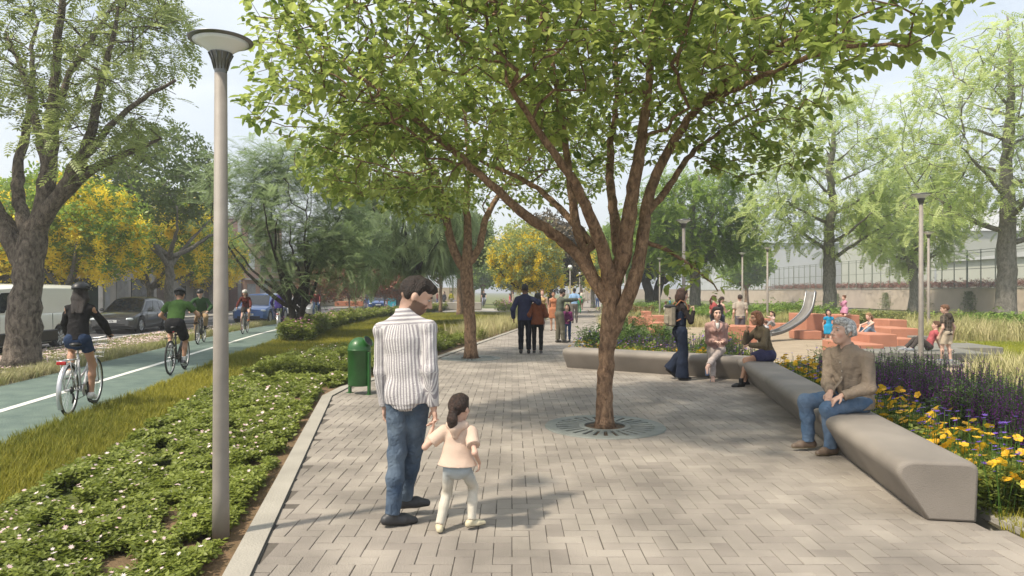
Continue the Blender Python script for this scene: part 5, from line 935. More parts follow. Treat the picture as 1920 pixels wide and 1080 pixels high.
tree('promenade_tree', 'nearest broad-leaved promenade tree with many spreading brown limbs', [
  pl(8.35, (1134, 808, .115), (1133, 740, .100), (1136, 670, .098), (1143, 610, .108), (1146, 570, .115), (1150, 520, .11)),
  pl(8.35, (1143, 570, .07), (1105, 510, .066), (1080, 470, .06), (1030, 432, .052, -.2), (975, 398, .045, -.4), (905, 330, .036, -.5), (830, 268, .03, -.5), (740, 190, .022, -.4), (640, 120, .012, -.2)),
  pl(8.35, (1110, 515, .05), (1083, 440, .05, .1), (1070, 360, .042, .2), (1060, 260, .034, .3), (1040, 150, .026, .3), (1020, 20, .018, .4)),
  pl(8.35, (1146, 545, .08), (1132, 470, .066, -.2), (1098, 385, .052, -.5), (1065, 320, .04, -.8), (1010, 250, .03, -1.0), (950, 150, .02, -1.3)),
  pl(8.35, (1150, 530, .09), (1172, 465, .08, -.1), (1183, 380, .07, -.2), (1197, 300, .058, -.3), (1212, 200, .045, -.3), (1222, 90, .032, -.3), (1240, -60, .02, -.2)),
  pl(8.35, (1140, 640, .075), (1168, 580, .072, -.1), (1192, 520, .068, -.15), (1205, 450, .062, -.1), (1212, 380, .056, .1), (1240, 300, .048, .2), (1300, 205, .038, .1), (1390, 130, .03, -.6), (1490, 70, .02, -1.6)),
  pl(8.35, (1212, 400, .04), (1260, 345, .036, .3), (1290, 290, .03, .5), (1360, 240, .02, .8), (1450, 190, .012, 1.0)),
  pl(8.35, (1160, 480, .06), (1150, 400, .052, .4), (1140, 300, .042, .8), (1160, 180, .03, 1.1), (1150, 40, .02, 1.3)),
  pl(8.35, (1120, 470, .045), (1060, 400, .036, .4), (1000, 345, .028, .8), (900, 300, .02, 1.3), (780, 260, .012, 1.6)),
  pl(8.35, (1205, 455, .026), (1240, 462, .023, -.1), (1285, 490, .017, -.2), (1330, 525, .009, -.2), (1345, 545, .006, -.2)),
  pl(8.35, (1300, 205, .03, .1), (1380, 165, .026, -.9), (1480, 120, .022, -2.0), (1590, 80, .016, -2.9), (1700, 85, .008, -3.5))],
  [((-.95, 8.0, 4.6), (2.0, 2.1, 1.35), 1.2), ((-.2, 8.2, 4.9), (2.6, 2.5, 1.6), 1.5), ((1.6, 8.6, 5.0), (2.0, 2.4, 1.7), 1.3), ((3.0, 8.6, 4.4), (1.1, 1.8, .95), .45), ((2.2, 6.2, 4.35), (1.0, 1.5, .8), .42), ((2.75, 5.1, 3.7), (.55, .7, .32), .10), ((-2.1, 7.7, 3.8), (.95, 1.0, .55), .2), ((.4, 6.2, 4.6), (1.6, 1.3, .9), .5), ((2.05, 8.15, 1.92), (.3, .2, .22), .03), ((3.2, 8.9, 3.4), (.75, .8, .3), .12), ((-1.5, 8.4, 3.2), (1.2, 1.0, .5), .25)],
  3600, .16, bk_brown, lf_main, LB, .118, 6.8, limbk=1.22, tip=.0038, spread=.10, seed=4, shell=.35, twigleaf=2.8, sides=14, tilt=(-.5, 1.3), rough=.03, group='broad-leaved promenade trees')
tree('promenade_tree', 'second broad-leaved promenade tree standing in its grate by the left kerb', [
  pl(16.9, (883, 676, .16), (882, 620, .145), (878, 560, .15), (874, 510, .16), (876, 480, .15)),
  pl(16.9, (872, 510, .11), (850, 470, .11), (838, 420, .10), (832, 370, .085), (815, 320, .06, -.5), (760, 250, .04, -1.2)),
  pl(16.9, (876, 480, .11), (878, 430, .10), (872, 370, .08, .3), (880, 300, .06, .5), (870, 200, .04, .8)),
  pl(16.9, (880, 500, .10), (902, 455, .09), (912, 400, .08, .3), (945, 350, .06, .7), (990, 300, .04, 1.2), (1040, 250, .025, 1.6)),
  pl(16.9, (835, 420, .06), (800, 360, .045, -.4), (740, 330, .03, -.8), (670, 310, .02, -1.2))],
  [((-1.2, 16.5, 5.4), (3.2, 2.8, 1.9), 1), ((-3.3, 15.6, 4.7), (1.6, 1.6, 1.0), .3), ((1.2, 17.4, 5.3), (1.8, 2, 1.4), .4), ((-2.0, 16, 3.7), (1.0, 1, .35), .1)],
  1000, .32, bk_brown, lf_main, LB, .16, 11, tip=.007, spread=.22, seed=9, twigleaf=2.6, sides=12, tilt=(-.5, 1.3), group='broad-leaved promenade trees')
tree('street_tree', 'large rough-barked tree by the bike path beside the white van, forking into many limbs', [
  pl(15.2, (42, 690, .36), (43, 640, .36), (46, 580, .33), (52, 520, .31), (58, 470, .30), (66, 430, .28)),
  pl(15.2, (48, 500, .24), (20, 440, .22), (-12, 395, .20), (-40, 330, .17), (-90, 250, .12, -.5), (-160, 150, .07, -1)),
  pl(15.2, (62, 450, .22), (84, 380, .19), (94, 300, .16), (98, 200, .12), (108, 100, .09), (118, -20, .06)),
  pl(15.2, (66, 430, .2), (110, 370, .16, -.3), (148, 310, .13, -.5), (172, 250, .10, -.7), (190, 150, .07, -.9), (215, 60, .05, -1.1)),
  pl(15.2, (90, 395, .14), (140, 345, .12), (200, 300, .09), (245, 285, .06), (300, 260, .035)),
  pl(15.2, (50, 440, .16), (30, 360, .13, .4), (36, 300, .10, .7), (60, 200, .08, 1), (60, 90, .05, 1.2)),
  pl(15.2, (90, 330, .10), (70, 240, .08), (50, 150, .06), (10, 60, .04)),
  pl(15.2, (98, 230, .09), (130, 140, .07, .4), (180, 60, .05, .8), (240, -30, .03, 1.2)),
  pl(15.2, (148, 310, .08), (210, 230, .06, -1), (270, 180, .045, -1.3), (330, 150, .03, -1.5))],
  [((-11, 15.3, 8.3), (3.6, 3.2, 2.7), 1.2), ((-8.8, 14.6, 7.0), (1.9, 2, 2.2), .55), ((-13.2, 14.5, 6.4), (2.2, 2, 1.6), .45), ((-8.6, 14.2, 4.9), (1.2, 1.4, .7), .2), ((-12.2, 14.2, 4.2), (.9, .8, .5), .1)],
  1200, .36, bk_grey, lf_left, LP, .38, 3.4, tip=.008, spread=.3, seed=12, twigleaf=2.4, sides=16, tilt=(-.5, 1.0), rough=.05)
def simple_tree(name, label, px, Y, trunk_r, fork, top, crown, N, bark, leafm, leaf, lsize, per, nl=6, seed=1, step=None, cat='tree', group=None, spread=.5, lean=0, base_py=None, flowers=None, twigleaf=2.6, tilt=(0, 1.4), tip=None, droop=0, shell=.3, trunks=1, leader=0):
    g = np.random.default_rng(seed); b = at(px, 600, Y); step = step or top*.055; limbs = []; x, y = b[0], b[1]
    for q in range(trunks):
        ox = (q-(trunks-1)/2)*trunk_r*1.1; fx = x+ox*(3 if trunks > 1 else 1)+lean*fork
        tr = [(x+ox, y, -.02, trunk_r*1.1), (x+ox*1.2+g.normal(0, .1*trunk_r)+lean*fork*.4, y, fork*.5, trunk_r*.92), (fx, y, fork, trunk_r*.9)]
        if q == 0: limbs.insert(0, tr)
        else: limbs.append([(x+ox*.6, y, .15*fork, trunk_r*.8)]+tr[1:])
        for i in range(nl):
            a = i*2*np.pi/nl+g.uniform(-.4, .4)+q; e = g.uniform(.5, 1.15); pts = [(fx, y, fork*g.uniform(.8, 1.0), trunk_r*.6)]; d = np.array((math.cos(a)*math.cos(e), math.sin(a)*math.cos(e), math.sin(e))); p = np.array(pts[0][:3]); L_ = (top-fork)*g.uniform(.5, .75)
            for k in range(1, 5): d = nrm(d+g.normal(0, .16, 3)+np.array((0, 0, .12-droop*.2))); p = p+d*L_/4; pts.append((*p, trunk_r*.6*(1-k/5)**1.1))
            limbs.append(pts)
    if leader:
        limbs.insert(1, [(fx, y, fork, trunk_r*.85)]+[(fx+g.normal(0, .18), y+g.normal(0, .18), fork+(top*.93-fork)*k/6, trunk_r*.85*(1-k/6.6)) for k in range(1, 7)])
        for i in range(leader):
            f = (i+.5)/leader; z0 = fork*.95+(top*.8-fork)*f; a = i*2.4+g.uniform(-.4, .4); L_ = (1.15-f)*top*.27; p = np.array((fx, y, z0)); d = np.array((math.cos(a)*.9, math.sin(a)*.9, .42)); pts = [(*p, trunk_r*.30*(1.1-f*.6))]
            for k in range(1, 5): d = nrm(d+g.normal(0, .12, 3)+np.array((0, 0, .02))); p = p+d*L_/4; pts.append((*p, trunk_r*.30*(1.1-f*.6)*(1-k/5)))
            limbs.append(pts)
    cr = [((x+c[0], y+c[1], c[2]), c[3], *(c[4:])) for c in crown]
    return tree(name, label, limbs, cr, N, step, bark, leafm, leaf, lsize, per, cat=cat, group=group, tip=tip or max(.006, trunk_r*.035), seed=seed, spread=spread, flowers=flowers, twigleaf=twigleaf, tilt=tilt, droop=droop, shell=shell)
# feathery low tree by the bike path, and its neighbour to the right
simple_tree('feathery_tree', 'feathery multi-stemmed tree beside the bike path hiding the cyclist in purple', 556, 25.2, .14, 1.1, 7.4, [(.2, 0, 4.6, (2.1, 2.0, 2.6)), (-1.7, -.3, 5.7, (1.5, 1.4, 1.4)), (1.7, 0, 3.3, (1.5, 1.5, 1.3)), (.5, -.4, 2.5, (1.4, 1.2, .8))], 600, bk_dark, lf_feather, LF, .58, 9, nl=7, seed=21, trunks=2, step=.42, group='feathery trees', tilt=(-.9, .7))
simple_tree('feathery_tree', 'pale feathery tree with drooping foliage right of the feathery bike path tree', 770, 34, .24, 2.4, 8.5, [(0, 0, 5.6, (3.4, 3, 2.4)), (-1.8, -.5, 3.8, (2.0, 1.6, 1.5)), (.9, 0, 3.6, (1.5, 1.5, 1.0))], 400, bk_dark, lf_feather, LW, .85, 6, nl=7, seed=22, step=.5, group='feathery trees', tilt=(-.1, 1.5), droop=.6)
# yellow blossom trees across the road
for px, Y, top, sd, lab, cr, fz in ((282, 38, 8.6, 31, 'yellow-blossomed tree on the far side of the road above the grey hatchback', [(0, 0, 5.3, (3.8, 3, 2.6)), (-2.4, 0, 4.0, (1.6, 2, 1.6)), (2.2, 0, 4.2, (1.6, 2, 1.6))], None), (118, 29, 7.2, 32, 'yellow-blossomed tree behind the white van', [(0, 0, 4.6, (3.4, 2.6, 2.0)), (2.2, 0, 3.6, (1.4, 1.5, 1.2))], None), (-10, 31, 7, 33, 'yellow-blossomed tree at the left edge behind the rough-barked tree', [(0, 0, 4.6, (2.6, 2.4, 2.0))], None), (395, 52, 7.4, 34, 'yellow-blossomed tree by the brick building, behind the grey lamp pole', [(0, 0, 4.4, (2.6, 2.4, 2.2))], None)):
    simple_tree('yellow_tree', lab, px, Y, .2, 1.9, top, cr, 300, bk_pale, lf_bright, LC, .42, 6, nl=7, seed=sd, step=.45, group='yellow-blossomed trees', flowers=(m_yel, 300, .34, fz))
simple_tree('yellow_tree', 'yellow-blossomed tree by the promenade above the man in navy', 985, 44, .2, 1.9, 6.0, [(0, 0, 4.0, (2.4, 2.2, 1.9)), (.9, 0, 3.0, (1.6, 1.4, 1.0))], 320, bk_dark, lf_left, LC, .42, 6, nl=7, seed=35, step=.4, group='yellow-blossomed trees', flowers=(m_yel, 330, .30, None))
simple_tree('yellow_tree', 'far yellow-blossomed tree right of the globe lamps', 1112, 70, .22, 2.4, 7.2, [(0, 0, 4.6, (3.2, 2.6, 2.6))], 200, bk_pale, lf_bright, LC, .6, 6, seed=36, step=.6, group='yellow-blossomed trees', flowers=(m_yel, 150, .5, None))
simple_tree('brown_tree', 'dark tree with dry brown foliage beyond the man in navy', 1032, 54, .26, 2.2, 8, [(0, 0, 4.6, (2.6, 2.4, 3.0))], 300, bk_dark, lf_brown, LC, .55, 9, seed=37, step=.5)
simple_tree('small_tree', 'small dark leafy tree left of the second promenade tree', 826, 55, .13, 2.6, 6.6, [(0, 0, 4.8, (2.6, 2.2, 1.9))], 220, bk_brown, lf_dark, LC, .5, 8, seed=38, step=.5)
simple_tree('small_tree', 'slim-trunked tree just behind the second promenade tree', 862, 47, .20, 3.0, 7.2, [(0, 0, 5.2, (2.4, 2.2, 1.8))], 200, bk_brown, lf_dark, LC, .5, 8, seed=39, step=.5)
simple_tree('street_tree', 'dark green tree behind the lamp head across the road', 318, 33, .22, 3.4, 9.4, [(0, 0, 7.2, (2.7, 2.4, 2.3)), (-2.5, 0, 6.2, (1.8, 1.8, 1.4))], 300, bk_pale, lf_dark, LC, .42, 6, seed=41, step=.5)
# ash-like trees on the right
simple_tree('ash_tree', 'tall pale green ash tree behind the girl in pink', 1556, 37, .36, 3.2, 14.2, [(0, 0, 8.4, (3.9, 3.2, 4.6)), (-2.9, 0, 5.6, (2.2, 2, 1.5)), (2.6, -.6, 5.6, (2.2, 2, 1.6))], 500, bk_pale, lf_ash, LP, .58, 7, nl=0, leader=16, seed=51, step=.6, group='pale ash trees', spread=.6, tilt=(-.4, 1.1))
simple_tree('ash_tree', 'tallest ash tree with a thick grey trunk at the right edge', 1888, 29, .40, 3.6, 14.5, [(0, 0, 8.8, (4.3, 3.6, 4.4)), (-2.9, 0, 5.0, (1.6, 1.8, 1.1)), (.6, 0, 4.3, (1.0, 1.2, .7))], 560, bk_pale, lf_ash, LP, .50, 7, nl=0, leader=16, seed=52, step=.6, group='pale ash trees', spread=.6, tilt=(-.4, 1.1))
simple_tree('ash_tree', 'bright green ash tree with a pale trunk behind the smiling woman', 1303, 42, .36, 3.0, 10.2, [(0, 0, 6.4, (4.4, 3.4, 3.0)), (2.6, 0, 5.0, (2.2, 2, 1.6)), (-1.6, 0, 4.4, (1.6, 2, 1.2))], 460, bk_pale, lf_bright, LP, .66, 10, nl=4, leader=9, seed=53, step=.55, group='pale ash trees', spread=.6, tilt=(-.4, 1.1))
simple_tree('ash_tree', 'bright green tree with twin dark trunks left of the woman with the backpack', 1225, 58, .42, 2.8, 9.6, [(0, 0, 6.0, (4.6, 3.4, 2.9)), (3.4, 0, 4.4, (1.8, 2, 1.4))], 360, bk_dark, lf_bright, LP, .8, 10, nl=7, tilt=(-.4, 1.1), seed=54, step=.6, group='pale ash trees', spread=.7, trunks=2)
simple_tree('ash_tree', 'farther pale green ash between the two tall ones on the right', 1712, 52, .34, 3.4, 12.2, [(0, 0, 7.6, (4.2, 3.4, 4.2))], 340, bk_pale, lf_ash, LP, .8, 10, nl=2, leader=12, tilt=(-.4, 1.1), seed=55, step=.7, group='pale ash trees', spread=.7)
for i, (px, Y, top, lm, lab) in enumerate(((1150, 95, 11, lf_bright, 'far bright tree at the right side of the promenade end'), (1185, 120, 12, lf_dark, 'far dark tree at the promenade end behind the near trunk'), (1090, 125, 9, lf_bright, 'far tree closing the view down the promenade'), (960, 100, 8, lf_dark, 'far round tree left of the promenade end'), (905, 92, 7.5, lf_bright, 'far light tree above the cross-street cyclist'), (700, 90, 9, lf_dark, 'far dark tree behind the recycling bins'), (640, 78, 8, lf_left, 'far olive tree behind the parked cars'), (1400, 85, 8, lf_bright, 'far bright tree above the wall'), (1010, 140, 9, lf_dark, 'farthest dark tree behind the promenade'))):
    simple_tree('street_tree', lab, px, Y, .26, 2.4, top, [(0, 0, top*.62, (top*.42, top*.4, top*.36))], 150, bk_brown, lm, LC, .95, 9, seed=60+i, step=.8, group='distant trees')
# ================================================= GRASS, GROUND COVER, FLOWERS
def blade(n=3, w=.05, lean=.35):
    V = []; 
    for i in range(n): f = i/n; V += [(-w*(1-f*.7)/2, lean*f*f, f), (w*(1-f*.7)/2, lean*f*f, f)]
    V.append((0, lean, 1.)); q = [(2*i, 2*i+1, 2*i+3, 2*i+2) for i in range(n-1)]; return np.array(V), [np.array(q), np.array([(2*n-2, 2*n-1, 2*n)])]
def tuft(nb, w, lean, seed, n=2):
    g = np.random.default_rng(seed); V = []; Q = []; T = []; k = 0
    for i in range(nb):
        v, (q, t3) = blade(n, w*g.uniform(.7, 1.2), lean*g.uniform(.3, 1.5)); a = g.uniform(0, 6.28); s_ = g.uniform(.55, 1); v = v*(1, s_, s_); c, s = math.cos(a), math.sin(a)
        v = np.stack([v[:, 0]*c-v[:, 1]*s+g.normal(0, .16), v[:, 0]*s+v[:, 1]*c+g.normal(0, .16), v[:, 2]], 1); V.append(v); Q.append(q+k); T.append(t3+k); k += len(v)
    return np.concatenate(V), [np.concatenate(Q), np.concatenate(T)]
def scatter(poly, n, jitter=None):
    poly = np.asarray(poly); lo, hi = poly.min(0), poly.max(0); out = []; tot = 0
    while tot < n: p = rng.uniform(lo, hi, (n*2, 2)); p = p[inside(poly, p[:, 0], p[:, 1])]; out.append(p); tot += len(p)
    return np.concatenate(out)[:n]
def patchy(p, f=1.1, seed=0):
    g = np.random.default_rng(seed).uniform(0, 6.28, 4); x, y = p[:, 0]*f, p[:, 1]*f
    return .5+.28*np.sin(1.7*x+1.1*np.sin(.9*y+g[0])+g[1])+.28*np.sin(1.3*y-1.9*np.sin(.8*x+g[2])+g[3])
def area(poly): p = np.asarray(poly); x, y = p[:, 0], p[:, 1]; return abs(np.dot(x, np.roll(y, 1))-np.dot(y, np.roll(x, 1)))/2
def grassy(name, label, cat, poly, dens, h, m, tufts, hv=.35, y0=6, z=-.03, seedp=0, thin=0., power=1.0, mat_patch=True):
    """blades get denser near the camera: density falls with distance"""
    bag = Bag(); poly = np.asarray(poly, float); n = int(area(poly)*dens); p = scatter(poly, n); d = np.hypot(p[:, 0], p[:, 1]); keep = rng.random(n) < np.minimum(1, (y0/d)**power); p = p[keep]; d = d[keep]
    if thin: p_ = patchy(p, .8, seedp) > thin; p = p[p_]; d = d[p_]
    k = rng.integers(0, len(tufts), len(p)); grow = np.maximum(1, (d/y0))**.35; pt = patchy(p, .7, seedp+1)
    for i, (tv, tf) in enumerate(tufts):
        s = k == i; m_ = s.sum(); hh = h*rng.uniform(1-hv, 1+hv, m_)*grow[s]*(.75+.5*pt[s]); bag.put(tv, tf, np.c_[p[s], np.full(m_, z)], rng.uniform(0, 6.28, m_), rng.uniform(-.15, .15, m_), hh, rnd=np.clip(pt[s]*.7+rng.normal(.15, .22, m_), 0, 1))
    return tag(bag.build(name, m), label, cat, kind='stuff')
TG = [tuft(9, .075, .55, i) for i in range(5)]; TL = [tuft(16, .035, .55, 20+i, 3) for i in range(4)]
m_grass = leaf_mat('grass_blade', (.40, .36, .05), (.14, .16, .02), .35, .6, .2); m_dryg = leaf_mat('grass_pale', (.56, .49, .28), (.33, .34, .12), .3, .7, .2); m_vgr = leaf_mat('grass_verge', (.25, .28, .08), (.42, .38, .22), .3, .7, .2)
m_brt = leaf_mat('grass_bright', (.36, .37, .04), (.18, .22, .03), .3, .6, .2)
bc = offs(BC, 1.28); bl = bc[(bc[:, 1] > 2) & (bc[:, 1] < 34)]
GC = np.array([(-3.3, 2.5), (-3.8, 5.07), (-4.0, 6.23), (-4.2, 7.46), (-4.75, 9.8), (-5.2, 13.0), (-4.5, 16.8), (-3.2, 19)])      # inner edge of the ground cover
GR = np.array([(-1.75, 2.5), (-1.9, 4.2), (-2.32, 6.56), (-2.95, 9.8), (-3.25, 11.4), (-2.9, 13.4), (-2.4, 16.4), (-2.0, 18.6)])
lawn_near = np.vstack([bl[bl[:, 1] < 20], [(-1.8, 20)], GC[::-1]]); lawn_far = np.vstack([bl[bl[:, 1] >= 19.5], [(-8, 52), (1, 52)], [(2.2, 46), (-.4, 30.5), (-2.2, 19.6)]])
grassy('lawn_grass', 'olive green grass covering the lawn next to the bike path', 'grass', lawn_near, 620, .105, m_grass, TG, y0=9, seedp=3, power=1.2)
grassy('lawn_grass', 'olive green grass of the farther lawn under the trees', 'grass', lawn_far, 170, .12, m_grass, TG, y0=20, seedp=4, power=1.0)
vg = offs(BC, -1.5); vg = vg[(vg[:, 1] > 8) & (vg[:, 1] < 40)]; vg2 = offs(BC, -2.1); vg2 = vg2[(vg2[:, 1] > 8) & (vg2[:, 1] < 40)]
grassy('verge_grass', 'tufty green grass along the road side of the bike path', 'grass', np.vstack([vg, vg2[::-1]]), 260, .17, m_vgr, TG, y0=14, seedp=6)
# small white pebbly flowers in the verge: clover spray
def flower_disc(n=6):
    V = [(0, 0, .02)]; 
    for i in range(n*2): a = i*math.pi/n; r = .5 if i % 2 == 0 else .26; V.append((r*math.cos(a), r*math.sin(a), .08 if i % 2 == 0 else .02))
    return np.array(V), [np.array([(0, 1+i, 1+(i+1) % (2*n)) for i in range(2*n)])]
FD = flower_disc(7); F5 = flower_disc(5)
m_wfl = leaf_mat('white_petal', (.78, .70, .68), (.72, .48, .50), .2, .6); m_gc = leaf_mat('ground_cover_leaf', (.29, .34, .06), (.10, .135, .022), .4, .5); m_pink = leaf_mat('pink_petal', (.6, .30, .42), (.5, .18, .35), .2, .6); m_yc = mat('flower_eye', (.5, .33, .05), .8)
def cover(name, label, cat, poly, dens, h, y0, leafm=m_gc, lsz=.045, fl=None, fd=0, fsz=.03, z0=0, seedp=0, power=1.3, clump=.5, hv=1., gap=0.):
    poly = np.asarray(poly, float); n = int(area(poly)*dens); p = scatter(poly, n); d = np.hypot(p[:, 0], p[:, 1]); keep = rng.random(n) < np.minimum(1, (y0/d)**power); p = p[keep]; d = d[keep]; g = np.maximum(1, d/y0)**(power*.5)
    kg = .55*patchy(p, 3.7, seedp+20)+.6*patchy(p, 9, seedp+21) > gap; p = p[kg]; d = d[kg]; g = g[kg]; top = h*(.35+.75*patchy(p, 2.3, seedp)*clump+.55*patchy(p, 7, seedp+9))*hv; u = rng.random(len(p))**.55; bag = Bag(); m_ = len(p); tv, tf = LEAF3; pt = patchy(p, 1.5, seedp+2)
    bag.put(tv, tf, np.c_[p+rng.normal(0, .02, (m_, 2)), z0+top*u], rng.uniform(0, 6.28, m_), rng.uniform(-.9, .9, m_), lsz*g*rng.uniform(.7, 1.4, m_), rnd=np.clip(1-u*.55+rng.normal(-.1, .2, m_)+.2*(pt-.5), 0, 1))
    o = tag(bag.build(name, leafm), label, cat, kind='stuff')
    if fl is not None:
        k = (rng.random(m_) < fd*(.15+1.3*pt)); q = p[k]; mm = len(q); b2 = Bag(); b2.put(FD[0], FD[1], np.c_[q, z0+top[k]*rng.uniform(.9, 1.18, mm)+.015], rng.uniform(0, 6.28, mm), rng.uniform(0, .8, mm), fsz*g[k]*rng.uniform(.7, 1.2, mm)); b2.build('blossom', fl, o)
    return o
def leaf3():
    V = []; Q = []
    for i in range(3):
        a = i*2.09; c, s = math.cos(a), math.sin(a); k = len(V)
        for x, y, z in ((0, .05, 0), (-.3, .5, .08), (0, 1, -.02), (.3, .5, .08)): V.append((x*c-y*s, x*s+y*c, z))
        Q.append((k, k+1, k+2, k+3))
    return np.array(V, float), [np.array(Q)]
LEAF3 = leaf3()
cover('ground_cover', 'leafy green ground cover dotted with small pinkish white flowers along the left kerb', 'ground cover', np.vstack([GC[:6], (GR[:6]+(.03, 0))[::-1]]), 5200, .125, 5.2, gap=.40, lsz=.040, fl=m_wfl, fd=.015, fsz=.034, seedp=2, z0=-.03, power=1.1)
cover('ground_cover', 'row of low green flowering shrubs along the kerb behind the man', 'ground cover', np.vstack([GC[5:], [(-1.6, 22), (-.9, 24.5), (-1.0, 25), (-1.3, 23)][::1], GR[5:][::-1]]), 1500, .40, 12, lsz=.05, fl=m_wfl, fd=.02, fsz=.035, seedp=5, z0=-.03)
hl = offs(BC, 1.55); hl = hl[(hl[:, 1] > 22) & (hl[:, 1] < 62)]; hr = offs(BC, 2.6); hr = hr[(hr[:, 1] > 22) & (hr[:, 1] < 62)]
cover('flowering_hedge', 'low pink-flowered hedge along the lawn side of the bike path', 'hedge', np.vstack([hl, hr[::-1]]), 900, .62, 24, lsz=.09, fl=m_pink, fd=.05, fsz=.07, seedp=7)
gl = rr[(rr[:, 1] > 14) & (rr[:, 1] < 44)]; g2 = offs(BC, -2.1); g2 = g2[(g2[:, 1] > 14) & (g2[:, 1] < 44)]
cover('verge_flowers', 'whitish low flowers and gravel covering the strip between road and bike path', 'ground cover', np.vstack([gl, g2[::-1]]), 320, .07, 18, lsz=.05, fl=m_wfl, fd=.75, fsz=.05, seedp=8, z0=-.045, leafm=m_vgr)
kk = np.array([(-1.2, 23.6), (.1, 30.6), (2.2, 43), (1.0, 44), (-1.0, 33), (-2.4, 25)])
grassy('ornamental_grass', 'dry beige ornamental grass beside the promenade left of the couple', 'grass', kk, 26, .62, m_dryg, TL, y0=40, z=-.02)
# planting behind the bench
d0 = nrm(np.r_[BA[1]-BA[0], 0])[:2]; r0 = np.array((d0[1], -d0[0]))
def bed(t0, t1, s0, s1): return np.array([BA[0]+d0*t0+r0*s0, BA[0]+d0*t0+r0*s1, BA[0]+d0*t1+r0*s1, BA[0]+d0*t1+r0*s0])
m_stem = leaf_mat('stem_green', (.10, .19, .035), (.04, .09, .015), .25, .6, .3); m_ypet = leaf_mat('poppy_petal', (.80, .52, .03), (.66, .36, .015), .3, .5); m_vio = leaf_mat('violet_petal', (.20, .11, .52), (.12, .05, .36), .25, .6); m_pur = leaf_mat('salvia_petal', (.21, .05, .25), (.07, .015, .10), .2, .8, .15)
def cup():
    V = [(0, 0, 0)]; T = []; Q = []
    for i in range(5):
        a = i*2*math.pi/5; k = len(V)
        for da, r, z in ((-.55, .26, .10), (-.62, .5, .22), (-.25, .62, .26), (.25, .64, .22), (.62, .5, .24), (.55, .26, .12)): V.append((r*math.cos(a+da), r*math.sin(a+da), z))
        T.append((0, k, k+5)); Q += [(k, k+1, k+2, k+5), (k+5, k+2, k+3, k+4)]
    return np.array(V), [np.array(Q), np.array(T)]
CUP = cup()
def flowers(name, label, poly, n, h, sz, m, head=CUP, y0=4, stem=True, tl=.7, z=-.02, seedp=0):
    p = scatter(poly, n); d = np.hypot(p[:, 0], p[:, 1]); g = np.maximum(1, d/y0)**.25; keep = rng.random(n) < np.minimum(1, (y0/d)**.5); p = p[keep]; g = g[keep]; m_ = len(p); H_ = h*rng.uniform(.55, 1.1, m_)*(.8+.4*patchy(p, 1.2, seedp)); off = rng.normal(0, .05, (m_, 2))
    b = Bag(); b.put(*head, np.c_[p+off, z+H_], rng.uniform(0, 6.28, m_), rng.uniform(0, tl, m_), sz*g*rng.uniform(.75, 1.2, m_), tdir=rng.normal(3.6, 1.2, m_)); o = tag(b.build(name, m), label, 'flowers', kind='stuff')
    if stem:
        mb = MB(); w = .0035
        V = np.stack([np.c_[p+(-w, 0), np.full(m_, z)], np.c_[p+(w, 0), np.full(m_, z)], np.c_[p+off+(w*.6, 0), z+H_], np.c_[p+off-(w*.6, 0), z+H_]], 1).reshape(-1, 3); q = np.arange(m_)[:, None]*4+np.arange(4); mb.add(V, quads=q); V2 = V.copy(); V2[:, 1] += np.tile((-w, w, w, -w), m_); V2[:, 0] += np.tile((w, -w, -w, w), m_); mb.add(V2, quads=q); mb.build('stem', m_stem, o, rnd=np.full(m_*8, .4))
    return o
fl1 = bed(-.3, 8.0, .37, .95)
grassy('bed_grass', 'short green grass at the foot of the flower bed by the bench end', 'grass', bed(-2.6, 2.2, .5, 1.7), 900, .09, m_grass, TG, y0=5, z=-.025, seedp=11)
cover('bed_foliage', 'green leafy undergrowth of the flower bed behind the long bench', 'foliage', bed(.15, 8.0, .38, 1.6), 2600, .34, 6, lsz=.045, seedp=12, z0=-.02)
flowers('poppy_flowers', 'bright yellow cup-shaped flowers in the bed behind the long bench', bed(-.1, 8.0, .42, 1.05), 520, .46, .058, m_ypet, y0=5, seedp=13, tl=1.1)
flowers('violet_flowers', 'small violet flowers scattered among the yellow ones behind the bench', bed(.1, 8.0, .45, 1.2), 620, .54, .048, m_vio, FD, y0=5, seedp=14, tl=.5)
def spikes(name, label, poly, n, h, y0=6, z=-.02, m=m_pur, k_=30, clump=None):
    p = scatter(poly, n); d = np.hypot(p[:, 0], p[:, 1]); p = p[rng.random(n) < np.minimum(1, (y0/d)**.6)]; d = np.hypot(p[:, 0], p[:, 1]); m_ = len(p); H_ = h*rng.uniform(.6, 1.15, m_); b = Bag(); g = np.maximum(1, d/y0)**.3; f = np.linspace(.35, 1, k_)
    pos = np.repeat(np.c_[p, np.full(m_, z)], k_, 0); hh = np.repeat(H_, k_)*np.tile(f, m_); ln = np.repeat(rng.normal(0, .07, (m_, 2)), k_, 0); pos[:, :2] += ln*hh[:, None]; pos[:, 2] += hh; rr_ = np.repeat(g, k_)*.022*np.tile(1.15-f*.7, m_); a = rng.uniform(0, 6.28, len(pos)); pos[:, 0] += np.cos(a)*rr_*.7; pos[:, 1] += np.sin(a)*rr_*.7
    b.put(*F5, pos, a, rng.uniform(-1.2, 1.2, len(pos)), rr_*1.6); o = tag(b.build(name, m), label, 'flowers', kind='stuff'); st = MB(); w = .003
    V = np.stack([np.c_[p+(-w, 0), np.full(m_, z)], np.c_[p+(w, 0), np.full(m_, z)], np.c_[p+ln[::k_]*H_[:, None]+(w, 0), z+H_], np.c_[p+ln[::k_]*H_[:, None]-(w, 0), z+H_]], 1).reshape(-1, 3); st.add(V, quads=np.arange(m_)[:, None]*4+np.arange(4)); st.build('stem', m_stem, o, rnd=np.full(len(V), .6)); return o
spikes('salvia_flowers', 'dark purple salvia spikes behind the yellow flowers at the right', bed(.6, 4.0, 1.25, 2.2), 720, .74)
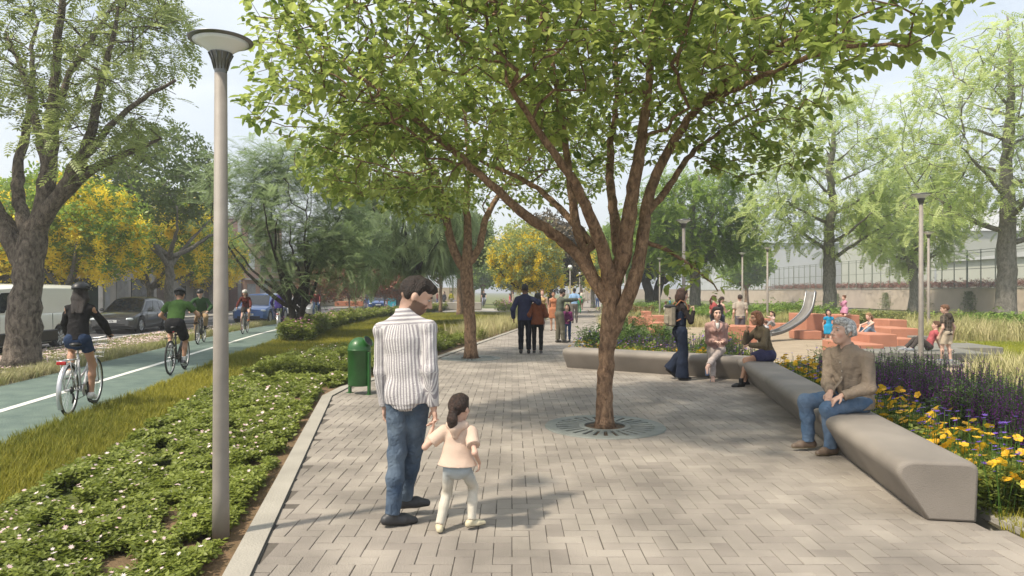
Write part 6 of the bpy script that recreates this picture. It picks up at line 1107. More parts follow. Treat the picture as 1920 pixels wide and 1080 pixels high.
spikes('salvia_flowers', 'dark purple salvia spikes to the right of the old man', bed(3.6, 5.6, 1.1, 2.1), 480, .78)
spikes('salvia_flowers', 'purple salvia spikes between the old man and the red-haired woman', bed(5.2, 7.4, .95, 1.6), 170, .62)
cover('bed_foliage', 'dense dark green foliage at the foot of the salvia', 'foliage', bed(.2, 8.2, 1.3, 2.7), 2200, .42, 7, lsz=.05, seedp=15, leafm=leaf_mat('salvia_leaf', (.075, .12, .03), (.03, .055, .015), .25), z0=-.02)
def shrub(name, label, x, y, r, h, leafm, n=900, lsz=.045, fl=None, fn=0, cat='shrub', group=None, bk=None, z=-.02, leaf=None, fsz=.5, open_=.35):
    t = thing(name, label, cat, (x, y, z), 0, group); b = Bag(); m = MB(); ns = max(5, int(9*r/.35))
    tips = []
    for i in range(ns):
        a = i*2.4; e = rng.uniform(.2, 1)*r; tp = np.array((math.cos(a)*e, math.sin(a)*e, h*rng.uniform(.6, 1.0)*(1-.35*(e/r)**2))); mid = tp*.5+np.array((0, 0, h*.08)); m.tube([(0, 0, 0), mid*(.5, .5, 1), tp], [.008, .006, .003], 4, cap=False); tips.append((mid, tp))
    m.build('stem', bk or bk_brown, t); k = rng.integers(0, ns, n); f = rng.random(n)**.6; P = np.array([tips[i][0]*(1-q)+tips[i][1]*q for i, q in zip(k, f)])+rng.normal(0, 1, (n, 3))*np.array((r*open_, r*open_, h*.11)); P[:, 2] = np.clip(P[:, 2], .02, None)
    lf = leaf or LEAF3; b.put(*lf, P, rng.uniform(0, 6.28, n), rng.uniform(-1, 1, n), lsz*rng.uniform(.7, 1.3, n)); b.build('foliage', leafm, t)
    if fl: q = rng.choice(n, fn); b = Bag(); b.put(*FD, P[q]+rng.normal(0, .02, (fn, 3)), rng.uniform(0, 6.28, fn), rng.uniform(-1, 1, fn), lsz*fsz*rng.uniform(.8, 1.3, fn)); b.build('blossom', fl, t)
    return t
def along(t_, s_): return BA[0]+d0*t_+r0*s_
for i, (tt, ss, r, h, lab) in enumerate(((3.0, 1.75, .42, .66, 'fresh green airy shrub in the flower bed behind the yellow flowers'), (.9, 2.15, .45, .72, 'green shrub rising behind the salvia nearest the right edge'), (1.9, 2.6, .4, .78, 'green shrub between salvia and pale grass at the right'), (5.9, 1.9, .45, .72, 'light green shrub beside the old man’s shoulder'), (7.3, 1.45, .5, .7, 'light green shrub behind the red-haired woman'), (4.9, 2.7, .4, .6, 'green shrub in front of the grey platform'))):
    p = along(tt, ss); shrub('shrub', lab.replace('’s', ''), p[0], p[1], r, h, leaf_mat('shrub_leaf', (.17, .27, .06), (.07, .13, .025), .35), 1500, .036, m_wfl, 30, group='shrubs in the flower bed')
# bed behind the short bench arm
e0 = nrm(np.r_[BA[2]-BA[1], 0])[:2]; q0 = np.array((e0[1], -e0[0])); q0 = q0 if q0[1] > 0 else -q0
def bed2(t0, t1, s0, s1): return np.array([BA[1]+e0*t0+q0*s0, BA[1]+e0*t0+q0*s1, BA[1]+e0*t1+q0*s1, BA[1]+e0*t1+q0*s0])
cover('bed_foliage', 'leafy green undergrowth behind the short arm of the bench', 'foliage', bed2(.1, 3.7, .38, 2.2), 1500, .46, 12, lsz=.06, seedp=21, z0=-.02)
flowers('violet_flowers', 'violet flowers along the back of the short bench arm', bed2(.2, 3.9, .4, 1.3), 420, .62, .05, m_vio, FD, y0=14, seedp=22)
flowers('poppy_flowers', 'yellow flowers along the back of the short bench arm', bed2(.8, 3.9, .4, .9), 200, .52, .06, m_ypet, y0=14, seedp=23)
flowers('pink_flowers', 'small pink flowers in the bed behind the short bench arm', bed2(1.2, 3.8, .4, .9), 160, .48, .05, m_pink, FD, y0=14, seedp=24)
spikes('salvia_flowers', 'purple salvia behind the short bench arm left of the standing woman', bed2(1.3, 2.9, .8, 1.7), 170, .72, y0=14)
spikes('salvia_flowers', 'purple salvia between the two seated women', bed2(.1, .8, .6, 1.1), 50, .75, y0=14)
for i, (tt, ss, r, h, lab) in enumerate(((3.1, 1.7, .6, .95, 'leafy shrub right of the near tree trunk behind the bench'), (2.5, 2.3, .55, .9, 'leafy shrub in front of the small orange cubes'), (3.7, 1.2, .5, .9, 'shrub with violet flowers left of the near tree trunk'), (1.0, 1.5, .45, .9, 'slender green shrub left of the smiling seated woman'), (3.6, 2.6, .6, 1.1, 'tall green shrub behind the near trunk at the promenade edge'))):
    p = BA[1]+e0*tt+q0*ss; shrub('shrub', lab, p[0], p[1], r, h, leaf_mat('shrub_leaf', 0, 0), 1300, .055, m_vio if i in (0, 2) else None, 60, group='shrubs in the flower bed', fsz=.9)
# pale ornamental grasses and far planting on the right
grassy('pale_grass', 'pale straw-green ornamental grass behind the flower bed at the right', 'grass', np.array([(6.6, 8.2), (8.2, 7.6), (13.5, 13.2), (12.6, 14.6), (9.3, 12.6), (7.6, 11.5)]), 60, .62, m_dryg, TL, y0=30, z=-.02)
grassy('pale_grass', 'band of tall pale grass beyond the bright side lawn', 'grass', np.array([(14.0, 23.4), (24, 21.6), (26, 26), (15.5, 27.5)]), 26, .7, m_dryg, TL, y0=60, z=-.02)
grassy('pale_grass', 'strip of pale grass at the back edge of the playground', 'grass', np.array([(4.4, 33), (14, 30.5), (14.4, 32.5), (4.6, 36)]), 26, .6, m_dryg, TL, y0=60, z=-.02)
grassy('side_grass', 'bright yellow-green lawn at the right edge behind the boy in plaid', 'grass', np.array([(10.9, 14.7), (18, 14.3), (22, 21.5), (14.2, 22.5), (12.8, 18)]), 170, .10, m_brt, TG, y0=30, z=-.03, power=.6)
for i, (px, Y, r, h, lm, wh) in enumerate([(1330, 40, 2.0, 1.3, 0, 'behind the girls beside the boy in beige'), (1390, 37, 1.8, 1.3, 0, 'right behind the boy in beige'), (1440, 36, 1.7, 1.5, 0, 'above the toddlers at the slide'), (1480, 35, 1.6, 1.7, 0, 'behind the middle of the slide'), (1530, 36, 1.4, 1.2, 0, 'at the foot of the pale ash trunk'), (1600, 36, 2.2, 1.0, 1, 'behind the girl in pink'), (1650, 34, 2.0, 1.0, 1, 'behind the orange ramp block'), (1700, 34, 1.8, .9, 1, 'left of the two tall lamps'), (1260, 47, 2.2, 1.4, 0, 'behind the small far children'), (1210, 50, 2.2, 1.3, 0, 'below the twin dark trunks'), (1180, 46, 1.6, 1.0, 2, 'at the right edge of the promenade'), (1795, 30, 1.4, 1.1, 1, 'just right of the boy in plaid'), (1840, 29, 1.3, 1.2, 0, 'left of the thick grey trunk'), (1890, 27, 1.4, 1.15, 0, 'hiding the base of the thick grey trunk'), (1930, 26, 1.4, 1.2, 0, 'cut off by the right edge')]):
    p = at(px, 600, Y); shrub('bush', ('green', 'yellowish', 'russet')[lm]+' bush '+wh, p[0], p[1], r, h*.68, (leaf_mat('bush_leaf', (.26, .38, .07), (.12, .20, .04), .4), leaf_mat('meadow_leaf', (.30, .29, .09), (.14, .18, .05), .3), leaf_mat('russet_leaf', (.30, .10, .03), (.10, .12, .03), .3))[lm], 1500, .14, m_pink if i in (9, 13) else None, 60, cat='bush', group='bushes along the foot of the long wall', open_=.42)
for i, (px, Y, h) in enumerate(((600, 47, 3.4), (655, 52, 3.6), (722, 56, 3.8), (748, 60, 3.6))):
    simple_tree('berry_tree', ['small red-berried tree right of the far red-shirted cyclist', 'red-berried tree beside the far road', 'red-berried tree above the far blue cars', 'red-berried tree behind the far couple at the bins'][i], px, Y, .07, 1.2, h, [(0, 0, h*.62, (1.7, 1.5, h*.34))], 130, bk_pale, m_red, LC, .36, 6, seed=90+i, step=.35, group='red-berried trees')
cover('far_planting', 'low purple and green planting beside the far cross street', 'ground cover', np.array([(-1.5, 57), (2.5, 56), (3.5, 64), (-1, 66)]), 40, .8, 60, lsz=.2, fl=m_pink, fd=.4, fsz=.16, seedp=31)
# ================================================= CARS
def car(x, y, rz, label, col, L_=4.2, W_=1.76, Hh=1.48, plate=None, name='parked_car', van=False, group='cars on the road', suv=False):
    t = thing(name, label, 'van' if van else 'car', (x, y, -.07), rz, group)
    paint = mat('paint_%d_%d_%d' % tuple(int(c*255) for c in col), col, .28, .02, 3, spec=.5, coat=.8, metal=0 if van else .35); gl = mat('car_glass', (.02, .025, .03), .06, .05, 2, spec=.8); blk = mat('bike_black', 0); rub = mat('tyre_rubber', 0); alu = mat('bike_alloy', 0); chrome = mat('chrome', (.6, .6, .6), .15, .02, metal=1)
    h = L_/2; w = W_/2; wr = .33 if not van else .34; ax = (h-.82, -h+.72) if not van else (h-.95, -h+1.0); bz = .22
    belt = .88 if not van else 1.12; hood = .86 if not van else 1.10
    if suv: belt = .98; hood = .98; wr = .36
    # lower body: stations along y (front = +y); section = closed ring, wheel arches cut into its lower edge
    ys = np.unique(np.round(np.r_[np.linspace(-h, h, 31), [a+q*wr*1.14*math.cos(k) for a in ax for q in (-1, 1) for k in (0, .3, .6, .9, 1.2, 1.57)]], 3)); rings = []
    for yy in ys:
        f = abs(yy)/h; ww = w*(1-.10*max(0, (f-.72)/.28)**2-.10*max(0, (f-.93)/.07)**1.5); zb = bz+.10*max(0, (f-.85)/.15)
        for a in ax:
            if abs(yy-a) < wr*1.14: zb = max(zb, wr+math.sqrt((wr*1.14)**2-(yy-a)**2))
        front = yy > 0; zt = belt
        if front: zt = belt-(belt-hood+.22)*max(0, (f-.45)/.55)**2.2
        else: zt = belt-(.06 if not van else 0)*max(0, (f-.6)/.4)**2
        zb = min(zb, zt-.12); zm = max(zb+.06, .5); rings.append([(ww*.93, zb), (ww*.985, min(zb+.05, zm)), (ww, max(zm, zb+.05)), (ww*.985, zt-.13), (ww*.93, zt-.035), (ww*.80, zt+.0), (0, zt+.035*(1 if front else .5))])
    m = len(rings[0]); V = []; 
    for yy, rg in zip(ys, rings):
        V += [(a, yy, b) for a, b in rg]+[(-a, yy, b) for a, b in rg[-2::-1]]
    k2 = 2*m-1; Q = [(i*k2+j, i*k2+j+1, (i+1)*k2+j+1, (i+1)*k2+j) for i in range(len(ys)-1) for j in range(k2-1)]; mb = MB(); mb.add(V, quads=Q); n0 = len(V)
    for e, fl in ((0, 0), (len(ys)-1, 1)):
        c = np.array(V[e*k2:(e+1)*k2]); idx = [e*k2+i for i in range(k2)]; q = [(idx[i], idx[i+1], idx[-2-i], idx[-1-i]) for i in range(m-1)]; mb.f[4].append(np.array([a[::-1] if fl == 0 else a for a in q]))
    # upper body
    if van: g0, g1, r0_, r1_ = h-.62, -h+.03, h-1.55, -h+.08
    else: g0, g1, r0_, r1_ = h-1.02, -h+.12, h-1.85, -h+.62
    if suv: g1, r1_ = -h+.1, -h+.45
    def cab(off=0, z0=belt-.03, z1=Hh):
        rows = []; nn_ = 9
        for i in range(nn_):
            f = i/(nn_-1); yb = g1+(g0-g1)*f; yt = r1_+(r0_-r1_)*f; bw_ = w*(.93-.05*abs(2*f-1)**3); tw_ = w*((.72 if not van else .86)-.05*abs(2*f-1)**3); zt = z1-.05*abs(2*f-1)**2.5*(0 if van and f < .8 else 1); rows.append([(bw_, yb, z0), (bw_*.6+tw_*.4+.015, yb*.6+yt*.4, z0+(zt-z0)*.4), (tw_+.03, yb*.12+yt*.88, z0+(zt-z0)*.88), (tw_*.86, yt, zt), (0, yt, zt+.03)])
        return rows
    rows = cab(); V = []; 
    for rg in rows: V += rg+[(-a, b, c) for a, b, c in rg[-2::-1]]
    Q = [(i*9+j, i*9+j+1, (i+1)*9+j+1, (i+1)*9+j) for i in range(8) for j in range(8)]; Q += [(i, i+1, 7-i, 8-i) for i in range(4)]; Q += [tuple(72+k for k in (8-i, 7-i, i+1, i)) for i in range(4)]
    mb.add(V, quads=Q); b = mb.build('body', paint, t, True); es = b.modifiers.new('e', 'EDGE_SPLIT'); es.split_angle = R(42)
    rows = [[np.array(p) for p in rg] for rg in rows]
    def pane(nm, i0, i1, u0, u1, q, name='window', par=t, m_=gl, out=.008):
        def pt(fi, u):
            fi = np.clip(fi, 0, 8); i = min(int(fi), 7); fr = fi-i; u = u*2; j = min(int(u), 1); fu = u-j; a = rows[i][j]*(1-fu)+rows[i][j+1]*fu; c = rows[i+1][j]*(1-fu)+rows[i+1][j+1]*fu; p = a*(1-fr)+c*fr+np.array((out, 0, 0)); return (p[0]*q, p[1], p[2])
        a = MB(); nu, nf = 4, 6; G_ = [pt(i0[k] + (i1[k]-i0[k])*s if False else (i0+(i1-i0)*s), u0+(u1-u0)*r) for r in np.linspace(0, 1, nu) for s in np.linspace(0, 1, nf)]
        Q = [(r*nf+s, r*nf+s+1, (r+1)*nf+s+1, (r+1)*nf+s) for r in range(nu-1) for s in range(nf-1)]; a.add(G_, quads=Q if q > 0 else [k[::-1] for k in Q]); o = a.build(name, m_, par, True); return o
    for q in (-1, 1):
        if van: pane('w', 6.3, 7.55, .08, .86, q); 
        else: pane('w', .9, 2.7 if suv else 3.0, .10, .88, q); pane('w', 3.0 if suv else 3.3, 5.2, .08, .9, q); pane('w', 5.4, 7.6, .08, .9, q)
    for nm, r, sg in (('windscreen', rows[-1], 1), ('rear_window', rows[0], -1)):
        if van and sg < 0: continue
        a = MB(); f = lambda u, s: np.array([s*(r[0][0]*(1-u)+r[2][0]*u)*.92, (r[0][1]*(1-u)+r[3][1]*u)+sg*.012, r[0][2]*(1-u)+r[3][2]*u+.01]); G_ = [f(u, s) for u in (.06, .5, .93) for s in (-1, 0, 1)]; Q = [(0, 1, 4, 3), (1, 2, 5, 4), (3, 4, 7, 6), (4, 5, 8, 7)]; a.add(G_, quads=Q if sg < 0 else [k[::-1] for k in Q]); a.build(nm, gl, t)
    # dark sill + shuts
    if van:
        for q in (-1, 1): a = MB(); a.box((q*(w*.955), 0, .43), (.14, L_*.52, .34), bev=.03); a.build('side_cladding', blk, t)
    a = MB(); a.box((0, 0, bz+.02), (W_*.93, L_*.9, .12), bev=.02); a.build('underbody', blk, t)
    for q in (-1, 1):
        for a_ in ax:
            wh = thing('wheel', None, None); wh.parent = t; wh.location = (q*(w-.115), a_, wr);
            m_ = MB(); m_.lathe([(wr*.66, -.10), (wr*.9, -.105), (wr, -.08), (wr, .08), (wr*.9, .105), (wr*.66, .10)], n=28, axis='x'); m_.build('tyre', rub, wh, True)
            m_ = MB(); m_.lathe([(wr*.68, q*.095), (wr*.62, q*.085), (wr*.60, q*.05), (0, q*.045)], n=28, axis='x')
            for s in range(7):
                an = s*2*math.pi/7; m_.box((q*.082, math.cos(an)*wr*.34, math.sin(an)*wr*.34), (.02, wr*.60, .05), M=np.array([[1, 0, 0], [0, math.cos(an), -math.sin(an)], [0, math.sin(an), math.cos(an)]]))
            m_.ell((q*.09, 0, 0), (.02, .05, .05), 10); m_.build('rim', alu, wh, True)
        if not van:
            a = MB(); a.ell((q*(w+.09), g0-.35, belt+.08), (.10, .06, .07), 12); mi = a.build('wing_mirror', paint, t, True)
        else:
            a = MB(); a.box((q*(w+.10), g0-.42, belt+.12), (.16, .1, .3), bev=.04); a.build('wing_mirror', blk, t, True)
        a = MB(); a.ell((q*(w*.74), h-.12, hood-.26), (.20, .13, .065), 14); a.build('headlight', mat('headlight_glass', (.55, .6, .62), .1, .05, spec=.8), t, True)
        a = MB(); a.ell((q*(w*.80), -h+.05, belt-.16), (.14, .07, .09), 12); a.build('tail_light', mat('red_lens', 0), t, True)
        a = MB(); a.lathe([(0, .02), (.045, .015), (.06, 0)], (q*w*.7, h-.045, .42), 14, 'y'); a.build('fog_light', mat('headlight_glass', 0), t, True)
        for yy in ((g0-1.25,) if suv or van else (g0-1.45,)):
            a = MB(); a.box((q*(w+.012), yy, belt-.16), (.02, .18, .03), bev=.006); a.build('door_handle', blk if van else paint, t)
        for yy in ((h-1.35, h-2.45) if not van else (h-1.3, h-2.4, h-3.5)):
            a = MB(); a.box((q*(w*.992), yy, .66 if not van else .78), (.012, .008, .5 if not van else .6)); a.build('door_seam', blk, t)
    a = MB(); a.box((0, h-.035, hood-.30), (W_*.42, .05, .11), bev=.02); g = a.build('grille', blk, t); a = MB(); a.box((0, h-.02, .38), (W_*.66, .05, .13), bev=.03); a.build('air_intake', blk, t)
    a = MB(); a.box((0, h-.002, hood-.30), (W_*.43, .012, .012)); a.build('grille_bar', chrome, g)
    a = MB(); a.box((0, h+.012, .52), (.50, .014, .11)); pl_ = a.build('number_plate', mat('plate_white', (.72, .72, .7), .5), t)
    if plate:
        c = bpy.data.curves.new('plate_lettering', 'FONT'); c.body = plate; c.size = .105; c.align_x = 'CENTER'; c.align_y = 'CENTER'; c.extrude = .001; o = bpy.data.objects.new('lettering', c); me = bpy.data.meshes.new_from_object(o); bpy.data.objects.remove(o); o = bpy.data.objects.new('lettering', me); C.objects.link(o); o.parent = pl_; o.location = (0, h+.021, .52); o.rotation_euler = (R(90), 0, R(180)); me.materials.clear(); me.materials.append(mat('ink', (.02, .02, .03), .6))
    return t
def heading(dx, dy): return math.atan2(-dx, dy)
v = car(-14.62, 19.3, heading(.03, -1), 'white panel van parked behind the rough-barked tree', (.80, .79, .74), L_=4.9, W_=1.9, Hh=1.92, name='parked_van', van=True)
car(-16.45, 29.6, heading(.10, -1), 'dark grey two-door hatchback driving towards the viewer', (.085, .087, .09), plate='C:476', L_=4.0)
car(-14.05, 38.3, heading(.06, -1), 'blue car with rounded bonnet behind the woman in maroon', (.07, .16, .42), L_=4.5, W_=1.84, Hh=1.62, suv=True, plate='CBV:015')
car(-14.2, 46.5, heading(.12, -1), 'silver car behind the feathery tree', (.45, .46, .47), L_=4.3)
p = G(703, 579); car(p[0], 66, heading(.35, -1), 'far blue car near the recycling bins', (.03, .09, .30), L_=4.4, Hh=1.5)
car(-24.3, 76, heading(.6, -1), 'far dark car behind the red-berried trees', (.04, .05, .08), L_=4.3)
# ================================================= BUILDINGS ON THE LEFT
def brick(name, a, b, mortar, sc=1.0, bw=.25, rh=.09):
    m = mat(name, a, .9, .15, 2, .3, 40); t = m.node_tree; bs = t.nodes['Principled BSDF']; br = nn(t, 'ShaderNodeTexBrick'); br.inputs['Color1'].default_value = (*a, 1); br.inputs['Color2'].default_value = (*b, 1); br.inputs['Mortar'].default_value = (*mortar, 1); br.inputs['Scale'].default_value = sc; br.inputs['Brick Width'].default_value = bw; br.inputs['Row Height'].default_value = rh; br.inputs['Mortar Size'].default_value = .012
    co = nn(t, 'ShaderNodeTexCoord'); sp = nn(t, 'ShaderNodeSeparateXYZ'); cb = nn(t, 'ShaderNodeCombineXYZ'); ad = nn(t, 'ShaderNodeMath', operation='ADD'); K = t.links.new; K(co.outputs['Object'], sp.inputs[0]); K(sp.outputs['X'], ad.inputs[0]); K(sp.outputs['Y'], ad.inputs[1]); K(ad.outputs[0], cb.inputs['X']); K(sp.outputs['Z'], cb.inputs['Y']); K(cb.outputs[0], br.inputs['Vector']); K(br.outputs['Color'], bs.inputs['Base Color']); return m
m_br1 = brick('brick_dark', (.17, .075, .065), (.13, .06, .055), (.22, .19, .17)); m_br2 = brick('brick_orange', (.42, .22, .14), (.36, .18, .12), (.40, .33, .28)); m_plast = mat('plaster_grey', (.36, .34, .32), .9, .16, 1.2, .4, 20); m_plastb = mat('plaster_beige', (.44, .36, .27), .9, .12, 1.0, .3, 20); m_cc = mat('raw_concrete', (.30, .30, .30), .9, .15, 3, .4, 30); m_win = mat('window_dark', (.035, .045, .055), .15, .1, 2, spec=.6); m_wfr = mat('window_frame', (.35, .33, .31), .6); m_shut = mat('shutter_brown', (.13, .085, .06), .7, .2, 5)
def building(label, x1, y0, y1, depth, hgt, wall, floors, wins, doors=(), side=None, name='house', ext=(), cols=(), roofh=.25, mod=None):
    """front faces +x at x1, from y0 to y1. wins: (y, z, w, h, kind); doors: (y, w, h, material)"""
    t = thing(name, label, 'building', (x1, y0, 0), 0); D = y1-y0
    a = MB(); a.box((-depth/2, D/2, hgt/2), (depth, D, hgt)); a.build('wall', wall, t); a = MB(); a.box((-depth/2, D/2, hgt+roofh/2+.002), (depth+.16, D+.1, roofh)); a.build('roof', m_cc, t)
    for z in floors: a = MB(); a.box((.02, D/2, z), (.10, D+.02, .22)); a.build('floor_band', m_cc, t); a = MB(); a.box((-depth/2, -.015, z), (depth, .09, .22)); a.build('floor_band', m_cc, t)
    for yy in cols: a = MB(); a.box((.015, yy, hgt/2), (.09, .28, hgt-.01)); a.build('column', m_cc, t)
    for yy in (.3, depth*.45): a = MB(); a.box((-yy, -.012, hgt/2), (.28, .08, hgt-.012)); a.build('column', m_cc, t)
    for (yy, z, w_, h_, k) in wins:
        a = MB(); a.box((.012, yy, z), (.06, w_+.12, h_+.12)); f = a.build('window', m_wfr, t); a = MB(); a.box((.035, yy, z), (.04, w_, h_)); a.build('pane', {'g': m_win, 'w': mat('white_panel', (.7, .7, .68), .6), 's': m_shut}[k], f)
        a = MB()
        for q in np.arange(-w_/2+.12, w_/2, .16): a.tube([(.075, yy+q, z-h_/2), (.075, yy+q, z+h_/2)], .011, 4)
        a.box((.06, yy, z-h_/2-.08), (.12, w_+.16, .06)); a.build('window_bars', m_cc, f)
    for (yy, w_, h_, m_) in doors:
        a = MB(); a.box((.01, yy, h_/2), (.07, w_, h_)); d = a.build('door', m_, t); a = MB()
        for q in np.arange(-w_/2+.1, w_/2, .14): a.box((.05, yy+q, h_/2), (.02, .035, h_*.94))
        a.build('door_slats', m_cc if m_ is not m_shut else m_shut, d)
    return t
m_gren = mat('corrugated_green', (.015, .055, .05), .6, .2, 3)
building('low grey and purple brick house behind the grey hatchback, with barred doors', -24.5, 41.5, 52.5, 9, 3.1, m_plast, (), [(6.2, 1.6, 1.3, 1.1, 's'), (9.3, 1.6, .8, 1.0, 'g')], [(1.4, 1.3, 2.4, m_cc), (3.4, 2.0, 2.5, m_win)])
building('unfinished dark brick upper house behind the yellow-blossomed trees', -26.0, 43, 57.5, 9, 6.4, m_br1, (3.1, 5.9), [(3, 4.5, 1.4, 1.3, 'w'), (7.5, 4.5, 1.4, 1.3, 'w'), (11.5, 4.5, 1.2, 1.3, 'g')])
building('small grey plastered house with a brown door between the brick houses', -24.2, 52.8, 58.0, 7, 3.0, mat('plaster_mottled', (.40, .38, .36), .9, .3, 2, .4, 10), (2.9,), [(3.6, 1.6, 1.1, 1.0, 'g')], [(1.4, 1.0, 2.2, m_shut)])
building('three-storey brick building with white window openings right of the grey lamp pole', -23.0, 58.4, 68, 10, 7.9, m_br1, (2.9, 5.4), [])
t = [o for o in bpy.data.objects if o.get('label', '').startswith('three-storey brick')][0]
a = MB(); a.box((.045, 4.8, 4.1), (.07, 9.55, 7.7)); a.build('front_facade', m_br2, t)
for yy, z, k in ((1.6, 6.6, 'w'), (4.4, 6.6, 'w'), (1.6, 4.3, 'w'), (4.4, 4.2, 'g'), (7.4, 4.2, 'g'), (7.4, 6.6, 'g')):
    a = MB(); a.box((.085, yy, z), (.06, 1.5, 1.5)); f = a.build('window', m_wfr, t); a = MB(); a.box((.11, yy, z), (.04, 1.3, 1.3)); a.build('pane', mat('white_panel') if k == 'w' else m_win, f)
for yy in (1.6, 4.6, 7.6): a = MB(); a.box((.09, yy, 1.3), (.06, 1.9, 2.1)); a.build('shop_door', m_shut if yy > 5 else m_cc, t)
a = MB(); a.box((.3, 4.8, 2.75), (.75, 9.5, .14)); a.build('canopy', m_cc, t)
building('low beige plastered house right of the brick building', -22.2, 69, 88, 9, 4.3, m_plastb, (), [(4, 2.2, 1.4, 1.2, 'g'), (10, 2.2, 1.4, 1.2, 'g')], [(7, 1.2, 2.2, m_shut)])
building('pale blue-grey house behind the green corrugated fence', -29, 26, 41, 8, 5.6, mat('plaster_blue', (.40, .42, .46), .9, .1, 1), (), [(4, 3.9, 1.6, 1.1, 'g'), (9.5, 3.9, 1.6, 1.1, 'g')])
t = thing('street_fence', 'dark green corrugated fence topped with vertical white pickets behind the van', 'fence', (-24.4, 24, 0))
a = MB(); V = []; n = 170; w_ = np.linspace(0, 16.2, n)
for i, q in enumerate(w_): V += [(.04*(1 if i % 2 else -1), q, 0), (.04*(1 if i % 2 else -1), q, 2.35)]
a.add(V, quads=[(2*i, 2*i+2, 2*i+3, 2*i+1) for i in range(n-1)]); a.build('corrugated_panel', m_gren, t); a = MB()
for q in np.arange(.1, 16.1, .2): a.box((.0, q, 2.9), (.04, .07, 1.05))
a.build('pickets', mat('picket_white', (.55, .56, .58), .6), t); a = MB(); a.box((0, 8.1, 3.48), (.12, 16.3, .12)); a.box((0, 8.1, 2.38), (.1, 16.3, .06)); a.build('rail', mat('rail_brown', (.10, .06, .05), .7), t)
a = MB(); a.box((.05, 16.6, 2.1), (.6, .55, 4.2), bev=.03); tag(a.build('gate_pillar', mat('pillar_blue_grey', (.34, .36, .40), .9, .15, 2)), 'tall blue-grey masonry pillar at the end of the green fence', 'pillar'); bpy.data.objects['gate_pillar'].location = (-24.4, 24, 0)
a = MB(); a.box((-18, 92, 1.1), (26, .3, 2.2)); tag(a.build('far_wall', m_plastb), 'low brown wall at the far end of the road', 'wall')
a = MB(); a.box((-15.6, 74, .35), (7, 1.0, .55), bev=.05); tag(a.build('planter', mat('rust_orange', (.36, .13, .06), .8)), 'long rust-orange planter edge beside the far road', 'planter')
for i, (px, c) in enumerate(((736, (.02, .35, .48)), (753, (.02, .02, .02)), (764, (.06, .42, .06)))):
    p = at(px, 570, 63); t = thing('recycling_bin', ['blue recycling bin beside the woman in pink shorts', 'black recycling bin between the blue and green ones', 'bright green recycling bin nearest the man'][i], 'bin', (p[0], p[1], 0), 0, 'recycling bins'); a = MB(); a.prism([(-.38, -.35), (.38, -.35), (.42, .35), (-.42, .35)], .06, 1.15); a.build('bin_body', mat('bin_plastic_%d' % i, c, .5), t); a = MB(); a.box((0, 0, 1.2), (.9, .8, .09), bev=.03); a.build('lid', mat('bin_plastic_%d' % i, c), t)
a = MB(); a.box((-6.5, 62, .35), (7.5, .7, .7), bev=.05); tag(a.build('plaza_bench', m_conc), 'long concrete block bench on the plaza behind the man', 'bench')
ORD = ('first', 'second', 'third', 'fourth', 'fifth', 'sixth', 'seventh', 'eighth', 'ninth', 'tenth', 'eleventh', 'twelfth', 'thirteenth', 'fourteenth')
# ================================================= LONG WALL, MESH FENCE AND HALL ON THE RIGHT
WX = 36.4
t = thing('boundary_wall', 'long taupe rendered wall along the right side of the park', 'wall', (WX, 85, 0)); a = MB(); a.box((0, 0, .92), (.35, 130, 1.95)); a.build('wall_panel', mat('render_taupe', (.46, .385, .32), .9, .08, .8, .2, 30), t); a = MB(); a.box((0, 0, 1.935), (.45, 130, .07)); a.build('coping', m_conc, t)
t = thing('boundary_wall', 'far stretch of taupe wall closing the park behind the twin-trunked tree', 'wall', (26, 150, 0)); a = MB(); a.box((0, 0, 1.1), (22, .35, 2.2)); a.build('wall_panel', mat('render_taupe'), t)
t = thing('mesh_fence', 'tall see-through metal fence standing on the long wall', 'fence', (WX, 20, 1.97)); mf = mat('fence_green', (.16, .18, .14), .5, .1, 5); a = MB()
for z in (.05, 1.5, 2.75, 2.95): a.tube([(0, 0, z), (0, 130, z)], .022, 4)
a.build('rail', mf, t)
for i, yy in enumerate(np.arange(1, 100, 1.6)): a = MB(); a.box((0, yy, 1.5), (.05, .07 if i % 3 else .16, 3.0)); a.build('post', mf, t)
for i in range(14):
    yy = 27+i*5.2; shrub('hedge_bush', ORD[i]+' reddish bush from the right behind the mesh fence', WX+1.6, yy, 2.5, 1.0, leaf_mat('hedge_red', (.24, .085, .06), (.13, .10, .07), .2), 900, .13, cat='bush', group='reddish bushes behind the fence', z=1.7, open_=.45)
a = MB(); a.box((WX+4, 85, .8), (7.2, 130, 1.75)); struct(a.build('upper_terrace', m_dry))
def hall(label, x, y, w_, d_, h_, col, gable=0):
    t = thing('hall_building', label, 'building', (x, y, 0)); a = MB(); a.box((0, 0, h_/2), (w_, d_, h_)); a.build('wall', mat('hall_%d' % int(col[0]*999), col, .8, .06, .3), t); a = MB()
    a.add([(-w_/2-.5, -d_/2-.5, h_+.003), (w_/2+.5, -d_/2-.5, h_+.003), (w_/2+.5, d_/2+.5, h_+.003), (-w_/2-.5, d_/2+.5, h_+.003), (-w_/2-.5, 0, h_+gable+.3), (w_/2+.5, 0, h_+gable+.3)], quads=[(0, 1, 5, 4), (2, 3, 4, 5), (3, 2, 1, 0)], tris=[(0, 4, 3), (1, 2, 5)]); a.build('roof', mat('hall_roof', (.42, .43, .43), .7, .05), t)
    return t
hall('long pale olive hall behind the right end of the fence', 70, 70, 24, 46, 5.6, (.40, .41, .36), .5); hall('tall grey hall with a peaked roof behind the fence', 78, 122, 22, 34, 11, (.40, .42, .44), 5); hall('pale grey low hall behind the middle of the fence', 75, 180, 40, 70, 12, (.44, .46, .48), 2); hall('grey block behind the tall pale ash', 92, 150, 14, 16, 22, (.38, .40, .43), 0)
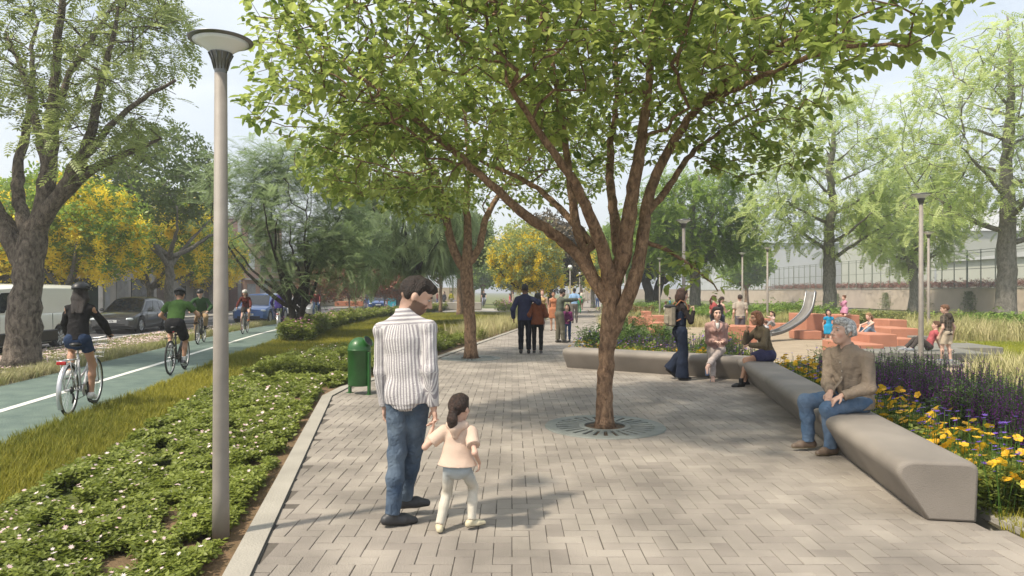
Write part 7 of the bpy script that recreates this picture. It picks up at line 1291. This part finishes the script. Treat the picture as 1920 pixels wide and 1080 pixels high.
t = thing('mast', 'tall thin grey lattice mast behind the two right-hand lamps', 'mast', (61, 98, 0)); a = MB()
for q in ((-.5, -.5), (.5, -.5), (0, .5)): a.tube([(q[0], q[1], 0), (q[0]*.6, q[1]*.6, 24)], .08, 5)
a.build('leg', mat('mast_grey', (.33, .35, .37), .6), t); a = MB()
for i in range(24): a.tube([(-.5, -.5, i), (.5, -.5, i+.5)], .04, 4); a.tube([(.5, -.5, i+.5), (0, .5, i+1)], .04, 4)
a.build('brace', mat('mast_grey'), t); a = MB(); a.box((.4, 0, 18), (1.4, 1.2, 5), bev=.1); a.build('equipment_box', mat('mast_grey'), t)
# wall climbers
for i, (yy, h_, w_) in enumerate(((46, 1.2, 1.6), (50, 1.5, 1.4), (54, 1.3, 2), (60, 1.4, 2.2), (66, 1.2, 2), (38, 1.3, .9), (35, 1.0, .8), (31, 1.1, 1.2), (76, 1.1, 2.2))):
    t = thing('wall_climber', 'thin green climber on the taupe wall, '+ORD[sorted((46, 50, 54, 60, 66, 38, 35, 31, 76)).index(yy)]+' from the right', 'climber', (WX-.22, yy, 0), 0, 'climbers on the long wall'); b = Bag(); n = 420; u = rng.random(n); P = np.c_[rng.uniform(-.1, .02, n), rng.normal(0, w_*.28, n)*(1.1-u*.7), u**.8*h_*1.3]; b.put(*LEAF3, P, rng.uniform(0, 6.28, n), rng.uniform(.6, 1.5, n), .085*rng.uniform(.6, 1.2, n)); b.build('foliage', leaf_mat('climber_leaf', (.24, .28, .13), (.14, .17, .07), .3), t); a = MB()
    for q in range(4): a.tube([(0, (q-1.5)*w_*.15, 0), (.02, (q-1.5)*w_*.25, h_*.6), (.02, (q-1.5)*w_*.2, h_*1.1)], .012, 4)
    a.build('stem', bk_pale, t)
# ================================================= PLAY BLOCKS, SLIDE, PLATFORM
m_or = mat('orange_concrete', (.46, .20, .125), .85, .10, 2.2, .3, 60); m_gc_ = mat('grey_concrete', (.20, .195, .17), .85, .1, 2, .3, 60)
def block(label, x, y, w_, d_, h_, rz=0, m_=None, ramp=0, name='play_block'):
    a = MB()
    if ramp: 
        V = np.array([(-w_/2, -d_/2, 0), (w_/2, -d_/2, 0), (w_/2, d_/2, 0), (-w_/2, d_/2, 0), (-w_/2, -d_/2, .12), (w_/2, -d_/2, h_), (w_/2, d_/2, h_), (-w_/2, d_/2, .12)]); a.add(V, quads=[(3, 2, 1, 0), (4, 5, 6, 7), (0, 1, 5, 4), (1, 2, 6, 5), (2, 3, 7, 6), (3, 0, 4, 7)])
    else: a.box((0, 0, h_/2), (w_, d_, h_), bev=.018)
    o = a.build(name, m_ or m_or); o.location = (x, y, -.015); o.rotation_euler = (0, 0, rz); return tag(o, label, 'play block', 'orange concrete play blocks' if m_ is None else 'grey concrete slabs')
def blk(label, px0, px1, py_top, py_base, dep, rz=0, **k):
    g = G((px0+px1)/2, py_base); Y = g[1]; w_ = (px1-px0)/F*Y; h_ = CH-(py_top-HZ)/F*Y; return block(label, g[0], Y+dep/2, w_, dep, max(h_, .1), rz, **k)
blk('long low orange cube at the far left of the play blocks', 1184, 1212, 594, 613, .9); blk('small far orange cube, highest of the left group', 1207, 1222, 583, 611, .8); blk('orange cube joined to the right of the low long one', 1208, 1222, 595, 613, .7)
blk('orange cube with a brighter top behind the front left one', 1222, 1248, 591, 622, 1.0); blk('front orange cube of the left group, beside the flower bed', 1223, 1250, 604, 630, .8); blk('low grey slab beside the left orange cubes', 1251, 1266, 613, 632, 1.2, m_=m_gc_)
blk('wide orange block between the smiling woman and the red-haired woman', 1366, 1420, 611, 645, 1.3); blk('low orange block behind the toddlers at the slide', 1420, 1447, 597, 622, 1.0); blk('low orange block behind the slide', 1462, 1508, 606, 619, .9)
blk('tall orange block carrying the top of the slide', 1512, 1548, 588, 632, 1.6); blk('orange step in front of the slide block', 1499, 1541, 620, 636, .9); blk('orange block behind the slide at the left', 1473, 1508, 594, 613, .8)
blk('orange block the girl in pink kneels on', 1568, 1612, 590, 622, 1.6); blk('orange block left of the one the girl in pink kneels on', 1549, 1569, 600, 626, 1.4); blk('low orange block behind the old man', 1560, 1596, 604, 634, 1.0); blk('orange block below the girl in pink', 1590, 1614, 607, 626, 1.2)
blk('orange ramp block with foothold slots', 1626, 1668, 600, 632, 1.2, ramp=1); blk('highest orange block right of the ramp', 1667, 1701, 599, 634, 1.3); blk('orange block behind the boy in red', 1670, 1722, 615, 646, 1.6)
blk('large front orange block right of the old man', 1629, 1682, 626, 663, 1.2); blk('lowest orange block the striped-vest girl sits on', 1604, 1658, 645, 667, 1.9); blk('pale orange low block beside the reclining boy', 1683, 1720, 634, 656, .8)
block('grey concrete platform the boy in red leans back on', 10.25, 17.4, 2.6, 2.2, .2, R(-8), m_=m_gc_); block('second grey slab behind the platform and the boy in plaid', 12.0, 18.6, 1.7, 1.6, .22, R(-6), m_=m_gc_); block('flat pale grey slab in front of the platform', 8.9, 16.0, 2.8, 1.1, .07, R(-25), m_=m_gc_); block('small grey stone block behind the boy in plaid', 12.6, 21.2, .5, .4, .3, 0, m_=m_gc_)
t = thing('slide', 'polished metal slide running down from the orange block', 'slide', (0, 0, 0)); Y = 24.0
path = np.array([at(1524, 547, Y+.5), at(1522, 562, Y+.4), at(1517, 583, Y+.2), at(1503, 601, Y), at(1482, 615, Y-.3), at(1462, 625, Y-.6), at(1446, 629, Y-.9), at(1440, 630, Y-1.05)]); path = smooth_line(path, .12, 2); T = np.gradient(path, axis=0); T /= np.linalg.norm(T, axis=1)[:, None]
Sd = np.array((.35, -.94, 0.)); Nn = np.cross(T, Sd); Nn /= np.linalg.norm(Nn, axis=1)[:, None]; Nn *= np.sign(Nn[:, 2:3]+.3); pr = [(-.21, .09), (-.19, .0), (0, -.03), (.19, .0), (.21, .09)]
V = np.concatenate([p+Sd*a+n_*b for p, n_ in zip(path, Nn) for a, b in pr]).reshape(-1, 3); k = len(pr); Q = [(i*k+j, i*k+j+1, (i+1)*k+j+1, (i+1)*k+j) for i in range(len(path)-1) for j in range(k-1)]; a = MB(); a.add(V, quads=Q); o = a.build('chute', mat('slide_steel', (.19, .18, .165), .65, .12, 4, metal=.1), t, True); o.modifiers.new('t', 'SOLIDIFY').thickness = .02
for q in (-.21, .21): a = MB(); a.tube(path+Sd*q+Nn*.11, .022, 8); a.build('hand_rail', mat('steel_light', (.38, .38, .38), .4, .05, metal=.8), t, True)
# ================================================= HAZE (pale air that fades the far trees and halls)
hz = MB(); hz.box((0, 420, 17.5), (1420, 980, 37.5)); hzo = hz.build('haze', None); tag(hzo, kind='stuff', label='thin pale summer haze in the air over the whole park', cat='haze')
hm = bpy.data.materials.new('haze'); hm.use_nodes = True; t = hm.node_tree; t.nodes.clear(); vo = nn(t, 'ShaderNodeVolumePrincipled'); vo.inputs['Density'].default_value = .0019; vo.inputs['Color'].default_value = (.93, .96, 1, 1); vo.inputs['Anisotropy'].default_value = .3
ou = nn(t, 'ShaderNodeOutputMaterial'); t.links.new(vo.outputs[0], ou.inputs['Volume']); hzo.data.materials.append(hm)
